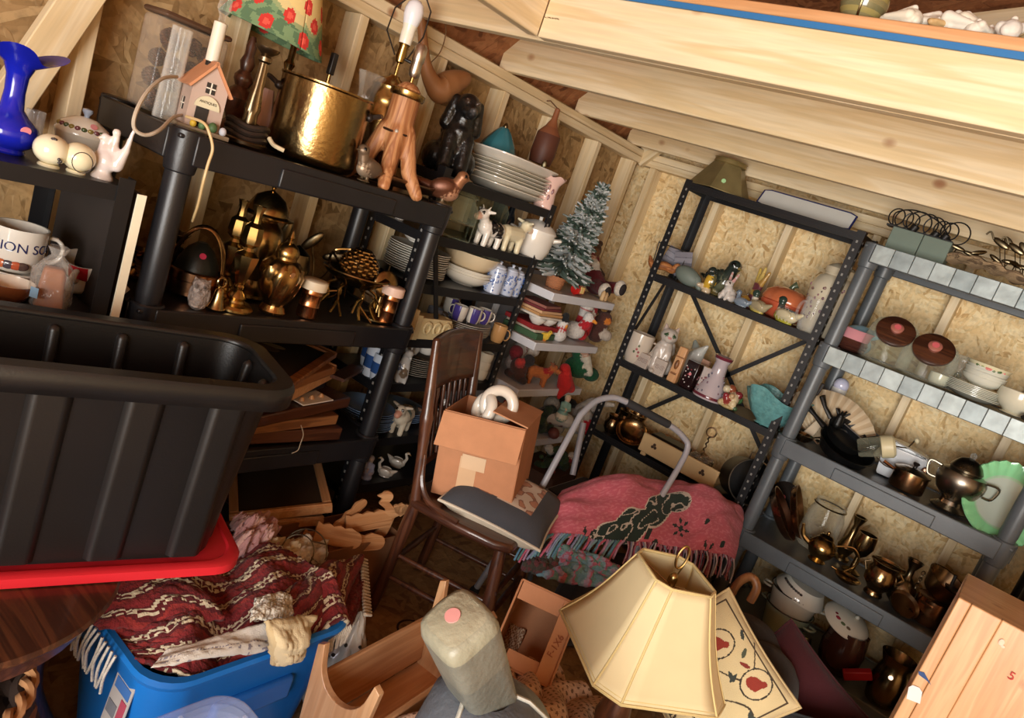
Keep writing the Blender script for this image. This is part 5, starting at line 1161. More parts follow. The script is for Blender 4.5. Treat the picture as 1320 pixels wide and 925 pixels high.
# third white shelf: reindeer, stocking, hats
y1=ax(690,490,-1.82).y
soft('fabric_reindeer','orange-brown fabric reindeer with red nose on the third white shelf','toy',V((-1.81,max(y1,WY0+.08),w3)),R(50),quad('#b0622f',None,None,'#b0622f','#b0622f','#6b3a1e')+[e_((.82,0,.8),.07,'#c22a2a'),c_((.3,0,.62),(.36,0,.68),.2,.18,'#a02020')],.12,.005)
soft('green_plush','green plush figure with white beard slumped on the third white shelf','plush toy',V((-1.90,ax(740,480,-1.9).y+.02,w3)),R(-15),[e_((0,0,.06),(.07,.085,.06),'#1e5a3a'),e_((.03,.08,.04),(.05,.05,.04),'#1b5034'),e_((.0,-.02,.14),(.05,.05,.045),'#1e5a3a'),c_((.05,-.02,.13),(.075,.02,.06),.03,.022,'#d3cbb9'),c_((-.02,-.03,.17),(.03,.04,.18),.03,.02,'#d8d2cc'),e_((.045,-.03,.15),.02,'#c79a84')])
soft('santa_hat','crumpled bright red felt hat hanging over the third white shelf edge','hat',V((-1.775,ax(722,492,-1.775).y,w3-.02)),R(-10),[c_((0,0,.12),(.02,.02,.04),.03,.042,'#b8211f'),c_((.02,.02,.04),(.035,-.01,-.02),.04,.012,'#b8211f'),c_((.0,.02,.08),(.03,.06,.03),.035,.025,'#c42a26')])
soft('patterned_stocking','red and white knitted stocking lying at the back of the third white shelf','stocking',V((-1.97,WY0+.22,w3)),R(20),[c_((0,-.06,.11),(0,.07,.13),.035,.035,'#8c2a30'),c_((0,.07,.13),(.05,.09,.12),.035,.03,'#d3cbc4'),c_((0,-.02,.05),(0,.05,.06),.05,.05,'#b8a8a0'),c_((0,.0,.12),(0,.02,.125),.038,.038,'#d8d2cc')])
soft('dark_ornament','dark wooden rocking toy with red ball at the rack end of the third shelf','toy',V((-1.86,WY0+.10,w3)),R(0),[c_((-.05,0,.02),(.05,0,.02),.02,.02,'#3a2a24'),e_((0,0,.07),(.05,.035,.045),'#4a2a20'),e_((.04,.0,.12),.03,'#2a2220'),e_((.02,-.04,.1),.024,'#b0352f')])
# lowest white shelf and floor pile: snowmen, houses, wreath
r3=random.Random(11)
soft('angel_ornament','small aqua and cream angel figurine standing out from the decoration pile','figurine',V((-1.74,ax(722,540,-1.74).y,w4+.12)),R(-40),person_fig('#7fa79a','#d9b79c','#d9cfae',None,'#e3dac2'),.14,.004,'bisque')
soft('black_hat_snowman','large white snowman with black top hat lying in the decoration pile','toy',V((-1.83,ax(742,540,-1.83).y,w4+.02)),R(-60),[c_((0,0,.06),(.02,.06,.15),.055,.045,'#b5aca3'),c_((-.03,-.05,.10),(-.06,-.09,.09),.03,.034,'#1d1c1c'),c_((.04,.1,.18),(.06,.16,.2),.02,.012,'#c9c0b4')],1.0)
soft('green_wreath','dark green round wreath ornament leaning in the decoration pile','wreath',V((-1.80,ax(705,540,-1.8).y,w4+.02)),R(0),[e_((.0+.0*k,.055*cos(k*PI/5),.065+.055*sin(k*PI/5)),.026,('#27352a','#33442f')[k % 2]) for k in range(10)]+[e_((0,0,.065),(.012,.05,.05),'#6b6a4a')])
soft('white_snowman','white plush snowman with red scarf at the bottom of the decoration pile','toy',V((-1.77,ax(735,575,-1.77).y,w4+.0)),R(-30),[e_((0,0,.05),(.055,.06,.05),'#b0a79c'),e_((.02,0,.12),(.045,.045,.04),'#bab1a6'),c_((.03,-.03,.09),(.05,.03,.09),.022,.022,'#a8202a'),c_((.05,.02,.09),(.065,.03,.03),.018,.014,'#a8202a')])
soft('lace_snowman','pale knitted snowman leaning at the corner of the decoration pile','toy',V((-1.86,WY1-.07,w4+.0)),R(-30),[e_((0,0,.06),(.06,.065,.06),'#a8a095'),e_((0,.01,.14),(.045,.045,.045),'#b0a89c'),e_((.04,0,.13),.01,'#7a6a5a')])
soft('ceramic_cottage','snow-roofed ceramic cottage in the decoration pile beside the cardboard box','figurine',V((-1.78,ax(702,578,-1.78).y,w4-.0)),R(-40),[c_((-.04,-.04,.04),(-.04,.04,.04),.04,.04,'#8f877c'),c_((.0,-.06,.10),(.0,.06,.10),.04,.04,'#b9b3aa'),c_((.04,.0,.03),(.05,.0,.03),.03,.03,'#6a3a34')],1.0,.005,'bisque')
soft('berry_garland','green garland clump with white and red berries near the floor','garland',V((-1.72,ax(712,598,-1.72).y,.26)),R(0),[e_((r3.uniform(-.05,.05),r3.uniform(-.08,.08),r3.uniform(.0,.10)),r3.uniform(.012,.028),('#2a3a24','#33472b','#2a3a24','#c9c2b4','#8a2a2a','#39502f')[k % 6]) for k in range(44)],1.0,.004)
solo(MB('#4a3326').box((0,0,.13),(.24,.30,.26)),'brown_carton','card','brown carton under the berry garland beside the step stool','box',V((-1.75,ax(712,598,-1.72).y,.0)),R(8),bevel=.004)
soft('red_poinsettia','red fabric flower with striped ribbon behind the open cardboard box','flower',V((-1.85,WY0+.06,w4+.03)),R(0),[e_((.0+.03*cos(k*1.05),.05*cos(k*1.26),.09+.05*sin(k*1.26)),(.02,.03,.03),'#94202a') for k in range(6)]+[e_((.03,0,.09),.015,'#c9a24a'),e_((0,.0,.04),(.04,.05,.04),'#4a4a44')])
# ================================================================ steel unit on the back wall
T1,T2,T3,T4,T5=1.8655,1.3855,.9125,.5105,.1005
YM=3.52
# top: brass lamp shade and blue rimmed tray
L,h,m_=st(930,240,T1,y=3.53,top=(941,207))
t=thing('metal_lamp_shade','tapered dull brass lamp shade with green sticker on top of the black steel unit','lamp shade',L,face_cam(L)); r=41*m_
MB('#97875c').lathe([(r,0),(r*1.01,.004),(r*.50,h*.86),(r*.47,h*.86),(r*.97,.004),(r,0)],6,TR(rot=(0,0,12))).build('shade','satin',t,angle=20)
MB('#9d8a5a').lathe([(r*.47,h*.84),(r*.52,h*.87),(r*.5,h*.97),(r*.53,h),(r*.3,h*.99),(r*.3,h*.86)],28).build('collar','satin',t)
MB('#a8d59a').disc((0,0,0),.011,'#a8d59a').build('price_sticker','paper',t,(-.0,-r*.80,h*.30),(28,0,0))
L=V((-1.13,3.55,T1));
t=thing('enamel_tray','long white enamel tray with a dark blue rim standing on edge on the steel unit','tray',L,0,rot=(58,0,0))
a=.225; bq=.048
poly=[(-a,-bq*.8),(-a*.86,-bq),(a*.86,-bq),(a,-bq*.8),(a,bq*.8),(a*.86,bq),(-a*.86,bq),(-a,bq*.8)]
MB('#cfcfca').prism(poly,.012,TR((0,bq,0))).build('tray','ceramic',t,bevel=.004)
pts=[(x*1.0,y*1.0+bq,.008) for x,y in poly]; MB('#20285c').tube(pts,.0055,8,closed=True).build('rim','ceramic',t)
# second shelf
def wstand(u,v,z,top,y,wpx=None): return st(u,v,z,y=y,top=top)
L,h,m_=st(858,348,T2,y=3.56,top=(872,318))
t=thing('wire_basket','open grey wire basket holding woven grey mats beside the steel post','basket',L,R(20))
w=.07
for k,(x,y) in enumerate(((-w,-.04),(w,-.04),(w,.04),(-w,.04))): MB('#3a3836').tube([(x,y,0),(x*1.15,y*1.1,h)],.003,6).build('wire_post','iron',t)
for z in (.3,.95): MB('#3a3836').tube([(-w*1.1,-.043,h*z),(w*1.1,-.043,h*z),(w*1.1,.043,h*z),(-w*1.1,.043,h*z)],.003,6,closed=True).build('wire_hoop','iron',t)
for k,(du,rz_,lab) in enumerate(((-.02,35,'grey slatted cloth panel leaning in the wire basket, left one'),(.10,-10,'grey slatted cloth panel leaning in the wire basket, right one'))):
    mb=MB('#8d8a94')
    for i in range(4): mb.box((0,-.004,.022+.03*i),(.105,.006,.027),('#94919b','#8a8791')[i % 2]);
    mb.box((0,0,.06),(.10,.004,.12),'#7d7a85'); solo(mb,'cloth_mat','cloth',lab,'mat',V((L.x+du,3.60-.04*k,T2+.03)),0,rot=(8,(12,-14)[k],rz_),bevel=.002)
L,h,m_=st(845,352,T2,y=3.50,top=(850,338))
def drift(lab,L,s,rz,pts,rr,name='driftwood'):
    P=smoothpts([V(p)*s for p in pts],5); n_=len(P)
    return solo(MB('#a8683a').tube(P,[s*float(x) for x in np.interp(np.linspace(0,1,n_),np.linspace(0,1,len(rr)),rr)],10),name,'drift_x',lab,'driftwood',L,rz)
drift('orange-brown driftwood animal shape on the second steel shelf beside the post',V((L.x+.03,3.50,T2+.025)),.1,R(10),[(-.9,0,.5),(-.6,0,.1),(0,.1,.25),(.5,0,.2),(.7,-.1,.5),(1.0,0,.3)],[.05,.2,.24,.2,.12,.03])
L,h,m_=st(884,365,T2,y=3.47,top=(882,350))
solo(MB('#6f7a72').ell((0,0,0),(.075,.04,.045)).cap((.05,0,.01),(.10,0,-.03),.025,.008),'green_stone_bird','bisque','smooth grey-green stone bird lying on the shelf before the wire basket','figurine',V((L.x,3.46,T2+.045)),R(0),rot=(0,14,0))
L,h,m_=st(910,375,T2,y=3.47,top=(912,340));
fig('goldfinch_figurine','ceramic','yellow songbird figurine with dark head on a pale base','figurine',V((L.x,3.47,T2)),R(-110),[e_((0,0,.48),(.2,.2,.34),'#c9a23a',(0,-10,0)),e_((.06,0,.82),.17,'#28302c'),c_((.2,0,.8),(.32,0,.78),.05,.02,'#3b3a36'),c_((-.12,.05,.35),(-.42,.1,.6),.1,.03,'#3f4038'),e_((0,.17,.48),(.1,.07,.25),'#5a563a'),c_((0,0,.25),(0,0,.05),.12,.18,'#cdb99a'),e_((.15,-.2,.2),(.22,.12,.1),'#cbb9a0')],h*1.0)
L,h,m_=st(926,362,T2,y=3.58,top=(935,335))
fig('woodpecker_figurine','ceramic','dark green bird figurine with raised tail behind the yellow songbird','figurine',V((L.x,3.58,T2)),R(-30),bird('#3c443a','#6a6a52','#2a332e','#8a7a4a','#2f362f'),h*1.1)
L,h,m_=st(935,386,T2,y=3.46,top=(942,352))
fig('rabbit_figurine','ceramic','white rabbit figurine with pink lined ears in a ruffled pose','figurine',V((L.x,3.46,T2)),R(-100),rabbit('#cfc8c2','#c99a98'),h*1.05,vox=h/44)
L,h,m_=st(962,380,T2,y=3.52,top=(966,366))
fig('apple_figurine','ceramic','small gold and dark red fruit figurine behind the blue bird','figurine',V((L.x,3.53,T2)),0,[e_((0,0,.4),.4,'#b98a3c'),e_((-.5,0,.4),.36,'#5a2226'),c_((0,0,.75),(.05,0,1.0),.06,.05,'#4a3a24')],.07)
L,h,m_=st(973,372,T2,y=3.60,top=(978,350))
fig('ballerina_figurine','ceramic','slim pink and yellow crocus-like figurine at the back of the second steel shelf','figurine',V((L.x,3.62,T2)),0,[c_((0,0,0),(0,0,.45),.13,.1,'#7a3f4a'),c_((-.02,.03,.45),(-.12,.1,.95),.08,.04,'#c9ab58'),c_((.02,0,.45),(.02,0,1.0),.08,.04,'#cdb368'),c_((.05,-.03,.45),(.18,-.1,.92),.08,.04,'#b9904a')],h*1.15)
L,h,m_=st(955,393,T2,y=3.455,top=(958,380))
fig('bluebird_figurine','ceramic','small pale blue-grey bird lying low between the rabbit and the ducks','figurine',V((L.x,3.455,T2)),R(170),duck('#7d8b9a','#6a7888','#8a7a60'),.075)
L,h,m_=st(978,395,T2,y=3.46,top=(984,368))
fig('duck_figurine','ceramic','mallard duck figurine with pink flower, left of the two ducks','figurine',V((L.x,3.46,T2)),R(150),duck('#a89c7d','#2d4038','#b99a4a','#b9a85a','#d3ccba')+[e_((.1,-.3,.34),(.12,.06,.1),'#d39a95'),e_((.25,-.3,.24),(.1,.05,.08),'#6d7a95')],.105,vox=.003)
L,h,m_=st(1012,410,T2,y=3.455,top=(1017,380))
fig('duck_figurine','ceramic','mallard duck figurine with cream and yellow-green side, right of the two ducks','figurine',V((L.x,3.455,T2)),R(155),duck('#d3c8a6','#2b3d36','#b99a4a','#a6a23a','#4a4640')+[e_((-.0,0,.52),(.4,.2,.07),'#5c6468')],.12,vox=.003)
L,h,m_=st(1010,395,T2,y=3.58,top=(1014,362))
t=thing('pumpkin_tureen','orange pumpkin-shaped covered dish with green stem behind the ducks','dish',V((L.x,3.58,T2)),face_cam(L)); r=29*m_
pf=lambda r_,z,a: (r_*(1+.06*abs(sin(4*a))),z)
MB('#b5563a').lathe(pr([(.5,0),(.8,.08),(1,.3),(1.02,.42),(.96,.46)],r,h),48,fn=pf).build('base','ceramic',t)
l_=MB('#bf6a45').lathe(pr([(1.0,.45),(1.03,.5),(.92,.68),(.6,.82),(.2,.86),(0,.85)],r,h),48,fn=pf).build('lid','ceramic',t)
MB('#4e5a44').tube([(0,0,h*.84),(.005,0,h*.93),(.02,.0,h*1.0)],[.014,.012,.018],10).build('stem','ceramic',l_)
L,h,m_=st(1062,400,T2,y=3.56,top=(1094,335))
t=thing('ginger_jar','large cream ginger jar with purple floral print beside the grey post','jar',V((L.x,3.56,T2)),face_cam(L)); r=28*m_; hh=h
mb=MB('#cfc5ad').lathe(pr([(.75,0),(.8,.03),(.86,.2),(1,.5),(1,.6),(.85,.72),(.62,.76),(.6,.8)],r,hh),40)
for i in range(46):
    a=random.uniform(-1.5,1.5); z=random.uniform(.18,.62); rr=r*np.interp(z,[0,.2,.5,.6,.72],[.78,.86,1,1,.85])
    mb.ell((rr*sin(a),-rr*cos(a),hh*z),(random.uniform(.004,.009),.0025,random.uniform(.004,.009)),('#6b4a52','#7d5f58','#8a5f6a','#5c4a42')[i % 4],seg=7,rings=4)
mb.build('jar','ceramic',t)
l_=MB('#cabfa6').lathe(pr([(.63,.78),(.68,.8),(.68,.86),(.5,.9),(.25,.93),(0,.94)],r,hh),32).build('lid','ceramic',t)
MB('#cabfa6').lathe(pr([(.12,.92),(.1,.95),(.16,.98),(.05,1),(0,1)],r,hh),14).build('knob','ceramic',l_)
L,h,m_=st(1042,415,T2,y=3.46,top=(1056,386))
mug('glass_mug','clear glass mug in front of the floral ginger jar',V((L.x,3.47,T2)),15*m_,h,'#eeeeee',LEFT+.3,mat='glass',cat='glass')
# third shelf
L,h,m_=st(818,460,T3,y=3.48,top=(826,428))
m1=mug('floral_mug','white square-sided mug with red flower sprig next to the steel post',V((L.x,3.48,T3)),16*m_,h,'#cbbfb0',face_cam(L)+R(-10))
for (a,z,c) in ((.1,.5,'#a8525a'),(.3,.42,'#93484f'),(-.05,.4,'#5a6a4a'),(.2,.62,'#5a6a4a'),(.35,.3,'#a85a5a')): MB(c).ell((16*m_*sin(a),-16*m_*cos(a),h*z),(.006,.002,.007),seg=8,rings=5).build('painted_flower','ceramic',m1)
L,h,m_=st(846,470,T3,y=3.49,top=(866,420))
fig('cat_figurine','ceramic','white sitting cat figurine in the middle of the third steel shelf','figurine',V((L.x,3.50,T3)),R(-60),sitcat('#c6bdb4','#cdb9b0')+[c_((-.1,.12,.6),(-.3,.2,.45),.1,.09,'#c6bdb4')],h*1.0,vox=h/50)
solo(MB('#4a2620').lathe(pr([(.9,0),(1,.1),(.9,.7),(.5,.9),(0,1)],.03,.09),18),'brown_jug','ceramic','small dark brown jug behind the white cat figurine','jug',V((ay(848,440,3.62).x,3.62,T3)))
def block(lab,s,u,v,top,y,wd,rz,z=T3):
    L,h,m_=st(u,v,z,y=y,top=top); t=thing('scroll_block',lab,'block',V((L.x,y,z)),rz)
    MB('#b9aca2').box((0,0,h/2),(wd,.02,h)).build('block','bisque',t,bevel=.003)
    mb=MB('#9a8880')
    for i in range(s): x=wd*((i+.5)/s-.5)*.86; mb.tube([(x+(.003+.0011*k)*cos(k*.9)*(1-2*(i % 2)),-.0105,h*.5+(.003+.0011*k)*sin(k*.9)) for k in range(11)],.0016,5)
    mb.build('scroll_relief','bisque',t)
block('long white wooden block with raised scrolls in front of the floral mug',4,826,468,(829,454),3.445,.085,R(-4))
block('square white wooden block with two scrolls in front of the cat',2,848,480,(853,463),3.445,.065,R(6))
L,h,m_=st(868,485,T3,y=3.45,top=(882,447))
t=thing('carved_totem','tall light wooden block carved with a face beside the white cat','carving',V((L.x,3.45,T3)),R(2))
MB('#b3824f').box((0,0,h/2),(.052,.04,h),top=.85).build('block','honey_z',t,bevel=.006)
MB('#6b4526').box((0,-.02,h*.72),(.045,.006,.006)).build('brow','brown_x',t); MB('#7a5230').ell((0,-.02,h*.5),(.012,.012,.025)).build('nose','brown_z',t); MB('#6b4526').box((0,-.02,h*.25),(.03,.006,.01)).build('mouth','brown_x',t)
L,h,m_=st(895,465,T3,y=3.60,top=(900,440))
fig('crystal_lump','ceramic','pale frosted glass fish ornament behind the carved block','ornament',V((L.x,3.60,T3)),R(-60),[e_((0,0,.4),(.35,.25,.4),'#a9aaa6'),c_((.1,0,.7),(.25,.1,.95),.15,.04,'#b9bbb6'),c_((-.15,0,.7),(-.3,-.1,.9),.14,.05,'#98a09a'),e_((.2,0,.3),.2,'#b5b0a8')],h*1.05)
L,h,m_=st(888,490,T3,y=3.46,top=(892,464))
t=thing('black_lacquer_box','black lacquered box with white dots and pink sticker','box',V((L.x,3.47,T3)),R(-8))
MB('#241416').box((0,0,h/2),(.07,.06,h)).build('box','ceramic',t,bevel=.004)
mb=MB('#cfc9c4')
for k in range(14): mb.disc((random.uniform(-.03,.03),-.0305,h*random.uniform(.1,.9)),.0035,('#cfc9c4','#8c3a40')[k % 4 == 0])
mb.build('painted_dots','paper',t); MB('#e08f98').disc((.005,-.031,h*.55),.008,'#e08f98').build('price_sticker','paper',t)
L,h,m_=st(905,480,T3,y=3.57,top=(907,462))
solo(MB('#b98f78').box((0,0,h/2),(.06,.03,h),top=.7).box((0,-.016,h*.6),(.03,.004,.014),'#8c2a2e').box((.0,-.016,h*.35),(.02,.004,.01),'#8c2a2e'),'toy_house','bisque','small tan and red toy house behind the lacquered box','figurine',V((L.x,3.57,T3)),R(-6),bevel=.002)
L,h,m_=st(903,496,T3,y=3.445,top=(910,472))
mb=MB('#bdb2ae').lathe(pr([(.9,0),(1,.08),(.85,.2),(.85,.9),(1,1),(0,1)],.024,h),6)
for i in range(10): mb.ell((.02*sin(i),-.021,h*random.uniform(.2,.8)),(.004,.003,.005),'#8a5a62',seg=6,rings=4)
solo(mb,'floral_trinket_box','ceramic','upright white floral trinket box before the tall bottle vase','box',V((L.x,3.445,T3)))
L,h,m_=st(918,498,T3,y=3.47,top=(935,460))
mb=MB('#b7acb2').lathe(pr([(1,0),(1.04,.04,'#6b2a38'),(1,.1,'#b7acb2'),(.82,.3),(.5,.55),(.42,.85),(.55,.93,'#6b2a38'),(.6,1),(.5,1,'#8a7f85'),(.3,.8),(0,.7)],20*m_,h),28)
for i in range(24):
    a=random.uniform(-1.5,1.5); z=random.uniform(.12,.6); rr=20*m_*np.interp(z,[0,.1,.3,.55,.85],[1.04,1.0,.83,.52,.44]); mb.ell((rr*sin(a),-rr*cos(a),h*z),(.005,.002,.006),('#5a5462','#6d4a58')[i % 2],seg=6,rings=4)
solo(mb,'bottle_vase','ceramic','speckled white bottle vase with maroon rim and base on the third steel shelf','vase',V((L.x,3.47,T3)))
L,h,m_=st(942,512,T3,y=3.45,top=(950,482))
fig('harvest_figurine','ceramic','crowded ceramic figurine group with fruit and red flowers','figurine',V((L.x,3.455,T3)),R(-70),[e_((0,0,.12),(.5,.42,.14),'#b7a372'),e_((.1,.1,.45),(.28,.25,.3),'#c9b594'),e_((.25,-.15,.4),(.2,.2,.25),'#8c3a34'),e_((.05,.25,.7),(.2,.18,.16),'#7a2a30'),e_((-.05,.3,.5),(.15,.2,.2),'#42663f'),e_((.3,.15,.3),(.15,.15,.18),'#d6c49c'),e_((.0,-.3,.75),(.18,.16,.17),'#d3c7a8'),e_((-.1,-.1,.8),(.2,.2,.2),'#8a4a32'),e_((.35,0,.6),(.1,.1,.12),'#c2a27a'),e_((.35,-.25,.55),(.1,.12,.12),'#8c3038'),e_((.32,.3,.15),(.12,.12,.1),'#3f5a3c'),e_((.3,-.35,.2),(.15,.12,.14),'#bfae86')],.115,vox=.003)
L,h,m_=st(988,545,T3,y=3.47,top=(990,503))
t=thing('shell_planter','teal crackle-glazed leaf-edged planter on the third steel shelf','planter',V((L.x+.005,3.475,T3)),face_cam(L)+R(8))
def shell(r_,z,a): k=z/h; return r_*(1+.07*k*sin(7*a+1)),z+(h*.13*sin(3*a+2.2)*k*k)
mb=MB('#6aa3a4').lathe(pr([(.35,0),(.5,.03),(.42,.08),(.75,.3),(1,.65),(1.15,1),(1.08,.99),(.9,.65),(.6,.3),(0,.2)],31*m_,h),56,TR(s=(1.15,.75,1)),fn=shell)
mb.build('planter','crackle',t)
for x in (-.03,.0,.035): MB('#4f9a9c').ell((x,-.02,.006),(.01,.01,.008)).build('foot','ceramic',t)
drift('reddish driftwood piece standing in the teal planter',V((L.x+.03,3.50,T3+.08)),.11,R(15),[(-.5,0,.55),(-.3,.1,.2),(0,0,0),(.3,0,.1),(.6,.05,.05)],[.06,.22,.28,.24,.1])
# fourth shelf: copper, wooden crate, wire caddy, stock pot
L=V((ay(795,558,3.52).x,3.545,T4))
solo(MB('#8a5a38').lathe([(a*.12,b*.03) for a,b in BOWL],36),'copper_tray','brass','wide shallow copper pan under the stool handle on the fourth steel shelf','pan',V((-1.50,3.55,T4)))
def pan(name,lab,L,r,h,col,rz,tilt=(0,0),hl=.14,mat='brass',rim=None):
    t=thing(name,lab,'pan',L,rot=(tilt[0],tilt[1],math.degrees(rz)))
    MB(col).lathe([(0,0),(r*.85,0),(r*.92,h*.1),(r,h),(r*1.03,h*1.02),(r*.97,h),(r*.88,h*.12),(0,h*.06)],40).build('pan',mat,t)
    MB('#6a4a2c').tube([(r*.98,0,h*.8),(r+hl*.4,0,h*.95),(r+hl,0,h*1.1)],[.007,.006,.008],8,flat=1.6).build('handle',mat,t)
    return t
for k,(x,y,r,h,c,lab) in enumerate(((-1.60,3.49,.045,.10,'#7a5a3c','small brass jug by the left post of the fourth steel shelf'),(-1.40,3.50,.055,.05,'#8a5a38','low copper cup before the copper pan on the fourth steel shelf'),(-1.60,3.62,.06,.12,'#6a5036','dark bronze urn at the back left of the fourth steel shelf'))): solo(MB(c).lathe(pr([(.6,0),(.95,.25),(1,.5),(.7,.8),(.85,1),(.78,1),(.6,.8),(0,.5)],r,h),28),'copper_jug','brass',lab,'jug',V((x,y,T4)))
solo(MB('#9a7446').lathe(pr([(.6,0),(1,.2),(1.05,.5),(.8,.8),(.85,1),(.75,1),(.7,.8),(0,.6)],.06,.13),32),'brass_planter','hammered','round brass planter standing in the copper pan by the wall','planter',V((-1.52,3.57,T4+.012)))
solo(MB('#8c6238').lathe([(a*.085,b*.04) for a,b in BOWL],32),'copper_bowl','brass','tilted copper bowl leaning in the shallow pan','bowl',V((-1.47,3.47,T4+.045)),rot=(40,0,20))
L,h,m_=st(840,545,T4,y=3.60,top=(842,533))
drift('grey-brown driftwood clump among the copper on the fourth steel shelf',V((-1.36,3.60,T4+.05)),.09,R(30),[(-.9,0,.3),(-.3,0,.0),(.3,.1,.3),(.8,0,.1)],[.1,.35,.3,.1])
L,h,m_=st(845,585,T4,y=3.55,top=(850,560))
t=thing('black_wire_rack','black studded iron basket behind the white wooden crate','basket',V((-1.29,3.575,T4)),R(0))
mb=MB('#2a2320'); mb.box((0,0,.05),(.20,.12,.10)); mb.build('basket','iron',t,bevel=.01)
mb=MB('#8a7a66')
for i in range(6):
    for j in range(3): mb.ell((-.085+.034*i,-.061,.02+.03*j),.005,seg=8,rings=5)
mb.build('studs','metal',t)
# wooden crate front with club cut-outs
c0=ay(826,570,3.43); c1=ay(918,632,3.43)
L=V(((c0.x+c1.x)/2,3.405,T4)); w=c1.x-c0.x
t=thing('cream_crate','cream painted wooden crate front with two clover cut-outs','crate',V((L.x,3.43,T4+.012)),0)
mb=MB('#c9ab7d'); mb.box((0,0,.05),(w,.016,.098)); mb.box((-w*.42,0,-.006),(.03,.018,.02)).box((w*.42,0,-.006),(.03,.018,.02)); mb.build('front_board','bisque',t,bevel=.005)
MB('#bb9d70').box((0,.09,.02),(w*.98,.16,.01)).build('base','bisque',t)
for s in (-1,1):
    mb=MB('#3f2c1c')
    for a in (90,210,330): mb.disc((s*w*.32+.009*cos(R(a)),-.0085,.055+.009*sin(R(a))),.008,'#3f2c1c')
    mb.build('clover_hole','bisque',t)
L,h,m_=st(899,595,T4,y=3.50,top=(917,552))
t=thing('wire_egg_stand','twisted wire caddy with ring handle and glass cups','caddy',V((L.x,3.52,T4)),face_cam(L))
mb=MB('#8f7a68'); mb.tube([(0.004*cos(z*60),.004*sin(z*60),h*z) for z in [i/40*.84 for i in range(41)]],.004,6)
mb.tube([(h*.09*cos(a),0,h*.92+h*.09*sin(a)) for a in [2*PI*i/18 for i in range(18)]],.004,6,closed=True); mb.build('handle','metal',t)
for k in range(4):
    a=k*PI/2+.4; q=V((.042*cos(a),.042*sin(a),0))
    MB('#8f7a68').tube([q+V((.03*cos(b),.03*sin(b),h*.38)) for b in [2*PI*i/18 for i in range(18)]],.003,6,closed=True).tube([q+V((.03*cos(a),.03*sin(a),h*.38)),q+V((.03*cos(a),.03*sin(a),.003)),V((0,0,.01))],.003,6).build('wire_ring','metal',t)
    MB('#cbbfae').lathe(pr([(.5,.1),(.7,.3),(1,1),(.94,1),(.6,.3),(0,.2)],.026,h*.42),20).build('cup','glass',t,q)
L,h,m_=st(945,630,T4,y=3.50,top=(950,590))
t=thing('black_stock_pot','black stock pot lying on its side at the end of the fourth steel shelf','pot',V((ay(962,622,3.5).x-.02,3.53,T4+.112)),rot=(78,0,38))
MB('#161718').lathe([(0,0),(.095,0),(.102,.008),(.106,.15),(.112,.153),(.112,.16),(.104,.16),(.099,.01),(0,.012)],44,TR((0,0,-.08))).build('pot','painted_steel',t)
MB('#8b8a86').tube([(.109*cos(a),.109*sin(a),.078) for a in [2*PI*i/44 for i in range(44)]],.0035,6,closed=True).build('rim','metal',t)
for s in (-1,1): MB('#8f8a82').tube([(-.03,s*.103,.04),(-.03,s*.135,.045),(.03,s*.135,.045),(.03,s*.103,.04)],.004,6).build('handle','metal',t)
# lowest shelf
for k,(x,y,r,h,c,lab) in enumerate(((-1.44,3.50,.05,.085,'#a07a42','round brass pot on the lowest steel shelf, left of the pair'),(-1.22,3.52,.055,.07,'#8a6a44','shiny brass bowl on the lowest steel shelf, right of the pair'))):
    solo(MB(c).lathe(pr([(.6,0),(.95,.25),(1,.5),(.85,.85),(.95,1),(.88,1),(.8,.85),(0,.5)],r,h),32),'brass_bowl','brass',lab,'bowl',V((x,y,T5)))
L=V((-1.34,3.58,T5)); t=thing('brass_finger_bell','slim brass candle holder with ring top at the back of the lowest steel shelf','candle holder',L)
MB('#9a7a4a').lathe([(.04,0),(.04,.006),(.01,.015),(.006,.13),(0,.13)],18).build('stem','brass',t); MB('#9a7a4a').tube([(.018*cos(a),0,.145+.018*sin(a)) for a in [2*PI*i/16 for i in range(16)]],.003,6,closed=True).build('ring','brass',t)
solo(MB('#8f6a4a').box((0,0,.03),(.16,.13,.06)),'small_carton','card','small tan carton on the lowest steel shelf behind the stool','box',V((-1.10,3.52,T5)),R(12),bevel=.002)
# ================================================================ grey resin unit
G1,G2,G3,G4,G5=1.8265,1.3765,.9365,.4765,.0915
# top: green blocks, string lights, bark with metal cranes
for k,(u0,u1,lab) in enumerate(((1143,1182,'grey-green foam block, left one of the pair on top of the grey unit'),(1182,1217,'grey-green speckled foam block, right one of the pair on the grey unit'))):
    a=ay(u0,305+12*k,3.40); b=ay(u1,317+14*k,3.40); w=b.x-a.x; zt=ay(1165 if k == 0 else 1200,287 if k == 0 else 300,3.40).z
    solo(MB('#727f74').box((0,0,.05),(w*.98,.10,.10)),'foam_block','matte',lab,'block',V(((a.x+b.x)/2+.01,3.43,G1)),0,bevel=.003)
L=V((ay(1190,290,3.43).x,3.44,G1+.1005))
t=thing('wire_coil','tangle of black wire loops with black sockets on the foam blocks','wire',L)
rr=random.Random(4)
mb=MB('#1d1b1b')
for k in range(9):
    x0=-.11+.03*k; r=rr.uniform(.03,.05); tl=rr.uniform(-.5,.5)
    mb.tube([(x0+r*cos(a)*cos(tl),r*cos(a)*sin(tl)*.6,.045+min(r,.045)*sin(a)) for a in [2*PI*i/22 for i in range(22)]],.003,5,closed=True)
mb.tube(smoothpts([(-.11,0,.005),(-.12,0,.06),(-.05,.0,.09),(.05,.01,.07),(.12,0,.01)],6),.003,5); mb.build('wire','plastic',t)
for x,y in ((-.03,-.02),(.05,.0),(.09,-.01)): MB('#171616').lathe([(.016,.0),(.017,.03),(.012,.032),(.012,.012),(0,.01)],16).build('socket','plastic',t,(x,y,0),(10,20,0))
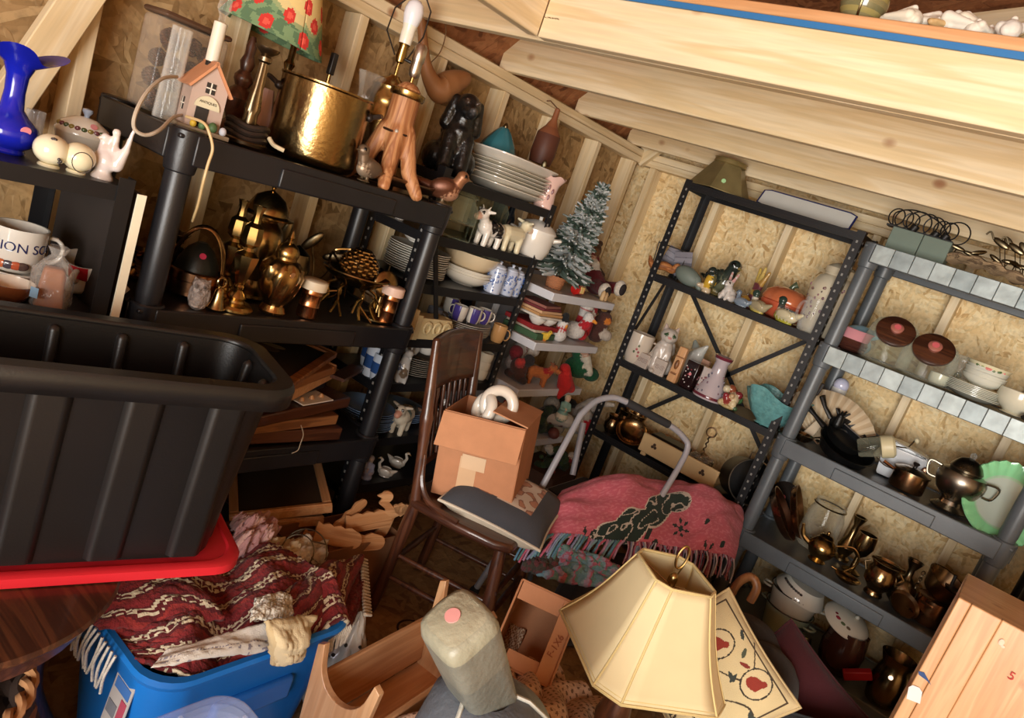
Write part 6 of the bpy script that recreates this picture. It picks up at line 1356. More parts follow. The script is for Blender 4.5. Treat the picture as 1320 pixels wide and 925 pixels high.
MB('#1b1a1a').box((0,0,.004),(.26,.05,.008)).build('strip','plastic',t)
L=V((ay(1262,345,3.40).x,3.42,G1))
t=thing('bark_slab','long curved bark slab carrying dark metal leaves and birds','ornament',L,R(0))
def bk(u,v):
    x=(u-.5)*.36; w=.05*(sin(PI*u)**.5)*(1+.15*sin(u*22)); y=(v-.5)*2*w; return V((x,y,.02+.03*abs((v-.5)*2)+.006*sin(u*31+v*7)+.02*sin(PI*u)))
MB('#9a7a58').sheet(bk,40,8).build('bark','bark_x',t,solid=.01)
for k in range(7):
    mb=MB('#4d4334'); x=-.12+.045*k; e=V((x+rr.uniform(-.02,.03),rr.uniform(-.02,.02),.09+rr.uniform(-.01,.02)))
    mb.tube([(x,0,.04),e],.0025,5); mb.ell(e,(.03,.006,.009),T=TR(rot=(0,rr.uniform(-30,30),rr.uniform(-30,30)))); mb.build('metal_leaf','metal',t)
for (x,z) in ((.03,.14),(.085,.135)):
    mb=MB('#463d30'); mb.tube([(x+.04,0,.05),(x,0,z)],.0018,5); mb.tube([(x+.055,.01,.05),(x+.02,0,z-.005)],.0018,5)
    mb.ell((x,0,z+.012),(.036,.006,.013),T=TR(rot=(0,22,0))); mb.tube(smoothpts([(x-.03,0,z+.02),(x-.05,0,z+.045),(x-.062,0,z+.03)],4),.004,5); mb.ell((x+.02,.004,z+.025),(.025,.003,.012),T=TR(rot=(0,40,0))); mb.build('metal_heron','metal',t)
solo(MB('#6a6a48').ell((0,0,.03),(.03,.05,.03)).ell((.02,0,.05),.018),'moss_ball','matte','small mossy clump at the right end beside the bark slab','ornament',V((.09,3.40,G1)))
# second level
L,h,m_=st(1092,450,G2,y=3.44,top=(1103,424))
t=thing('two_tone_pot','pottery planter with pink collar over a ribbed brown base, by the grey post','pot',V((L.x,3.45,G2)),face_cam(L)); r=21*m_
MB('#4a2a22').lathe(pr([(.7,0),(.85,.06),(.95,.14),(.9,.2),(1,.28),(.94,.34),(1,.42),(.92,.5),(.9,.56)],r,h),32).build('base','ceramic',t)
MB('#c98a92').lathe(pr([(.9,.55),(.92,.6),(1.0,.9),(1.12,1),(1.04,1),(.9,.85),(.85,.55),(0,.5)],r,h),32,TR(rot=(0,0,0))).build('collar','ceramic',t)
L,h,m_=st(1122,425,G2,y=3.55,top=(1124,396))
fig('blue_bird_dish','ceramic','pale blue bird with long tail lying behind the pink collared pot','figurine',V((ay(1128,410,3.55).x,3.55,G2+.05)),R(5),[e_((-.25,0,.3),(.5,.3,.25),'#8fb0bf',(0,-10,0)),c_((.2,0,.35),(.75,0,.6),.17,.04,'#84a6b6'),e_((-.68,0,.2),(.2,.2,.17),'#9bb9c6'),c_((.0,.2,.4),(.5,.25,.55),.12,.03,'#7fa0b0'),e_((0,0,-.1),(.3,.28,.3),'#7fa0b0')],.13)
def gjar2(lab,u,v,top,y,wpx):
    L,h,m_=st(u,v,G2,y=y,top=top); t=thing('glass_jar',lab,'jar',V((L.x,y,G2)),face_cam(L)); r=wpx*m_
    MB('#e8ecdf').lathe(pr([(.85,0),(1,.06),(1.02,.5),(.95,.78),(.8,.95),(.55,1.02),(0,1.02)],r,h),36,fn=lambda r_,z,a: (r_,z-max(0,-sin(a))*max(0,z/h-.5)*h*.62)).build('jar','glass',t)
    l_=MB('#4a2d22').lathe([(r*.70,-.006),(r*.74,0),(r*.74,.012),(r*.66,.018),(0,.02)],36).build('lid','dark_x',t,(0,-r*.52,h*.76),(50,0,0))
    MB('#a8685a').lathe([(r*.22,.018),(r*.25,.032),(r*.17,.038),(0,.038)],18).disc((0,0,.0385),r*.13,'#d96a70',(0,0,1)).build('knob','plastic',l_)
    return L,r,h
gjar2('round clear glass jar with brown lid and pink knob, nearer the grey post',1136,466,(1162,416),3.44,31)
Lj,rj,hj=gjar2('round clear glass jar with brown lid and pink knob, second from the grey post',1184,490,(1209,440),3.43,33)
solo(MB('#dfe3d8').lathe(pr([(.9,0),(1,.1),(.9,.5),(1.05,.9),(.8,1)],.055,.15),22,fn=lambda r,z,a: (r*(1+.12*sin(4*a+z*50)),z)),'plastic_bag','bag','loose clear plastic bag of buttons between the jars and the plate stack','bag',V((Lj.x+.11,3.50,G2)))
for k,(dx,z) in enumerate(((.0,.01),(.02,.055))): solo(MB('#b9a662').lathe([(0,0),(.014,0),(.014,.006),(0,.006)],16),'brass_button','brass',('gold disc low inside the clear plastic bag','gold disc higher up inside the clear plastic bag')[k],'disc',V((Lj.x+.095+dx,3.47,G2+z+.012)),rot=(70,0,20))
L,h,m_=st(1252,525,G2,y=3.43,top=(1262,480))
L=V((ay(1248,515,3.43).x,3.44,G2));
plates(7,L,.105,.0062,'dinner_plate','white plate in the stack under the flowered bowls, grey unit','white plates on the grey unit','#d3d3c4')
zz=G2+.0062*6+.02
bs=plates(5,L+V((.012,0,zz-G2)),.078,.010,'white_saucer_bowl','plain white bowl stacked under the flowered bowl','white bowls on the grey unit','#d6d6c9',cat='bowl',prof=BOWL,th=.038)
t=thing('floral_bowl','cream bowl with pink roses and green leaves on top of the bowl stack','bowl',L+V((.014,0,zz-G2+.052)),face_cam(L))
MB('#ded7b4').lathe([(a*.08,b*.04) for a,b in BOWL],36).build('bowl','ceramic',t)
for (a,z,c,s) in ((0,.027,'#d47f7a',.013),(-.55,.028,'#4f6a43',.009),(.5,.028,'#4f6a43',.011),(.25,.024,'#62784c',.007),(-.3,.027,'#8a9a5a',.006),(.8,.028,'#d47f7a',.007)): MB(c).ell((.072*sin(a),-.072*cos(a),z),(s,.004,s*.7),T=TR(rot=(-35,0,0))).build('painted_flower','ceramic',t)
solo(MB('#cfd0c0').lathe([(a*.04,b*.05) for a,b in CUPP],22),'small_cup','ceramic','small white cup in the gap between the gold discs and the plate stack','cup',L+V((-.125,-.015,0)))
L,h,m_=st(1302,535,G2,y=3.40,top=(1310,503))
t=thing('cream_jug','cream footed sugar pot at the right end of the second grey level','jug',V((L.x,3.40,G2)),face_cam(L)); r=25*m_
MB('#d8d3bd').lathe(pr([(.5,0),(.62,.05),(.45,.12),(.8,.35),(1,.65),(.95,1),(.88,1),(.9,.65),(0,.3)],r,h),32).build('body','ceramic',t)
MB('#d8d3bd').tube([(r*.9,0,h*.9),(r*1.5,0,h*.8),(r*1.4,0,h*.4),(r*.85,0,h*.4)],.006,7).build('handle','ceramic',t)
solo(MB('#23211f').ell((0,0,0),(.03,.02,.015)),'dark_spoon_rest','ceramic','small dark dish at the edge beneath the cream sugar pot','dish',V((L.x+.06,3.32,G2+.016)))
# third level
L,h,m_=st(1076,512,G3,y=3.62,top=(1087,487))
t=thing('ceiling_bulb','white globe lamp standing behind the pleated fan','lamp',V((L.x,3.64,G3)))
h=ay(1087,487,3.64).z-G3
MB('#d9d9d6').lathe([(.03,0),(.034,.01),(.03,h-.10),(.034,h-.09),(.034,h-.05)],24).build('base','plastic',t); MB('#c2c4dc').ell((0,0,h-.035),(.035,.035,.035)).build('globe','bulb',t)
# pleated fan
p0=ay(1052,572,3.50);
t=thing('folding_fan','open cream pleated hand fan leaning behind the black pans','fan',V((p0.x,3.52,p0.z)),rot=(90,-20,0))
mb=MB('#cdb99a'); n=26; R1=.25
vs=[]; fs=[]; cs=[]
for i in range(n+1):
    a=R(16+118*i/n); z=.006*(1 if i % 2 else -1)
    vs += [(.02*cos(a),.02*sin(a),z*.2),(R1*cos(a),R1*sin(a),z)]
for i in range(n): fs.append((2*i,2*i+1,2*i+3,2*i+2)); cs.append('#d0bd9f' if i % 2 else '#bfa888')
mb.add(vs,fs,cs); mb.build('pleated_leaf','paper',t,solid=.0012,angle=5)
for i in (0,n): a=R(16+118*i/n); MB('#7a5a3c').tube([(0,0,0),(R1*cos(a),R1*sin(a),0)],.004,6).build('guard_stick','bisque',t)
t_=thing('cast_iron_pan','heavy black cast iron skillet leaning forward at the front of the third grey level','pan',V((ay(1085,588,3.40).x,3.40,G3+.055)),rot=(14,16,-8)); r=.125
MB('#101112').lathe([(0,-.035),(r*.82,-.035),(r*.95,.01),(r,.012),(r*.95,.014),(r*.8,-.028),(0,-.028)],44).build('pan','iron',t_); MB('#131415').tube([(-r,0,.008),(-r-.06,.0,.02),(-r-.13,0,.034)],[.012,.008,.013],8,flat=1.5).build('handle','iron',t_)
t_=thing('cast_iron_pan','second black skillet resting on top of the heavy one','pan',V((ay(1085,575,3.42).x,3.44,G3+.10)),rot=(20,20,4)); r=.10
MB('#141414').lathe([(0,-.03),(r*.82,-.03),(r*.95,.01),(r,.012),(r*.95,.014),(r*.8,-.024),(0,-.024)],44).build('pan','iron',t_); MB('#191614').tube([(-r,0,.008),(-r-.05,.0,.03),(-r-.09,0,.06)],[.01,.008,.012],8,flat=1.5).build('handle','iron',t_)
t_=thing('loaf_pan','black loaf tin tilted up behind the skillets','pan',V((ay(1108,565,3.54).x,3.55,G3+.10)),rot=(24,18,0))
mb=MB('#121418');
for (c,d) in (((0,0,-.03),(.15,.09,.006)),((-.076,0,0),(.006,.1,.066)),((.076,0,0),(.006,.1,.066)),((0,-.048,0),(.155,.006,.066)),((0,.048,0),(.155,.006,.066))): mb.box(c,d)
mb.build('tin','iron',t_,bevel=.003); MB('#4a4440').tube([(-.08,-.052,.034),(.08,-.052,.034),(.08,.052,.034),(-.08,.052,.034)],.003,6,closed=True).build('rim','iron',t_)
fig('iron_hand_bell','iron','small black iron claw-like trivet standing between the fan and the tin','trivet',V((ay(1080,540,3.47).x+.005,3.475,G3+.12)),R(0),[c_((0,0,0),(0,0,.035),.022,.018,'#161514')]+[c_((0,0,.03),(.03*cos(a),.02*sin(a),.065),.008,.005,'#161514') for a in (0,1.2,2.4,3.6,4.8)],1,vox=.003)
t_=thing('brass_strainer','small brass handled strainer at the front left of the third grey level','strainer',V((ay(1040,553,3.38).x,3.38,G3)),R(40))
MB('#6a543a').lathe([(a*.045,b*.035) for a,b in BOWL],26).build('bowl','brass',t_); MB('#5a4630').tube([(.04,0,.03),(.09,0,.05),(.10,0,.07)],.004,6).build('handle','brass',t_)
solo(MB('#c9b69a').box((0,0,.05),(.05,.012,.10),top=.7),'bone_handle','bisque','cream bone handled scraper leaning near the front left of the third grey level','scraper',V((ay(1046,545,3.46).x,3.46,G3)),rot=(-12,15,0),bevel=.004)
t_=thing('carving_knife','long dark knife hanging beside the grey post','knife',ay(1045,520,3.40),rot=(0,8,0))
MB('#2a2624').box((0,0,0),(.006,.003,.11)).build('blade','metal',t_); MB('#1f1613').box((0,0,.075),(.014,.012,.06)).build('handle','plastic',t_,bevel=.003)
# glass jar with cream lid lying on its side
p=ay(1130,580,3.42); t_=thing('ice_crusher_jar','glass jar with cream lid and crank lying across the pans','jar',V((p.x-.02,3.44,G3+.10)),rot=(0,62,14))
MB('#cfcfb8').lathe([(.036,-.06),(.04,-.05),(.044,.03),(.04,.04)],28).build('jar','glass',t_); MB('#d3c7a0').lathe([(.047,.03),(.049,.035),(.049,.075),(.04,.085),(0,.086)],28).build('lid','plastic',t_)
MB('#4a453e').tube([(0,0,.085),(0.01,0,.13),(-.02,0,.16)],.0035,6).build('crank','metal',t_); MB('#cfc6a6').ell((-.02,0,.168),(.013,.013,.01)).build('crank_knob','plastic',t_)
# white enamel pot
L,h,m_=st(1158,590,G3,y=3.55,top=(1172,552))
t_=thing('enamel_pot','white square enamel pot with tilted grey lid and wire bail','pot',V((ay(1166,585,3.55).x,3.56,G3)),R(10))
w=.095; hh=.135
MB('#c9ced3').lathe([(w*1.05,0),(w*1.15,.01),(w*1.38,hh),(w*1.32,hh),(w*1.1,.012)],4,TR(rot=(0,0,45))).build('pot','ceramic',t_,bevel=.02,seg=4)
MB('#a39c90').lathe([(0,0),(w*1.5,0),(w*1.5,.006),(w*.5,.02),(0,.022)],4,TR((0,0,hh+.004),(0,10,45))).build('lid','ceramic',t_,bevel=.006,seg=3)
MB('#5a5550').tube(smoothpts([(-.10,-.10,.07),(-.05,-.115,.05),(.05,-.115,.07),(.09,-.10,.085)],5),.0028,6).build('bail','metal',t_); MB('#9a7468').ell((0,0,0),(.014,.006,.02)).build('ear','metal',t_,(.085,-.098,.09))
L,h,m_=st(1160,632,G3,y=3.40,top=(1172,600))
t_=thing('copper_saucepan','copper saucepan with dark lid and black knob at the front of the third grey level','pot',V((ay(1168,625,3.41).x,3.41,G3)),face_cam(L)); r=.068; hh=.075
MB('#8f5c3a').lathe([(0,0),(r*.95,0),(r,.006),(r,hh),(r*1.05,hh+.003),(r*.97,hh),(0,hh*.98)],40).build('pan','brass',t_)
l_=MB('#4c3326').lathe([(0,hh),(r*1.06,hh),(r*1.06,hh+.006),(r*.6,hh+.02),(0,hh+.024)],36).build('lid','metal',t_); MB('#191514').lathe([(.008,hh+.022),(.007,hh+.03),(.014,hh+.04),(.01,hh+.046),(0,hh+.047)],16).build('knob','plastic',l_)
MB('#a8653f').tube([(-r,0,hh*.8),(-r-.045,0,hh*.95)],[.007,.008],8).build('handle','brass',t_)
# silver samovar
L,h,m_=st(1218,655,G3,y=3.40,top=(1246,590))
t_=thing('silver_samovar','dark silver coffee urn with spout, clear finial and pink sticker','urn',V((ay(1228,640,3.41).x,3.41,G3)),face_cam(L)); h=ay(1249,580,3.41).z-G3; r=29*m_
MB('#7c7b7a').lathe(pr([(.7,0),(.75,.03),(.45,.1),(.4,.16),(.5,.2),(.8,.3),(1,.46),(1,.56),(.9,.64),(.6,.68),(.62,.7)],r,h),40).build('body','metal',t_)
l_=MB('#565554').lathe(pr([(.66,.69),(.68,.71),(.55,.8),(.4,.86),(.1,.9)],r,h),32).disc((r*.15,-r*.5,h*.79),.01,'#e07a90',(.2,-.8,.5)).build('lid','metal',t_); MB('#d9dfdf').lathe(pr([(.1,.89),(.14,.93),(.12,.97),(0,1)],r,h),14).build('finial','glass',l_)
for s in (-1,1): MB('#6c6b6a').tube(smoothpts([(s*r*.9,0,h*.62),(s*r*1.4,0,h*.62),(s*r*1.3,0,h*.42),(s*r*.95,0,h*.4)],5),.005,7).build('handle','metal',t_)
MB('#75736f').tube([(0,-r*.8,h*.28),(0,-r*1.25,h*.24)],.007,8).build('tap','metal',t_)
# mint serving dish, standing on edge
c=ay(1293,650,3.43); t_=thing('mint_serving_dish','mint green fluted round dish standing on its edge at the right post','dish',V((c.x,3.445,c.z+.004)),rot=(68,0,20)); r=54*mpp(c)
def fl(r_,z,a): k=max(0,(r_/r-.62)/.38); return r_*(1+.012*sin(24*a)*k),z+.006*k*sin(24*a)
MB('#93d9a0').lathe([(0,-.012,'#b4bdb0'),(r*.62,-.012,'#8fd39b'),(r*.64,-.006),(r*.9,.022),(r,.028),(r*.98,.034,'#93d9a0'),(r*.88,.028),(r*.66,.004,'#a8c9a8'),(r*.6,-.002,'#b9c2b6'),(0,-.004)],96,fn=fl).build('dish','ceramic',t_)
solo(MB('#c49a86').box((0,0,.09),(.15,.016,.18)),'pink_board','bisque','plain pinkish wooden board leaning on the wall behind the mint dish','board',V((ay(1280,605,3.7).x,3.69,G3)),R(0),bevel=.004)
# fourth level: copper pans, glass jug, brass
def lean(name,lab,u,v,y,r,th,col,rot,hz,z=G4):
    p=ay(u,v,y); return solo(MB(col).lathe([(0,0),(r*.8,0),(r*.9,th*.2),(r,th),(r*.97,th),(r*.86,th*.3),(0,th*.2)],44),name,'metal',lab,'pan',V((p.x,y,hz)),rot=rot)
lean('copper_pan','large dull copper pan leaning against the front left post',990,690,3.39,.125,.035,'#8a5c46',(0,48,10),G4+.105)
lean('copper_pan','copper pan leaning upright behind the large dull one',1020,665,3.52,.125,.03,'#98694f',(10,62,20),G4+.12)
t_=thing('pan_cover','dark pan lid with a pink ring knob hanging against the inner post','lid',ay(1012,640,3.66),rot=(90,0,-10))
MB('#2d241f').lathe([(0,0),(.075,0),(.075,.004),(.03,.014),(0,.015)],32).build('lid','iron',t_); MB('#d8686a').tube([(.008*cos(a),.008*sin(a),.018) for a in [2*PI*i/16 for i in range(16)]],.003,6,closed=True).build('ring_knob','plastic',t_)
L,h,m_=st(1062,668,G4,y=3.57,top=(1087,612))
t_=thing('swing_top_jar','wide clear glass jar with wire bail and open lid','jar',V((ay(1072,650,3.57).x,3.57,G4)),face_cam(L)); r=.085; h=.235
MB('#e6e2d2').lathe(pr([(.8,0),(.9,.04),(1,.3),(.97,.7),(.8,.86),(.82,.98),(.76,.98),(.74,.86),(.9,.7),(.93,.3),(0,.06)],r,h),36).build('jar','glass',t_)
MB('#8a7448').tube([(r*.84*cos(a),r*.84*sin(a),h*.9) for a in [2*PI*i/28 for i in range(28)]],.004,6,closed=True).build('wire_bail','brass',t_)
L,h,m_=st(1055,720,G4,y=3.40,top=(1072,675))
t_=thing('brass_teapot','polished brass teapot with long curved handle at the front of the fourth grey level','teapot',V((ay(1060,705,3.41).x,3.41,G4)),face_cam(L)); r=.06; hh=.135
MB('#a68440').lathe(pr([(.6,0),(.66,.04),(.5,.1),(.8,.25),(1,.45),(.95,.62),(.65,.78),(.5,.84),(.52,.88)],r,hh),36).build('body','brass',t_)
MB('#a68440').tube(smoothpts([(r*.8,0,hh*.75),(r*1.9,-.0,hh*.95),(r*2.5,0,hh*.6),(r*1.9,0,hh*.1),(r*1.1,0,hh*-.0+.01)],6),.0045,8).build('handle','brass',t_)
MB('#a68440').tube(smoothpts([(-r*.9,0,hh*.45),(-r*1.5,0,hh*.6),(-r*1.8,0,hh*.95)],5),[.012]*4+[.01]*4+[.007]*3,8).build('spout','brass',t_)
l_=MB('#94743a').lathe(pr([(.54,.87),(.4,.95),(0,.99)],r,hh),26).build('lid','brass',t_); MB('#94743a').ell((0,0,hh*1.02),(.008,.008,.01)).build('knob','brass',l_)
# brass oddments
def cs(name,lab,u,v,y,prof,r,h,col='#8a6c3c',mat='brass',tilt=None,seg=28):
    p=ay(u,v,y); return solo(MB(col).lathe(pr(prof,r,h),seg),name,mat,lab,name.split('_')[-1],V((p.x,y,G4)),rot=tilt or (0,0,0))
cs('brass_goblet','tall brass goblet behind the teapot handle',1112,705,3.52,[(.8,0),(.8,.03),(.25,.1),(.2,.4),(.6,.5),(.9,.7),(.8,1),(.72,1),(.8,.7),(0,.55)],.05,.19)
cs('brass_vase','narrow brass vase with flared lip behind the embossed kettle',1098,690,3.62,[(.8,0),(.8,.05),(.5,.1),(.9,.3),(.4,.55),(.3,.8),(.7,1),(.6,1),(0,.8)],.045,.22)
cs('brass_ashtray','flat embossed brass dish lying in front of the teapot handle',1092,745,3.36,BOWL,.055,.022,'#7d5f3c','hammered')
L,h,m_=st(1125,765,G4,y=3.38,top=(1140,712))
t_=thing('embossed_kettle','dark brass embossed pot with angled copper foot and flat rim handle','pot',V((ay(1132,750,3.39).x,3.39,G4)),face_cam(L)); r=.062; hh=.155
MB('#7d5c34').lathe(pr([(.6,0),(.62,.03),(.5,.14),(.62,.22),(.95,.36),(1,.5),(.92,.72),(.8,.82),(.95,.95),(1,.97),(.9,.97),(.75,.82),(0,.6)],r,hh),40).build('body','hammered',t_)
MB('#8a6a40').tube([(-r,-.01,hh*.97),(r*1.15,-.01,hh*.99)],.005,8,flat=2).build('rim_handle','brass',t_)
for s in (-1,1): MB('#6b4f30').tube([(s*r*.95,0,hh*.85),(s*r*1.25,0,hh*.75),(s*r*.98,0,hh*.55)],.005,7).build('handle','brass',t_)
L,h,m_=st(1162,770,G4,y=3.44,top=(1181,710))
solo(MB('#2a2523').lathe(pr([(.5,0),(.8,.08),(1,.28),(.95,.42),(.5,.56),(.26,.64),(.24,.8),(.55,.97),(.6,1),(.5,.99),(.2,.8),(0,.7)],.055,.20),32),'black_vase','metal','glossy black metal vase with narrow neck and flared lip','vase',V((ay(1168,748,3.45).x,3.45,G4)))
t_=thing('iron_chain','short dark chain draped by the wide copper basin','chain',V((ay(1192,735,3.42).x,3.44,G4+.10)))
for k in range(6): MB('#3a2f28').tube([(.006*cos(a)*(1 if k % 2 else .2),.006*cos(a)*(.2 if k % 2 else 1),.014*k+.010*sin(a)) for a in [2*PI*i/12 for i in range(12)]],.0022,5,closed=True).build('chain_link','metal',t_)
p=ay(1212,752,3.46); t_=thing('copper_basin','wide brown copper basin tipped on top of the copper pot','basin',V((p.x,3.47,G4+.115)),rot=(8,18,0)); r=.085
MB('#7d5a3e').lathe([(0,0),(r*.6,0),(r*.7,.008),(r,.075),(r*1.03,.078),(r*.97,.076),(r*.66,.012),(0,.008)],40).build('basin','metal',t_); MB('#8a6848').tube([(r,-.02,.06),(r+.03,0,.07),(r,.02,.06)],.005,7).build('handle','metal',t_)
p=ay(1190,790,3.38); t_=thing('copper_pot','bright copper pot at the right end of the fourth grey level','pot',V((p.x+.02,3.42,G4)),R(-20)); r=.068; hh=.105
MB('#a5643c').lathe([(0,0),(r*.9,0),(r,.01),(r,hh),(r*1.05,hh+.003),(r*.96,hh),(0,hh*.97)],40).build('pot','brass',t_); MB('#b07a52').box((0,-r*1.02,hh*.8),(.05,.006,.008)).build('bracket','brass',t_)
p=ay(1232,745,3.45); t_=thing('dipper_ladle','copper ladle with upright black handle beside the wide basin','ladle',V((p.x+.03,3.52,G4+.0)),R(20))
MB('#8a5f45').lathe(pr([(.6,0),(.9,.2),(1,.7),(.95,1),(.88,1),(0,.7)],.05,.15),28).build('cup','brass',t_); MB('#1f1a18').tube([(-.03,0,.13),(-.035,0,.21)],.007,8).build('handle','plastic',t_); MB('#a9a29a').lathe([(.05,.15),(.052,.153),(.052,.158),(0,.16)],26).build('lid','metal',t_)
lean('copper_dish','oval copper dish leaning low at the front of the fourth grey level',1158,790,3.34,.06,.02,'#6e4c36',(30,20,0),G4+.035)
# lowest level: enamel pots, lid, jug
L,h,m_=st(1012,800,G5,y=3.42,top=(1030,750))
P0=V((ay(1012,795,3.42).x,3.43,G5));
t_=thing('enamel_stockpot','pale green enamel pot at the bottom of the enamel stack','pot',P0,R(-20)); r=.105
def ename(t_,r,hh,c):
    MB(c).lathe([(0,0),(r*.7,0),(r*.8,.006),(r,hh),(r*1.04,hh+.003),(r*.97,hh+.002),(r*.78,.01),(0,.012)],40).build('pot','ceramic',t_)
    MB('#1b1a1c').tube([(r*1.03*cos(a),r*1.03*sin(a),hh+.002) for a in [2*PI*i/40 for i in range(40)]],.0028,6,closed=True).build('rim','ceramic',t_)
    for s in (-1,1): MB(c).tube(smoothpts([(s*r,-.025,hh*.8),(s*(r+.03),-.02,hh*.82),(s*(r+.03),.02,hh*.82),(s*r,.025,hh*.8)],4),.005,7).build('handle','ceramic',t_)
ename(t_,.105,.125,'#a6b8a4')
t_=thing('enamel_stockpot','white enamel pot in the middle of the enamel stack','pot',P0+V((0,0,.085)),R(10)); ename(t_,.11,.12,'#c9c5b6')
t_=thing('enamel_basin_lid','white enamel basin upside down on the enamel stack, dark leaf decoration','basin',P0+V((.01,0,.207)),rot=(3,10,0)); r=.112
MB('#cbc8bd').lathe([(r*1.03,0),(r*1.03,.006),(r*.9,.03),(r*.75,.06),(0,.064)],40).build('basin','ceramic',t_)
mb=MB('#2f2a28')
for k in range(9): mb.ell((r*.86*sin(-.9+.13*k),-r*.86*cos(-.9+.13*k),.04),(.007,.005,.006),('#2f2a28','#4a4440')[k % 2],seg=8,rings=5)
mb.build('painted_leaves','ceramic',t_)
p=ay(1075,830,3.36); t_=thing('pot_cover','white domed enamel lid with red rose resting on the brown jug','lid',V((p.x,3.40,G5+.215)),rot=(16,14,0)); r=.10
MB('#cdc7b8').lathe([(0,0),(r,0),(r*1.01,.004),(r*.8,.025),(r*.3,.036),(0,.038)],40).build('lid','ceramic',t_)
mb=MB('#7a2a34')
for (x,y,c,s) in ((-.03,-.05,'#8c3340',.016),(-.045,-.035,'#7a2a34',.012),(-.005,-.06,'#5c6a4a',.014),(.02,-.06,'#6d5a48',.012)): mb.ell((x,y,.026),(s,s*.8,.005),c,seg=10,rings=5)
mb.build('painted_rose','ceramic',t_); MB('#bfb9aa').ell((.02,.02,.042),.01).build('knob','ceramic',t_)
p=ay(1068,862,3.36); t_=thing('brown_glazed_crock','very shiny brown pressed glass bowl under the rose lid','crock',V((p.x+.01,3.39,G5)),face_cam(p)); r=.088; hh=.20
MB('#3c2018').lathe(pr([(.6,0),(.75,.05),(.95,.3),(1,.55),(.92,.8),(.85,1),(.75,1),(0,.8)],r,hh),60,fn=lambda r_,z,a: (r_*(1+.035*sin(12*a)*sin(z*70)),z)).build('crock','ceramic',t_)
p=ay(1135,890,3.34); t_=thing('brass_pitcher','dull brass pitcher with pale sticker at the bottom of the grey unit','pitcher',V((p.x+.01,3.37,G5)),face_cam(p)); r=.07; hh=.215
MB('#7a6238').lathe(pr([(.8,0),(.85,.03),(.95,.2),(1,.45),(.85,.7),(.75,.8),(.95,1),(.88,1),(.68,.8),(0,.6)],r,hh),36,fn=lambda r_,z,a: (r_*(1+.16*max(0,cos(a-2.6))*(z/hh)**3),z)).disc((0.0,-r*.93,hh*.66),.009,'#cfae9c',(0,-1,.3)).build('body','brass',t_)
MB('#7a6238').tube(smoothpts([(r*.7,0,hh*.92),(r*1.5,0,hh*.9),(r*1.5,0,hh*.5),(r*.95,0,hh*.3)],5),.006,8).build('handle','brass',t_)
solo(MB('#a31f26').box((0,0,.02),(.11,.03,.04)),'red_tin','plastic','small bright red tin lying before the brass pitcher','tin',V((ay(1100,885,3.31).x,3.31,G5+.06)),rot=(10,-30,20),bevel=.004)
solo(MB('#6a6660').lathe(pr([(.6,0),(.9,.2),(1,.6),(.8,1),(0,1)],.05,.09),24),'pewter_cup','metal','dark pewter cup between the enamel stack and the brown bowl','cup',V((ay(1030,825,3.34).x,3.345,G5)))
# magazines on the far right unit
for k in range(9): solo(MB(('#7a4a4a','#8a6a62','#b9aa9c','#5c3a40')[k % 4]).box((0,0,.008),(.22,.16,.016)),'magazine','paper','thin magazine in the stack on the dark unit at the right edge','magazine',V((.44+random.uniform(-.006,.006),3.42+random.uniform(-.01,.01),.5015+.0165*k)),R(random.uniform(-3,3)),'magazines at the right edge')
# ================================================================ on the loft
L=V((-.715,1.95,2.1675)); t_=thing('antique_globe','mottled green and gold glass globe on the loft edge','globe',V((ay(1110,15,1.87).x,1.87,2.1675)))
gl=MB('#7a6f48')
gl.lathe([(.055*sin(PI*k/14),.055-.055*cos(PI*k/14),('#7d7450','#8f8350','#6b6748')[k % 3]) for k in range(15)],28); gl.build('globe','ceramic',t_)
MB('#5a4a2c').tube([(.0562*sin(a)*.2,-.0562*sin(a)*.98,.055-.0562*cos(a)) for a in [PI*i/16 for i in range(17)]],.003,6).build('seam','brass',t_)
for k,(u,v,s,lab) in enumerate(((1155,27,1.1,'white ruffled seashell, leftmost on the loft edge'),(1182,26,1.3,'large white seashell beside the leftmost one on the loft edge'),(1208,29,1.0,'tan ridged seashell on the loft edge'),(1228,28,1.1,'cream seashell next to the tan one on the loft edge'),(1243,25,1.2,'white bivalve shell lying above the brown-lipped conch'),(1254,34,1.3,'white conch with a brown lip on the loft edge'),(1266,39,.8,'small banded white shell on the loft edge'),(1274,42,.8,'banded white shell next to the small one'),(1293,44,1.0,'grey-white flat shell on the loft edge'),(1316,48,.9,'tan shell cut off by the right side of the loft edge'))):
    p=ay(u,v+2,1.85); c=('#d9d2c0','#dcd6c6','#b99a6a','#d3c498','#e0dccf','#d8d0bd','#d6d0c2','#cfc8b9','#cfcbc2','#bfa67a')[k]
    n=[c_((-.4,0,.25),(.35,0,.3),.1,.3,c),e_((.3,0,.3),(.35,.3,.3),c),c_((-.35,.1,.3),(.3,.25,.45),.06,.16,c),c_((-.35,-.1,.3),(.3,-.25,.35),.06,.16,c),e_((.5,-.1,.25),(.14,.2,.18),'#8a6238' if k in (2,5) else c),c_((-.1,0,.45),(.3,0,.62),.05,.1,'#e6e2d6')]
    fig('seashell','bisque',lab,'shell',V((p.x,1.855+.03*(k % 2),2.168)),R(37*k),n,.075*s)
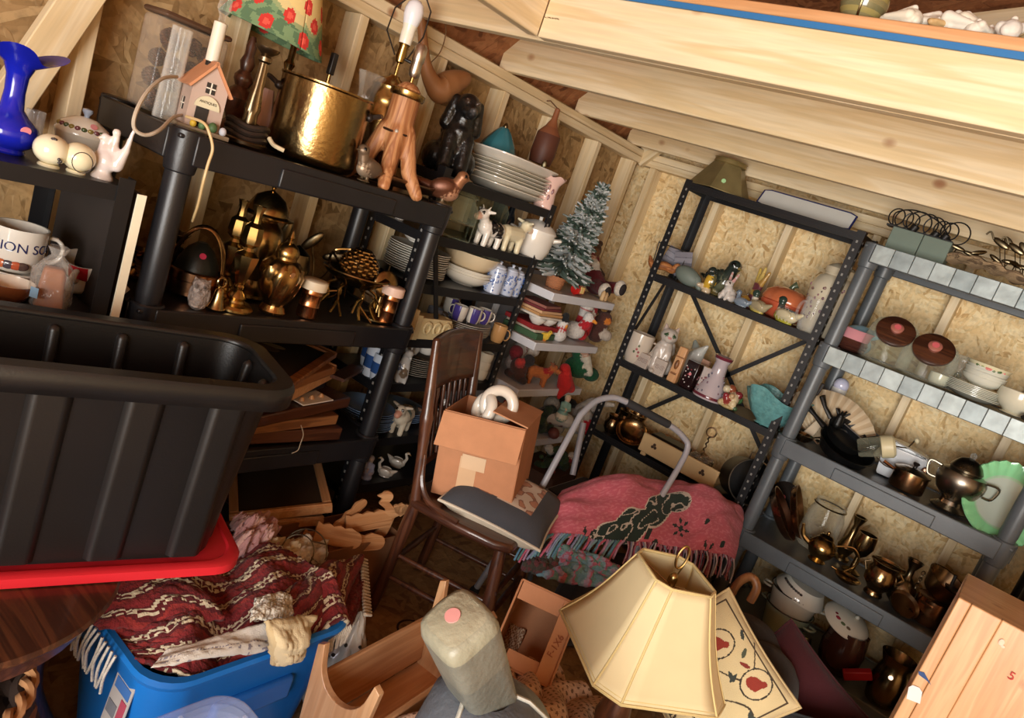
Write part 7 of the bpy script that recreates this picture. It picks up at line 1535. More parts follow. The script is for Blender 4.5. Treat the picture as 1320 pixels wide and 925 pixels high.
# ================================================================ things on the floor
def patch(P00,P10,P01,P11,nu=24,nv=24,bulge=(0,0,0),amp=.006,freq=30,seed=0,edge=0):
    P00,P10,P01,P11,bu=V(P00),V(P10),V(P01),V(P11),V(bulge)
    nrm=(P10-P00).cross(P01-P00).normalized()
    def f(u,v):
        p=P00*(1-u)*(1-v)+P10*u*(1-v)+P01*(1-u)*v+P11*u*v+bu*(16*u*(1-u)*v*(1-v))**.7
        q=noise.noise(V((u*freq*.12+seed,v*freq*.12,seed*.7)))*amp*2.2+noise.noise(V((u*freq*.5+seed,v*freq*.5,3.1)))*amp
        return p+nrm*q
    return f
# ---- black tote
U_=V((.256,.967,0)); Nn=V((-.967,.256,0))
t=thing('storage_tote','big open black plastic storage tote in the left foreground','tote',V((-1.138,.972,.566)),math.atan2(U_.y,U_.x))
Lb,Wb,Hb,rc=.80,.315,.434,.07  # local x runs along the long side (towards -x is the near left), y away from the lens
def rrect(L0,L1,W0,W1,r,n=7):
    pts=[]
    for (cx,cy,a0) in ((L1-r,W0+r,-90),(L1-r,W1-r,0),(L0+r,W1-r,90),(L0+r,W0+r,180)):
        for k in range(n): a=R(a0+90*k/(n-1)); pts.append((cx+r*cos(a),cy+r*sin(a)))
    return pts
def shellrings(mb,rings,col=None,close=(True,False)):
    n=len(rings[0][0]); vs=[(x,y,z) for pts,z in rings for x,y in pts]; fs=[]
    for i in range(len(rings)-1):
        for k in range(n): fs.append((i*n+k,i*n+(k+1) % n,(i+1)*n+(k+1) % n,(i+1)*n+k))
    if close[0]: fs.append(tuple(range(n))[::-1])
    if close[1]: fs.append(tuple(range((len(rings)-1)*n,len(rings)*n)))
    return mb.add(vs,fs,col)
def rr(d,r=rc,e=0): return rrect(-Lb+d,-d,d,Wb-d,r)
mb=MB('#121010')
def ribbed(d,z,amp):
    pts=rrect(-Lb+d,-d,d,Wb-d,rc,7); return pts
shellrings(mb,[(rr(.06),0),(rr(.055),.004),(rr(.022),Hb-.05),(rr(.018),Hb-.04),(rr(.02),Hb-.008),(rr(.026),Hb-.008),(rr(.064),.008)],close=(True,True))
mb.build('body','black_plastic',t,angle=32)
mb=MB('#151313'); shellrings(mb,[(rr(-.014,.085),Hb-.045),(rr(-.016,.087),Hb-.012),(rr(-.010,.083),Hb),(rr(.02,.06),Hb),(rr(.026,.06),Hb-.008)],close=(False,False)); mb.build('rim','black_plastic',t,solid=.004,angle=32)
for i in range(6):
    x=-.125-.155*i
    for s,y0,y1,nm in ((-1,.055,.021,'rib'),(1,Wb-.055,Wb-.021,'rib')):
        mb=MB('#131111'); w=.036
        a=V((x,y0,.012)); b=V((x*.995,y1,Hb-.055)); n=7
        mb.sheet(lambda u,v: a.lerp(b,v)+V((w*(u-.5)*2,s*.013*min(1,6*(.5-abs(u-.5)))**.7,0)),16,2) if s < 0 else mb.sheet(lambda u,v: a.lerp(b,v)+V((-w*(u-.5)*2,s*.013*min(1,6*(.5-abs(u-.5)))**.7,0)),16,2)
        mb.build(nm,'black_plastic',t,angle=60)
for i in range(5):  # ribs seen on the inner faces
    x=-.16-.125*i; MB('#211f1f').cap((x,Wb-.066,.03),(x,Wb-.034,Hb-.03),.010,.012).build('inner_rib','black_plastic',t)
for i in range(2): MB('#211f1f').cap((-.064,.10+.11*i,.03),(-.034,.10+.11*i,Hb-.03),.010,.012).build('inner_rib','black_plastic',t)
# ---- red lid under it
t=thing('storage_cover','bright red plastic lid lying under the black tote','lid',V((-1.138,.972,.541)),math.atan2(U_.y,U_.x))
rl=lambda d,r=.07: rrect(-Lb-.02+d,.0-d+.012,.022+d,Wb+.02-d,r)
mb=MB('#c0222b'); shellrings(mb,[(rl(.0),.0),(rl(.0),.020),(rl(.006),.024),(rl(.02),.024),(rl(.024),.020)],close=(False,True)); mb.build('lid','plastic',t,angle=32)
# ---- round dark table below
t=thing('round_table','round dark brown glossy wooden table under the red lid','table',V((-1.383,.49,0)))
MB('#5a3220').lathe([(.0,.515),(.27,.515),(.295,.52),(.30,.528),(.295,.536),(.285,.538),(0,.538)],64).build('table_top','dark_x',t)
MB('#42261a').lathe([(.255,.46),(.262,.462),(.262,.516),(.25,.516)],48).build('apron','dark_x',t)
for k in range(4):
    a=R(-8+90*k); mb=MB('#4a3226')
    mb.tube(smoothpts([(.22*cos(a),.22*sin(a),.47),(.19*cos(a),.19*sin(a),.33),(.2*cos(a),.2*sin(a),.18),(.27*cos(a),.27*sin(a),.012)],6),.020,10,flat=1.3); mb.build('leg','dark_z',t)
solo(MB('#8a5a3c').box((0,0,.13),(.24,.22,.26)),'brown_carton','card','plain brown carton under the round dark table','box',V((-1.34,.52,.0)),R(8),bevel=.003)
p=ad(14,905,1.32)
t=thing('wicker_basket','dark wicker basket with braided rope rim in the bottom left corner','basket',V((p.x-.08,p.y-.12,0)))
zt=p.z+.015
mb=MB('#3a2a22')
for i in range(int(zt/.03)):
    mb.tube([((.16+.01*sin(9*a+i*PI))*cos(a),(.16+.01*sin(9*a+i*PI))*sin(a),.015+.03*i) for a in [2*PI*k/54 for k in range(54)]],.015,7,closed=True)
mb.build('weave','matte',t)
mb=MB('#b07f55')
for s in (0,1): mb.tube([((.165+.009*cos(13*a+s*PI))*cos(a),(.165+.009*cos(13*a+s*PI))*sin(a),zt+.009*sin(13*a+s*PI)) for a in [2*PI*k/110 for k in range(110)]],.008,6,closed=True)
mb.build('braided_rim','matte',t)
# ---- blue tote with afghan
X0,X1,Y0,Y1,ZB=-1.50,-1.066,.775,1.335,.36
t=thing('blue_tote','bright blue plastic tote stuffed with a maroon striped afghan','tote',V((0,0,0)))
mb=MB('#1a72c4'); q=lambda d,r=.09: rrect(X0+d,X1-d,Y0+d,Y1-d,r)
shellrings(mb,[(q(.05),0),(q(.045),.006),(q(.012),ZB-.03),(q(.004),ZB-.02),(q(.0),ZB-.008),(q(.006),ZB),(q(.02),ZB),(q(.026),ZB-.02),(q(.058),.012)],close=(True,True)); mb.build('body','plastic',t,angle=35)
p=ax(395,905,X1+.0); MB('#155fa8').box((X1-.020,(Y0+Y1)/2,.22),(.03,.22,.07)).build('handle_grip','plastic',t,bevel=.012,seg=3)
mb=MB('#b9b1ab').box((0,0,0),(.075,.002,.15)).box((0,-.0015,.03),(.06,.002,.025),'#3f6fb0').box((.02,-.0015,-.02),(.022,.002,.06),'#b3475a').box((-.015,-.0015,-.03),(.035,.002,.03),'#7a7a80'); lb=mb.build('paper_label','paper',t,(-1.19,Y0+.012,.25),(-6,0,0))
def knit(seed=0,k=1.0,base='#6e1a1e'):
    def cf(u,v):
        s=(v*k*7+.22*sin(u*9+seed)+.15*noise.noise(V((u*6,v*6,seed))))
        f=s-math.floor(s)
        j=.035*sin(u*230)
        if .40+j < f < .52+j or .62-j < f < .70: return '#cdbd9f'
        return '#7c2022' if f < .3 else ('#5a1418' if f < .85 else '#8a2a26')
    return cf
t=thing('afghan','maroon crocheted afghan with cream zigzag stripes spilling from the blue tote','blanket',V((0,0,0)))
def f0(u,v):
    x=X0+.03+(X1-X0-.05-.09*max(0,1-u*7))*v; y=Y0+.02+(Y1-Y0-.04)*u
    z=.345+.07*sin(PI*min(1,v*1.05))*(.55+.45*u)+.022*noise.noise(V((u*7,v*5,1)))+.02*sin(u*15+v*7)+.006*noise.noise(V((u*40,v*40,2)))
    return V((x,y,z))
MB().sheet(f0,150,100,cf=knit(0,.9)).build('main_fold','wool',t,solid=.012,angle=180)
P=patch(ax(330,795,-1.14),ax(425,818,-1.10),ax(388,742,-1.40),ax(468,716,-1.38),bulge=(.02,0,.07),amp=.008,seed=4)
MB().sheet(P,100,100,cf=lambda u,v: knit(2,.55)(v,u+.1)).build('raised_fold','wool',t,solid=.014,angle=180)
P=patch(ax(420,816,-1.10),ax(455,800,-1.13),ax(436,765,-1.25),ax(470,728,-1.36),bulge=(.03,.0,.0),amp=.006,seed=9)
MB().sheet(P,40,40,cf=lambda u,v: '#6b191c' if (v*6+u) % 3 > .5 else '#7e2424').build('hanging_fold','wool',t,solid=.014,angle=180)
P=patch((X0+.05,Y0+.20,ZB+.04),(X1-.12,Y0+.22,ZB+.04),(X0+.05,Y0-.012,ZB+.02),(X1-.22,Y0-.012,ZB+.0),bulge=(0,0,.05),amp=.006,seed=6)
MB().sheet(P,50,40,cf=lambda u,v: knit(5,.6)(v,u)).build('rim_fold','wool',t,solid=.014,angle=180)
for k in range(16):
    a=V((X0+.06+.016*k,Y0-.016,ZB-.012)); mb=MB('#d8d0c4'); mb.tube(smoothpts([a+V((0,0,.02)),a+V((random.uniform(-.008,.008),-.012,-.03)),a+V((random.uniform(-.012,.012),-.010,-.075))],4),.0035,5); mb.build('fringe_strand','wool',t)
for k in range(14):
    p=ax(424+2.2*k,820-1.2*k,-1.085); mb=MB('#d3c9b6'); mb.tube([p+V((-.02,0,.01)),p+V((0.004,0,-.01)),p+V((.006,random.uniform(-.01,.01),-.05))],.003,5); mb.build('fringe_strand','wool',t)
for k in range(18):
    p=ax(466+.25*k,720+4.2*k,-1.37+.014*k); mb=MB('#cfc2aa'); mb.cap(p,p+V((.0,.028,-.012)),.006,.004); mb.build('fringe_strand','wool',t)
P=patch(ax(196,858,-1.075),ax(350,838,-1.07),ax(214,838,-1.11),ax(345,802,-1.11),bulge=(.006,0,.008),amp=.004,seed=2)
MB().sheet(P,70,16,cf=lambda u,v: '#8a8590' if (.38 < v < .46 and int(u*60) % 2) or (v < .3 and noise.noise(V((u*20,v*8,1))) > .35) else '#d3cdc4').build('x','cloth',None,angle=180,solid=.004)
tag(bpy.data.objects['x'],'white embroidered cloth edging along the front rim of the blue tote','cloth'); bpy.data.objects['x'].name='embroidered_cloth'
P=patch(ax(343,800,-1.075),ax(405,792,-1.08),ax(352,856,-1.045),ax(384,850,-1.045),bulge=(.035,0,0),amp=.006,seed=3)
mb=MB().sheet(P,30,30,cf=lambda u,v: '#b9a27a' if v < .08 or u < .06 else '#cbb791'); solo(mb,'cream_runner','cloth','rolled cream table runner hanging over the front rim of the blue tote','cloth',V((0,0,0)),angle=180,solid=.012)
P=patch(ax(322,800,-1.10),ax(378,792,-1.10),ax(330,770,-1.17),ax(372,768,-1.17),bulge=(0,0,.012),amp=.006,seed=8)
solo(MB().sheet(P,40,30,cf=lambda u,v: '#dcd5c6' if (int(u*26)+int(v*16)) % 3 else '#b9ae9a'),'lace_doily','wool','white crochet lace folded beside the cream table runner','cloth',V((0,0,0)),angle=180,solid=.01)
# linens behind it
def linen(name,lab,c4,bulge,cf,amp=.016,seed=0,freq=46): return solo(MB().sheet(patch(*c4,bulge=bulge,amp=amp,freq=freq,seed=seed),46,46,cf=cf),name,'cloth',lab,'cloth',V((0,0,0)),angle=180,solid=.006)
linen('pink_linen','crumpled dusty pink linen heaped behind the black tote corner',[ax(295,722,-1.42),ax(352,720,-1.42),ax(300,668,-1.56),ax(352,678,-1.56)],(0.02,0,.07),lambda u,v: '#b98a8a' if noise.noise(V((u*5,v*5,2))) > -.1 else '#cfa79f',.022,1)
linen('beige_linen','crumpled beige and white linen on top of the afghan',[ax(318,745,-1.38),ax(410,748,-1.36),ax(322,702,-1.50),ax(420,700,-1.50)],(0.02,0,.06),lambda u,v: '#d0bf9f' if u < .55 else '#d8d0c2',.020,5)
linen('white_linen','white linen napkin hanging forward over the maroon afghan',[ax(352,772,-1.30),ax(385,778,-1.29),ax(340,712,-1.41),ax(402,705,-1.42)],(.03,0,.02),lambda u,v: '#ddd8ce',.012,7)
p=ax(392,712,-1.43)
t=thing('wire_cage','tangled wire lamp shade frame lying on the white linens','wire frame',p,rot=(60,25,10))
for k,r in enumerate((.07,.05)): MB('#6a5c52').tube([(r*cos(a),r*sin(a),.06*k) for a in [2*PI*i/26 for i in range(26)]],.0022,5,closed=True).build('wire_hoop','metal',t)
for k in range(5): a=k*2*PI/5; MB('#6a5c52').tube([(.07*cos(a),.07*sin(a),0),(.05*cos(a+.3),.05*sin(a+.3),.06)],.0022,5).build('wire_spoke','metal',t)
MB('#6f6258').tube([(-.14,-.05,-.01),(.10,.04,.03)],.0022,5).build('wire_spoke','metal',t)
# ---- box of wooden cut-outs
t=thing('craft_carton','brown carton of wooden craft pieces behind the chair leg','box',V((-1.57,1.66,0)))
for (c,d) in (((.098,0,.135),(.005,.50,.27)),((-.098,0,.13),(.005,.50,.26)),((0,.25,.13),(.2,.005,.26)),((0,-.25,.13),(.2,.005,.26)),((0,0,.006),(.2,.5,.01))): MB('#8a5f40').box(c,d).build('carton_panel','card',t,bevel=.001)
def cut(name,lab,poly,s,p,rot,th=.012,col='#b5713f',side='#c98b58',mat='craft_x'):
    return solo(MB(col).prism([(x*s,y*s) for x,y in poly],th,None,col,side),name,mat,lab,'cut-out',p,rot=rot,bevel=.0015)
def circ(cx,cy,r,a0=0,a1=360,n=12): return [(cx+r*cos(R(a0+(a1-a0)*i/n)),cy+r*sin(R(a0+(a1-a0)*i/n))) for i in range(n+1)]
p=ax(497,655,-1.55)
t=thing('wooden_angel','flat wooden angel cut-out holding up a heart above the craft carton','cut-out',ax(470,690,-1.545),rot=(88,-8,62)); s=mpp(p)
body=[(0,0),(10,12),(16,30),(14,44),(4,52),(8,60),(0,64)]+circ(14,62,9,150,-60,10)[::1]+[(26,46),(38,52),(50,46),(44,36),(30,30),(26,14),(22,2),(14,-4)]
MB('#b06a3c').prism([(x*s*.9+.02,y*s*.9) for x,y in body],.012).build('body','craft_x',t,bevel=.0015)
heart=[(9*sin(a)**3*1.2,8*cos(a)-3.2*cos(2*a)-1.2*cos(3*a)) for a in [2*PI*i/24 for i in range(24)]]
MB('#b5733f').prism([(x*s+.115,y*s+.105) for x,y in heart],.012).build('heart','craft_x',t,bevel=.0015); MB('#a8683a').tube([(.075,.06,.006),(.105,.092,.006)],.005,6).build('arm','craft_x',t)
for k,(u,v,ang,w,hh,lab) in enumerate(((455,700,10,66,20,'long scalloped wooden cut-out lying across the front of the craft carton'),(430,690,-12,52,24,'round ended wooden cut-out at the left of the craft carton'),(470,672,20,54,22,'wooden paddle-shaped cut-out in the middle of the craft carton'),(405,700,-30,40,22,'small wooden block cut-out next to the wire frame'),(445,668,75,60,11,'pale wooden slat standing in the craft carton'))):
    p=ax(u,v,-1.50-.02*k); s=mpp(p); n=7
    poly=[(-w/2,-hh/2),(w/2,-hh/2)]+circ(w/2,0,hh/2,-90,90,6)[1:-1]+[(w/2-w*i/n,hh/2+(3 if i % 2 else 0)) for i in range(n+1)]
    cut('wooden_cutout',lab,poly,s,p,(72,-ang*.5,66+ang*.4),col=('#b5733f','#ad6c3c','#b97845','#a5683c','#cfae86')[k])
# ---- ceramic Christmas tree
p=az(432,880,.0); L=V((-1.175,1.452,0)); h=ax(463,792,-1.175).z
t=thing('ceramic_tree','unlit white ceramic Christmas tree standing between the blue tote and the cradle','tree ornament',L)
def tre(r,z,a): return r*(1+.10*sin(7*a+z*20)),z+.012*sin(7*a+1.2)
prf=[]; tiers=6
for i in range(tiers):
    z0=h*(.04+.15*i); r0=.105*(1-i/tiers*.86); prf += [(r0,z0),(r0*.92,z0+h*.05),(r0*.62,z0+h*.148)]
prf=[(.085,0),(.09,h*.03)]+prf+[(.008,h*.97),(0,h)]
mb=MB('#dcd6c6').lathe(prf,64,fn=tre); mb.build('tree','ceramic',t)
for i in range(5):
    for k in range(6): a=k*1.047+i*.5; r0=.105*(1-i/tiers*.86)*.88; MB('#3a342c').ell((r0*cos(a),r0*sin(a),h*(.10+.15*i)),.006,seg=8,rings=5).build('bulb_hole','matte',t)
# ---- honey wood cradle
t=thing('wooden_cradle','honey pine doll cradle with scooped end boards in the foreground','cradle',V((-.955,1.21,0)),R(6)); W2=.10; LL=.50; HH=.36
def endboard(y,hmul,nm):
    poly=[(-W2*.82,.03),(W2*.82,.03),(W2*1.06,HH*hmul*.97),(W2*.86,HH*hmul)]
    c=[(W2*.80*cos(a),HH*hmul*.98-.105*sin(a)**.8) for a in [PI*i/16 for i in range(1,16)]]
    poly += c+[(-W2*.86,HH*hmul),(-W2*1.06,HH*hmul*.97)]
    MB('#c8844a').prism(poly,.02,TR((0,y+.01,0),(90,0,0)),'#c8844a','#d39a62').build(nm,'honey_z',t,bevel=.002)
endboard(0,1.0,'end_board'); endboard(LL,1.05,'end_board')
for s in (-1,1):
    MB('#b5703c').box((0,0,0),(.016,LL-.02,.14),T=TR((s*W2*.93,LL/2,.17),(0,s*10,0))).build('side_rail','honey_y',t,bevel=.004)
MB('#b06a38').box((0,LL/2,.075),(W2*1.7,LL-.02,.014)).build('base','honey_y',t)
for y in (.015,LL-.015): MB('#b5703c').prism([(-W2*1.4,.03),(-W2*1.35,.0)]+[(x*W2*1.0,-.0+.012*(x*x-1)*.0) for x in (-.6,0,.6)]+[(W2*1.35,0),(W2*1.4,.03)],.018,TR((0,y+.009,0),(90,0,0))).build('rocker','honey_x',t,bevel=.002)
# ---- grey leather-covered post
T0=ad(588,797,1.14); B0=ad(622,888,1.26); axd=(T0-B0).normalized()
Mx=Matrix.Translation(B0) @ Matrix((CR.cross(axd).cross(axd).normalized()*-1,(axd.cross(CR.cross(axd).cross(axd).normalized()*-1)).normalized(),axd)).transposed().to_4x4()
t=thing('leather_post','grey leather covered square post with pink sticker, above a flared skirt','post',V((0,0,0)))
Lp=(T0-B0).length; mb=MB('#6a6a60')
rings=[(.046,-.03),(.047,0),(.050,Lp*.45),(.053,Lp*.86),(.049,Lp*.97),(.040,Lp*1.0)]
vs=[]; n=40
for r,z in rings:
    for k in range(n):
        a=2*PI*k/n; q=(abs(cos(a))**5+abs(sin(a))**5)**(-.2); w=1+.02*noise.noise(V((cos(a)*2,sin(a)*2,z*30))); vs.append((r*q*cos(a+.7)*w,r*q*sin(a+.7)*w,z+.004*noise.noise(V((a,z*20,1)))))
fs=[(i*n+k,i*n+(k+1) % n,(i+1)*n+(k+1) % n,(i+1)*n+k) for i in range(len(rings)-1) for k in range(n)]+[tuple(range((len(rings)-1)*n,len(rings)*n))]
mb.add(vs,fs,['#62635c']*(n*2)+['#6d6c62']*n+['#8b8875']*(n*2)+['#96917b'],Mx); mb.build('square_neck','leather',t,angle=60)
MB('#c98a86').lathe([(.013,-.001),(.013,.0015),(0,.0018)],22,Mx @ TR((-.006,.006,Lp*1.0+.0005))).build('price_sticker','paper',t)
MB('#4a4a45').tube([Mx @ V((.047*cos(.7+.785*q_)*1.12,.047*sin(.7+.785*q_)*1.12,Lp*z_)) for q_,z_ in ((-1,-.05),(-1,.2),(-1,.5),(-1,.8))],.0022,6).build('seam','leather',t)
dn=V((-.05,.02,-1)).normalized()
base=B0+V((.02,.06,0)); foot=V((base.x+.03,base.y+.05,.0))
mb=MB('#565b62'); rings=[(.052,0),(.075,.03),(.115,.08),(.165,.17),(.20,.32),(.215,.60)]
vs=[]; n=48; H0=base.z
for r,d in rings:
    c=B0.lerp(V((B0.x+.06,B0.y+.04,B0.z-d)),min(1,d*6)) if d < .17 else V((B0.x+.06,B0.y+.04,B0.z-d))
    for k in range(n):
        a=2*PI*k/n; w=1+.07*sin(4*a+1)*min(1,d*6); vs.append(c+V((r*w*cos(a),r*w*sin(a),0)))
fs=[((i+1)*n+k,(i+1)*n+(k+1) % n,i*n+(k+1) % n,i*n+k) for i in range(len(rings)-1) for k in range(n)]+[tuple(range((len(rings)-1)*n,len(rings)*n))[::-1]]
mb.add(vs,fs); mb.build('skirt','leather',t,angle=60)
for k in (6,22,36): MB('#b3b2a8').tube([V(vs[i*n+k])+V((0,0,.003)) for i in range(len(rings))],[.004]*len(rings),6).build('white_piping','leather',t)
zb=B0.z-.60
MB('#3a2f28').lathe([(.20,0),(.20,.02),(.04,.04),(.035,zb+.02),(0,zb+.02)],28,TR((B0.x+.06,B0.y+.04,0))).build('stand','dark_z',t)
# ---- clear tub in front
t=thing('clear_tub','translucent clear plastic tub at the bottom edge before the blue tote','tub',V((-.958,.40,0)))
mb=MB('#cdd6ee'); q=lambda d,r=.06: rrect(d,.34-d,d,.475-d,r)
shellrings(mb,[(q(.04),0),(q(.036),.006),(q(.008),.40),(q(-.004),.405),(q(-.006),.42),(q(.0),.424),(q(.01),.42),(q(.011),.405),(q(.044),.012)],close=(True,True)); mb.build('body','clear_plastic',t,angle=35)
for (x,y) in ((.012,.36),(.012,.29),(.07,.462),(.13,.462)): MB('#e3e6f2').box((x,y,.395),(.008,.006,.045)).build('clip','clear_plastic',t)
# ---- dark wooden chair
t=thing('wooden_chair','dark pressed-back wooden side chair with turned spindles and a saddle seat','chair',V((-1.435,1.82,0)),math.atan2(.32,.947))
SW=.39
def turned(p0,p1,prof,nm,mat='dark_z',seg=14):
    L_=(V(p1)-V(p0)).length; return MB('#4a2a1c').lathe([(r,z*L_) for r,z in prof],seg,along(p0,p1)).build(nm,mat,t)
for y in (0,SW):
    turned((0.0,y,0),(.03,y,.44),[(.014,0),(.02,.1),(.019,.5),(.023,.8),(.02,1)],'leg')
    turned((.03,y,.43),(-.085,y,1.0),[(.019,0),(.017,.35),(.022,.52),(.024,.55),(.02,.58),(.018,.8),(.014,1)],'back_post')
for y in (.02,SW-.01): turned((.42,y-.02 if y < .1 else y+.02,0),(.355,y,.44),[(.013,0),(.017,.08),(.022,.2),(.02,.3),(.026,.55),(.021,.62),(.024,.8),(.019,1)],'leg')
mb=MB('#3b2016')
ol=[(.02,-.02),(.20,-.035),(.34,-.03),(.40,-.0),(.405,SW/2),(.40,SW),(.34,SW+.03),(.2,SW+.035),(.02,SW+.02),(-.01,SW-.02),(-.01,.02)]
mb.prism(ol,.034,TR((0,0,.43))); mb.build('seat','dark_x',t,bevel=.012,seg=3)
def crest(u,v):
    y=-.01+(SW+.02)*u; z=.83+.175*v+.012*sin(PI*u)*v; x=.03-.115*(z-.43)/.57-.02*sin(PI*u); return V((x,y,z))
MB('#3d2218').sheet(crest,20,10).build('crest_rail','dark_y',t,solid=.02)
MB('#452619').tube([(.0-.01*sin(PI*k/8),SW*k/8,.575) for k in range(9)],.012,8,flat=.7).build('lower_rail','dark_y',t)
for k in range(7):
    y=.045+(SW-.09)*k/6; z0,z1=.575,.84; x0=.03-.115*(z0-.43)/.57-.01; x1=.03-.115*(z1-.43)/.57-.015
    turned((x0,y,z0),(x1,y,z1),[(.006,0),(.009,.15),(.006,.25),(.010,.5),(.006,.75),(.009,.85),(.006,1)],'spindle',seg=10)
for y in (0,SW):
    MB('#4a2a1c').tube(smoothpts([(.0,y,.62),(.03,y-.004 if y == 0 else y+.004,.52),(.09,y-.02 if y == 0 else y+.02,.475),(.2,y-.03 if y == 0 else y+.03,.466)],6),.011,8).build('bent_brace','dark_x',t)
for z,y in ((.24,0),(.15,0),(.24,SW),(.15,SW)): turned((.016,y,z),(.39,y,z),[(.008,0),(.012,.5),(.008,1)],'stretcher','dark_z',10)
for x,z in ((.395,.28),(.40,.18),(.012,.2)): turned((x,0,z),(x,SW,z),[(.008,0),(.013,.5),(.008,1)],'stretcher','dark_z',10)
# ---- cushion and carton on the chair
def cushion(name,lab,c,rot,w,d,th,topcol,botcol,piping,cf=None,mat='cloth',pts=None):
    t=thing(name,lab,'cushion',c,rot=rot); n=36
    def side(s,cff,colr):
        def f(u,v):
            x=(u-.5)*2; y=(v-.5)*2; e=max(0,(1-x**4)*(1-y**4))**.6; k=1-.06*(1-abs(x)**2)*abs(y)**6-.06*(1-abs(y)**2)*abs(x)**6
            return V((x*w/2*k,y*d/2*k,s*(e*th/2+.004*noise.noise(V((x*3,y*3,s)))*e)))
        m=MB(colr).sheet(f,n*4 if cff else n,n*4 if cff else n,cf=cff)
        if s < 0: m.f=[fc[::-1] for fc in m.f]
        return m
    side(1,cf,topcol).build('cover',mat,t,angle=180); side(-1,None,botcol).build('backing',mat,t,angle=180)
    ed=[]
    for k in range(80):
        a=k/80*4; s_=int(a); f_=a-s_; x,y=((f_*2-1,-1),(1,f_*2-1),(1-f_*2,1),(-1,1-f_*2))[s_]
        kk=1-.06*(1-abs(x)**2)*abs(y)**6-.06*(1-abs(y)**2)*abs(x)**6; ed.append((x*w/2*kk,y*d/2*kk,0))
    MB(piping).tube(ed,.0055,7,closed=True).build('piping',mat,t)
    return t
def flor(u,v):
    if .2 < u < .8 and .2 < v < .8:
        n_=noise.noise(V((u*11,v*11,4))); return '#c9b6a2' if u > .45 and n_ < .12 else ('#b07a5c' if n_ > .25 else ('#8a5f4a' if n_ > .12 else '#45464a'))
    return '#3f4045'
cushion('tapestry_cushion','dark grey cushion with floral panel and cream back under the carton on the chair',V((-1.235,2.10,.502)),(6,2,22),.38,.36,.14,'#3f4045','#cdbfa9','#d6cab5',flor)
# carton: corners taken in depth so that it sits square on seat and cushion
bl=az(556,634,.472); ln=.285; wd=.26; hb=.305
t=thing('cardboard_carton','open brown cardboard carton standing on the chair, flap folded down in front','box',bl,rot=(0,-9,24))
CB='#b47c58'
for (c,d,nm) in (((ln/2,0,hb/2),(ln,.005,hb),'front_panel'),((ln/2,wd,hb/2),(ln,.005,hb),'rear_panel'),((0,wd/2,hb/2),(.005,wd,hb),'side_panel'),((ln,wd/2,hb/2),(.005,wd,hb),'side_panel'),((ln/2,wd/2,.003),(ln,wd,.005),'base_panel')): MB(CB).box(c,d).build(nm,'card',t,bevel=.001)
MB('#bf8761').box((0,0,0),(ln*1.02,.005,wd*.46),T=TR((ln/2,-.034,hb-.058),(-26,0,0))).build('front_flap','card',t)
MB('#b98460').box((0,0,0),(ln*.46,wd,.005),T=TR((ln*.80,wd/2,hb+.018),(0,12,0))).build('side_flap','card',t)
MB('#c9a37c').box((ln*.40,-.0035,hb*.26),(.062,.002,hb*.52)).build('packing_tape','plastic',t); MB('#cfae8a').box((ln*.46,-.0045,hb*.47),(.085,.002,.05)).build('packing_tape','plastic',t)
M=Matrix.Translation(t.location) @ Euler(t.rotation_euler).to_matrix().to_4x4()
for k,(x,y,z,r_,rot) in enumerate(((ln*.40,.075,hb+.012,.044,(80,0,-25)),(ln*.56,.095,hb+.035,.05,(75,10,40)))):
    solo(MB('#d8d0c3').tube([(r_*cos(a_),r_*sin(a_),0) for a_ in [2*PI*i/40 for i in range(40)]],.020,14,closed=True),'ceramic_ring','ceramic',('thick white ceramic ring in the carton on the chair, front one','thick white ceramic ring in the carton on the chair, rear one')[k],'ring',M @ V((x,y,z)),rot=rot)
# ---- step stool
F0=az(607,768,0);
t=thing('step_stool','folding grey metal step stool with looped handle behind the chair','step stool',V((0,0,0)))
tl0=ad(692,640,2.72); A1=ad(748,535,2.80); A2=ad(768,517,2.84); A3=ad(790,512,2.87); A4=ad(808,518,2.89); B4=ad(862,547,2.97); B3=ad(880,562,2.99); B2=ad(885,582,2.99); B1=ad(851,642,2.93); Bf=az(800,745,.02)
MB('#8f8f95').tube([F0,tl0]+smoothpts([A1,A2,A3,A4],6),.0125,12).build('handle_tube','painted_steel',t)
MB('#9a9aa2').tube(smoothpts([B4,B3,B2,B1],6)+[V((B1.x+.03,B1.y-.12,.30)),V((B1.x+.05,B1.y-.2,.02))],.0125,12).build('handle_tube','painted_steel',t)
MB('#2a2a2c').tube([A4.lerp(B4,i/8) for i in range(9)],.0165,14).build('foam_grip','matte',t)
MB('#1c1b1b').lathe([(.022,0),(.02,.03),(.015,.05),(0,.05)],16,along(F0,tl0)).build('rubber_foot','matte',t)
tr=[az(702,628,.47),az(765,672,.47),az(826,640,.47),az(752,612,.47)]
c=sum(tr,V((0,0,0)))/4; mb=MB('#8c8a8e'); top=[(p.x,p.y) for p in tr]
mb.prism(top,.03,TR((0,0,.435))); mb.build('tread_frame','painted_steel',t,bevel=.006,seg=3)
mb=MB('#242325'); mb.prism([(c.x+(p.x-c.x)*.93,c.y+(p.y-c.y)*.93) for p in tr],.006,TR((0,0,.463))); mb.build('tread_mat','matte',t,bevel=.003)
for p in (tr[0],tr[3]): MB('#77757a').tube([V((p.x+.02,p.y,.44)),V((p.x+.02,p.y+.14,.012))],.012,10).build('leg','painted_steel',t)
MB('#7d7b80').tube([ad(752,545,3.02),ad(738,612,2.98)],.013,10).build('strut','painted_steel',t)
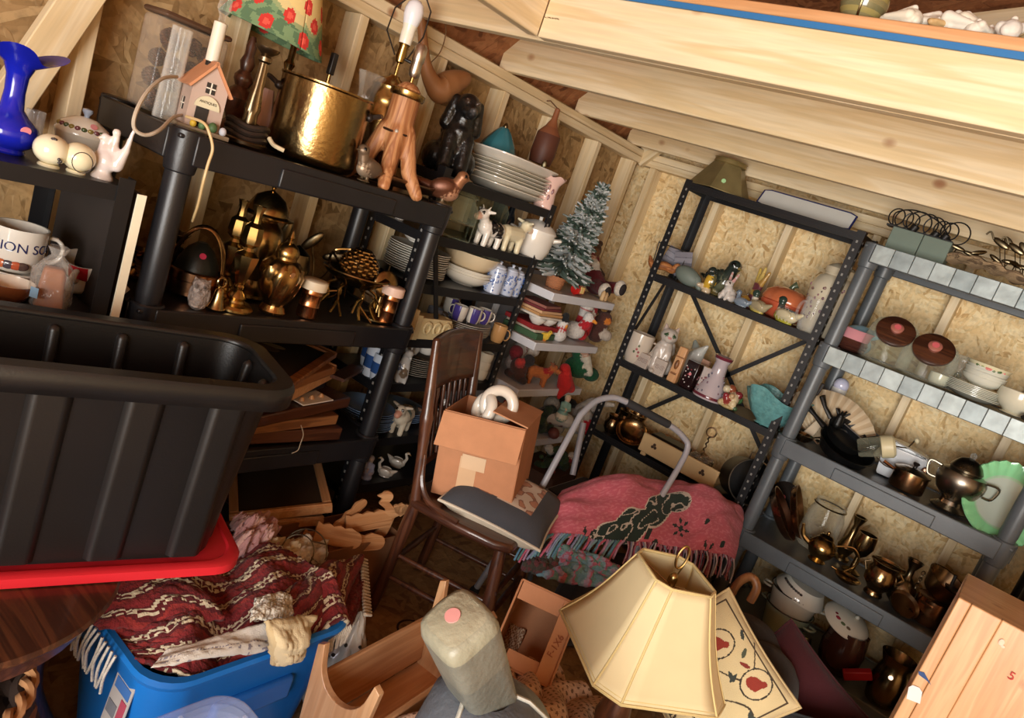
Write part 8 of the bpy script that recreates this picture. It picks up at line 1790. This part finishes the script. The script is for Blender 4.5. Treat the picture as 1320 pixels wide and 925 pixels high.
# ---- pink blanket over a heap
def hump(u,v):
    z=.40+(.235*sin(PI*min(1,.12+.88*v)*.62)**.9)*(1-.45*(2*u-1)**4)-.10*max(0,v-.7)
    z += .016*noise.noise(V((u*5,v*4,2)))+.010*sin(u*15+v*5)+.012*noise.noise(V((u*12,v*8,7)))
    return V((-1.09+.46*u-.15*v,2.10+.86*u+.44*v,z))
HG=[(proj(hump(i/40,j/40)),i/40,j/40) for i in range(41) for j in range(41)]
def onb(u,v): q=min(HG,key=lambda h: (h[0][0]-u)**2+(h[0][1]-v)**2); return q[1]*.97,q[2]*.46
flakes=[onb(*p) for p in ((876,681),(800,718),(905,720),(745,712))]; dots=[onb(*p) for p in ((912,672),(762,698),(845,699),(930,700),(845,665))]
figs=[(onb(850,655),.06,.085),(onb(815,678),.075,.07),(onb(785,690),.075,.05),(onb(868,648),.07,.05)]; cane=onb(828,704)
def pink(u,v):
    X,Y=u*.97,v*.46
    for a,b in flakes:
        dx,dy=X-a,Y-b; r=math.hypot(dx,dy); th=math.atan2(dy,dx)
        if r < .012 or (r < .048 and (abs(sin(3*th)) < .3 or (.026 < r < .038 and abs(sin(3*th)) < .62))): return '#22302c'
    if any(math.hypot(X-a,Y-b) < .013 for a,b in dots): return '#22302c'
    n_=.22*noise.noise(V((X*16,Y*16,1))); k=min(math.hypot((X-c[0])/rx,(Y-c[1])/ry) for c,rx,ry in figs)+n_
    if k < 1: return '#c2bab0' if abs(noise.noise(V((X*20,Y*20,5)))) < .045 else '#24352f'
    if k < 1.1: return '#cfc6bb'
    if abs(X-cane[0]) < .013 and abs(Y-cane[1]) < .06: return '#22302c' if int(Y*55) % 3 else '#c25f6c'
    return '#c26071' if noise.noise(V((u*60,v*60,0))) > -.15 else '#cd7684'
t=thing('pink_blanket','pink woven throw with dark green snowflakes draped over a heap by the step stool','blanket',V((0,0,0)))
MB().sheet(hump,170,220,cf=pink).build('throw','cloth',t,solid=.008,angle=180)
def strand(p,d,L_,col,r=.003):
    e=p+d*L_; return MB(col).tube(smoothpts([p,p.lerp(e,.5)+V((random.uniform(-.01,.01),random.uniform(-.01,.01),.004)),e+V((0,0,-.02))],3),r,5)
cols2=('#5c8aa3','#7fa3ad','#8d95b5','#b58aa6','#c4627a','#5f8a86')
cols=('#b98a94','#6a2a3c','#8f8fa6','#c9c2c6','#7a3046','#a85a6a')
mb=None
for k in range(64):
    p=hump(.42+.58*k/64,.02)
    strand(p+V((.003,-.003,.004)),V((.35,-.45,-.6)).normalized(),random.uniform(.06,.09),cols[k % 6]).build('fringe_strand','wool',t)
for k in range(34):
    p=hump(.42*k/34,.02)
    strand(p+V((0,-.006,.006)),V((.1,-.7,-.5)).normalized(),random.uniform(.06,.10),cols2[(k*5) % 6],.0045).build('fringe_strand','wool',t)
P=patch(az(692,742,.33),az(800,762,.33),az(712,700,.42),az(806,735,.42),bulge=(0,-.02,.04),amp=.014,seed=3)
solo(MB().sheet(P,70,40,cf=lambda u,v: ('#6f97a8','#8a9fb0','#a892b0','#b5667e','#6d938e')[int(u*31+3*noise.noise(V((u*8,v*8,1)))) % 5]),'teal_fringe_throw','wool','shaggy teal and lilac fringed throw edge below the pink blanket','blanket',V((0,0,0)),angle=180,solid=.02)
P=patch(az(672,733,.33),az(715,745,.33),az(690,704,.40),az(722,700,.42),bulge=(0,-.02,.03),amp=.016,seed=13)
solo(MB().sheet(P,40,30,cf=lambda u,v: '#4a443a' if noise.noise(V((u*14,v*14,1))) > -.05 else '#6a3a3c'),'brown_knit','wool','dark olive and burgundy knit bundle by the corner of the stool tread','blanket',V((0,0,0)),angle=180,solid=.02)
solo(MB('#2c2320').box((0,0,.18),(.20,.70,.36),top=.9),'dark_bundle','cloth','dark cloth bundle the pink blanket lies over','bundle',V((-.86,2.68,0)),R(-28),bevel=.06,seg=4)
# ---- open carton on the floor
BLc,BRc,TLc=az(630,848,.35),az(708,886,.35),az(656,738,.53)
xa_=(BRc-BLc); bw=xa_.length; xa_.normalize(); ya_=TLc-BLc; ya_=ya_-xa_*ya_.dot(xa_); bd=ya_.length; ya_.normalize(); bh=.20
t=thing('open_carton','empty tan carton lying with its open top facing up, beside the cream lamp shade','box',BLc)
t.rotation_euler=Matrix((xa_,ya_,xa_.cross(ya_))).transposed().to_euler()
for (c,d,nm) in (((bw/2,bd,-bh/2),(bw,.006,bh),'end_panel'),((bw/2,0,-bh/2),(bw,.006,bh),'end_panel'),((bw,bd/2,-bh/2),(.006,bd,bh),'side_panel'),((0,bd/2,-bh/2),(.006,bd,bh),'side_panel'),((bw/2,bd/2,-bh),(bw,bd,.006),'base_panel')): MB('#b5805c').box(c,d).build(nm,'card',t,bevel=.001)
MB('#c08a66').box((0,0,0),(bw*.94,.05,.004),T=TR((bw/2,bd-.026,-.010),(12,0,0))).build('end_flap','card',t)
MB('#c38d68').box((0,0,0),(.045,bd*.97,.004),T=TR((bw-.024,bd/2,-.006),(0,10,0))).build('side_flap','card',t)
MB('#bd8863').box((0,0,0),(bw*.6,.045,.004),T=TR((bw*.52,.025,-.010),(-14,0,0))).build('end_flap','card',t)
mb=MB('#8a3f34'); lettering(mb,'HANDCRAFTED',.032,TR((bw+.0035,bd*.42,-.15),(90,0,90)),'#93483a'); mb.build('printed_text','paper',t)
mb=MB('#8a4a34'); lettering(mb,'F-1X6',.026,TR((bw-.024,bd*.45,.0005),(0,0,80)),'#9a5a40'); mb.build('printed_text','paper',t)
mb=MB().sheet(lambda u,v: V((.01+.05*u,.05+.08*v,-bh+.012+.008*sin(u*9+v*7))),16,16,cf=lambda u,v: '#d8c4aa' if (int(u*12)+int(v*12)) % 2 else '#9a7458'); mb.build('lace_scrap','wool',t,solid=.004,angle=180)
# ---- crocheted lace spread
def lace(u,v):
    n_=sin(u*190+3*sin(v*20))*sin(v*190+2*sin(u*17)); return '#d3ae92' if n_ > -.5 else '#80604a'
def lf(u,v):
    x=-.84+.60*u; y=1.14+.62*v
    z=.35*sin(PI*min(.62,.10+.62*v))*(1-.35*abs(2*u-.9)**3)+.03*abs(sin(u*22+v*3))+.025*noise.noise(V((u*8,v*6,3)))
    return V((x+.02*sin(v*20),y,max(.03,z)))
solo(MB().sheet(lf,230,230,cf=lace),'lace_bedspread','wool','heaped cream crochet lace bedspread under the open carton and lamp','bedspread',V((0,0,0)),angle=180,solid=.01)
# ---- lamp with the cream shade
L=V((-.462,1.655,0)); zb,ztp=.585,.825
t=thing('table_lamp','lamp with large cream panelled shade in the foreground','lamp',L,math.atan2(-.62,.78))
MB('#5a3a26').box((0,0,.15),(.13,.13,.30),top=.85).build('base_block','dark_z',t,bevel=.01)
MB('#6b4a30').lathe([(.06,.30),(.05,.32),(.03,.34),(.045,.40),(.03,.48),(.02,.55),(.015,.62),(0,.62)],24).build('column','dark_z',t)
def oct_(hx_,hy_,c): return [(-hx_+c,-hy_),(hx_-c,-hy_),(hx_,-hy_+c),(hx_,hy_-c),(hx_-c,hy_),(-hx_+c,hy_),(-hx_,hy_-c),(-hx_,-hy_+c)]
lo,hi=oct_(.185,.175,.05),oct_(.085,.08,.028)
def shadep(i,f,v):  # gently bell-curved panels
    a,b=lo[i % 8],lo[(i+1) % 8]; c,d=hi[i % 8],hi[(i+1) % 8]
    k=v; bend=1-.07*sin(PI*v)
    x=((a[0]*(1-f)+b[0]*f)*(1-k)+(c[0]*(1-f)+d[0]*f)*k)*bend; y=((a[1]*(1-f)+b[1]*f)*(1-k)+(c[1]*(1-f)+d[1]*f)*k)*bend
    return V((x,y,zb+(ztp-zb)*v))
mb=MB('#cdbd95')
for i in range(8): mb.sheet(lambda u,v: shadep(i,u,v),6,12)
sh=mb.build('lamp_shade','paper',t,solid=.003,angle=20); sh['label']='cream fabric lamp shade with eight panels'
mb=MB('#cdb880')
for i in range(8): mb.tube([shadep(i,0,k/10) for k in range(11)],.0032,6)
for v in (0.0,.035,1.0): mb.tube([shadep(i,f,v) for i in range(8) for f in (0,.5)],.0042 if v in (0,1.0) else .002,6,closed=True)
mb.build('trim_braid','cloth',sh)
mb=MB('#7a6038')
for a in (45,135,225,315): mb.tube([(0,0,ztp-.035),(.098*cos(R(a)),.09*sin(R(a)),ztp-.012)],.0022,6)
mb.build('spider','brass',t)
MB('#8a6c3c').tube([(0,0,.6),(0,0,ztp-.02)],.004,8).build('rod','brass',t)
MB('#a08046').tube([(0,.014*sin(a),ztp+.012+.03*(1-cos(a))) for a in [2*PI*i/20 for i in range(20)]],.0032,7,closed=True).ell((0,0,ztp-.02),(.012,.012,.02)).build('finial','brass',t)
# ---- cushions on the right
CL=[(random.uniform(.08,.92),random.uniform(.08,.92),random.uniform(0,PI),random.choice(('#363c38','#4a4f3e','#363c38','#7a2f28'))) for _ in range(34)]
def crewel(u,v):
    if min(u,v,1-u,1-v) < .03 or .055 < min(u,v,1-u,1-v) < .07: return '#4a3c2c' if .055 < min(u,v,1-u,1-v) else '#c9b58c'
    for (cx,cy) in ((.34,.70),(.68,.36),(.72,.80),(.28,.26)):
        dx,dy=(u-cx)*1.2,v-cy; d=math.hypot(dx,dy)
        if d < .135:
            if math.hypot(dx*.8-dy*.3,dy+.01) < .06 and dx < .05: return '#8a3226'
            if math.hypot(dx-.035,dy-.045) < .03: return '#8a3226'
            if math.hypot(dx+.01,dy-.005) < .024: return '#c9a984'
            return '#cdbb92' if d < .122 else '#38322a'
    for (cx,cy,a,c) in CL:
        dx,dy=u-cx,v-cy; p,q=dx*cos(a)+dy*sin(a),-dx*sin(a)+dy*cos(a)
        if (p/.042)**2+(q/.016)**2 < 1: return c
    if abs(v-.5-.16*sin(u*9)) < .009 or abs(u-.5-.16*sin(v*9+1)) < .009: return '#43382c'
    return '#cbb98e'
A_=ad(940,768,2.28); B_=ad(1022,905,2.12); cdir=(B_-A_); mid=(A_+B_)/2
xa=cdir.normalized(); nrm=(CAM-mid).normalized(); nrm=(nrm-xa*nrm.dot(xa)).normalized(); ya=nrm.cross(xa)
def orient(o,xa,ya,nz): o.rotation_euler=Matrix((xa,ya,nz)).transposed().to_euler()
cs_=cdir.length*1.12; cen=mid-ya*(cs_*.47)
t=cushion('crewel_cushion','cream cushion embroidered with red birds and dark vines, right of the lamp',cen,(0,0,0),cs_,cs_,.10,'#cbb98e','#b7a57c','#bfa97c',crewel); orient(t,xa,ya,nrm)
m2=ad(1000,895,2.42); t=cushion('maroon_cushion','plain dark maroon velvet cushion behind the embroidered one',m2-ya*.03+V((.05,.06,-.02)),(0,0,0),.40,.40,.11,'#3c0c12','#3c0c12','#3a0d12'); orient(t,(xa+ya*.12).normalized(),(ya-xa*.12).normalized(),nrm)
m3=ad(1075,1010,2.15); t=cushion('grey_cushion','dark grey cushion low at the bottom edge before the grey unit',m3,(0,0,0),.34,.34,.10,'#2f3032','#2f3032','#2b2b2d'); orient(t,(xa*.8-ya*.6).normalized(),(ya*.8+xa*.6).normalized(),nrm)
m4=V((-.40,2.55,.22)); solo(MB('#2a211d').ell((0,0,0),(.22,.24,.22)).ell((.1,-.1,.08),(.14,.14,.14)),'dark_fabric_heap','cloth','dark brown cloth heap between the pink blanket and the grey unit','cloth',m4)
p=ad(955,748,2.72); t=thing('wooden_handle','curved reddish wooden arm end sticking up from the dark heap','chair arm',V((p.x,p.y,0)))  # curved end of a wooden handle, standing out of the heap
MB('#6a4630').tube(smoothpts([(0,0,.3),(-.01,0,p.z-.06),(.0,0,p.z),(.03,0,p.z+.035),(.06,-.0,p.z+.01),(.06,0,p.z-.05)],6),.016,10).build('arm','brown_z',t); MB('#4a3020').box((0,0,.15),(.05,.05,.30)).build('post','dark_z',t)
# ---- honey wood cupboard at the right edge
DXc,DYc,DZc=.068,2.20,.957
t=thing('pine_cupboard','honey pine cupboard side with a hanging tag in the bottom right corner','cupboard',V((DXc,DYc,0)))
for k,(x0,x1) in enumerate(((.0,.03),(.031,.10),(.1005,.62))): MB('#c99a6b').box(((x0+x1)/2,.011+(.004 if k == 2 else 0),DZc/2),(x1-x0,.022,DZc)).build('panel_board','honey_z',t,bevel=.003)
MB('#c08048').box((.31,.16,DZc-.012),(.62,.28,.02)).build('top','honey_x',t,bevel=.003)
MB('#b5753f').box((.31,.30,DZc/2),(.62,.02,DZc-.04)).build('rear_board','honey_z',t)
q=ay(1173,890,DYc-.003); MB('#ddd8d6').prism([(-.016,-.02),(.016,-.02),(.016,.012),(.008,.021),(-.008,.021),(-.016,.012)],.001,TR((q.x-DXc+.012,-.004,q.z),(90,0,0)) @ TR(rot=(0,0,14))).build('price_tag','paper',t)
q=ay(1190,871,DYc-.003); MB('#39507e').prism([(-.02,.005),(-.008,.010),(.018,-.010),(.008,-.006),(-.016,-.003)],.0012,TR((q.x-DXc+.006,-.002,q.z),(90,0,0))).build('blue_string','paper',t)
q=ay(1304,872,DYc-.003); mb=MB('#b5443f'); lettering(mb,'5',.03,TR((q.x-DXc,-.0005,q.z),(90,0,0)),'#b5443f'); mb.build('painted_mark','paper',t)
q=ay(1291,828,DYc-.003); MB('#d9c4ae').ell((0,0,0),(.006,.001,.009)).ell((.006,0,-.008),(.005,.001,.004)).build('white_mark','paper',t,(q.x-DXc,-.0005,q.z))
# stamped marks on floor and timber
p=az(532,812,.0006); o=MB('#33261c').tube([(.055*cos(a),.055*sin(a),0) for a in [2*PI*i/36 for i in range(36)]],.004,4,closed=True)
for k in range(4): o.box((-.024+.016*k,0,0),(.005,.05,.0008))
struct(o.build('floor_stamp','paper',None,p)); bpy.data.objects['floor_stamp'].scale=(1,1,.12)
bpy.context.view_layer.update()
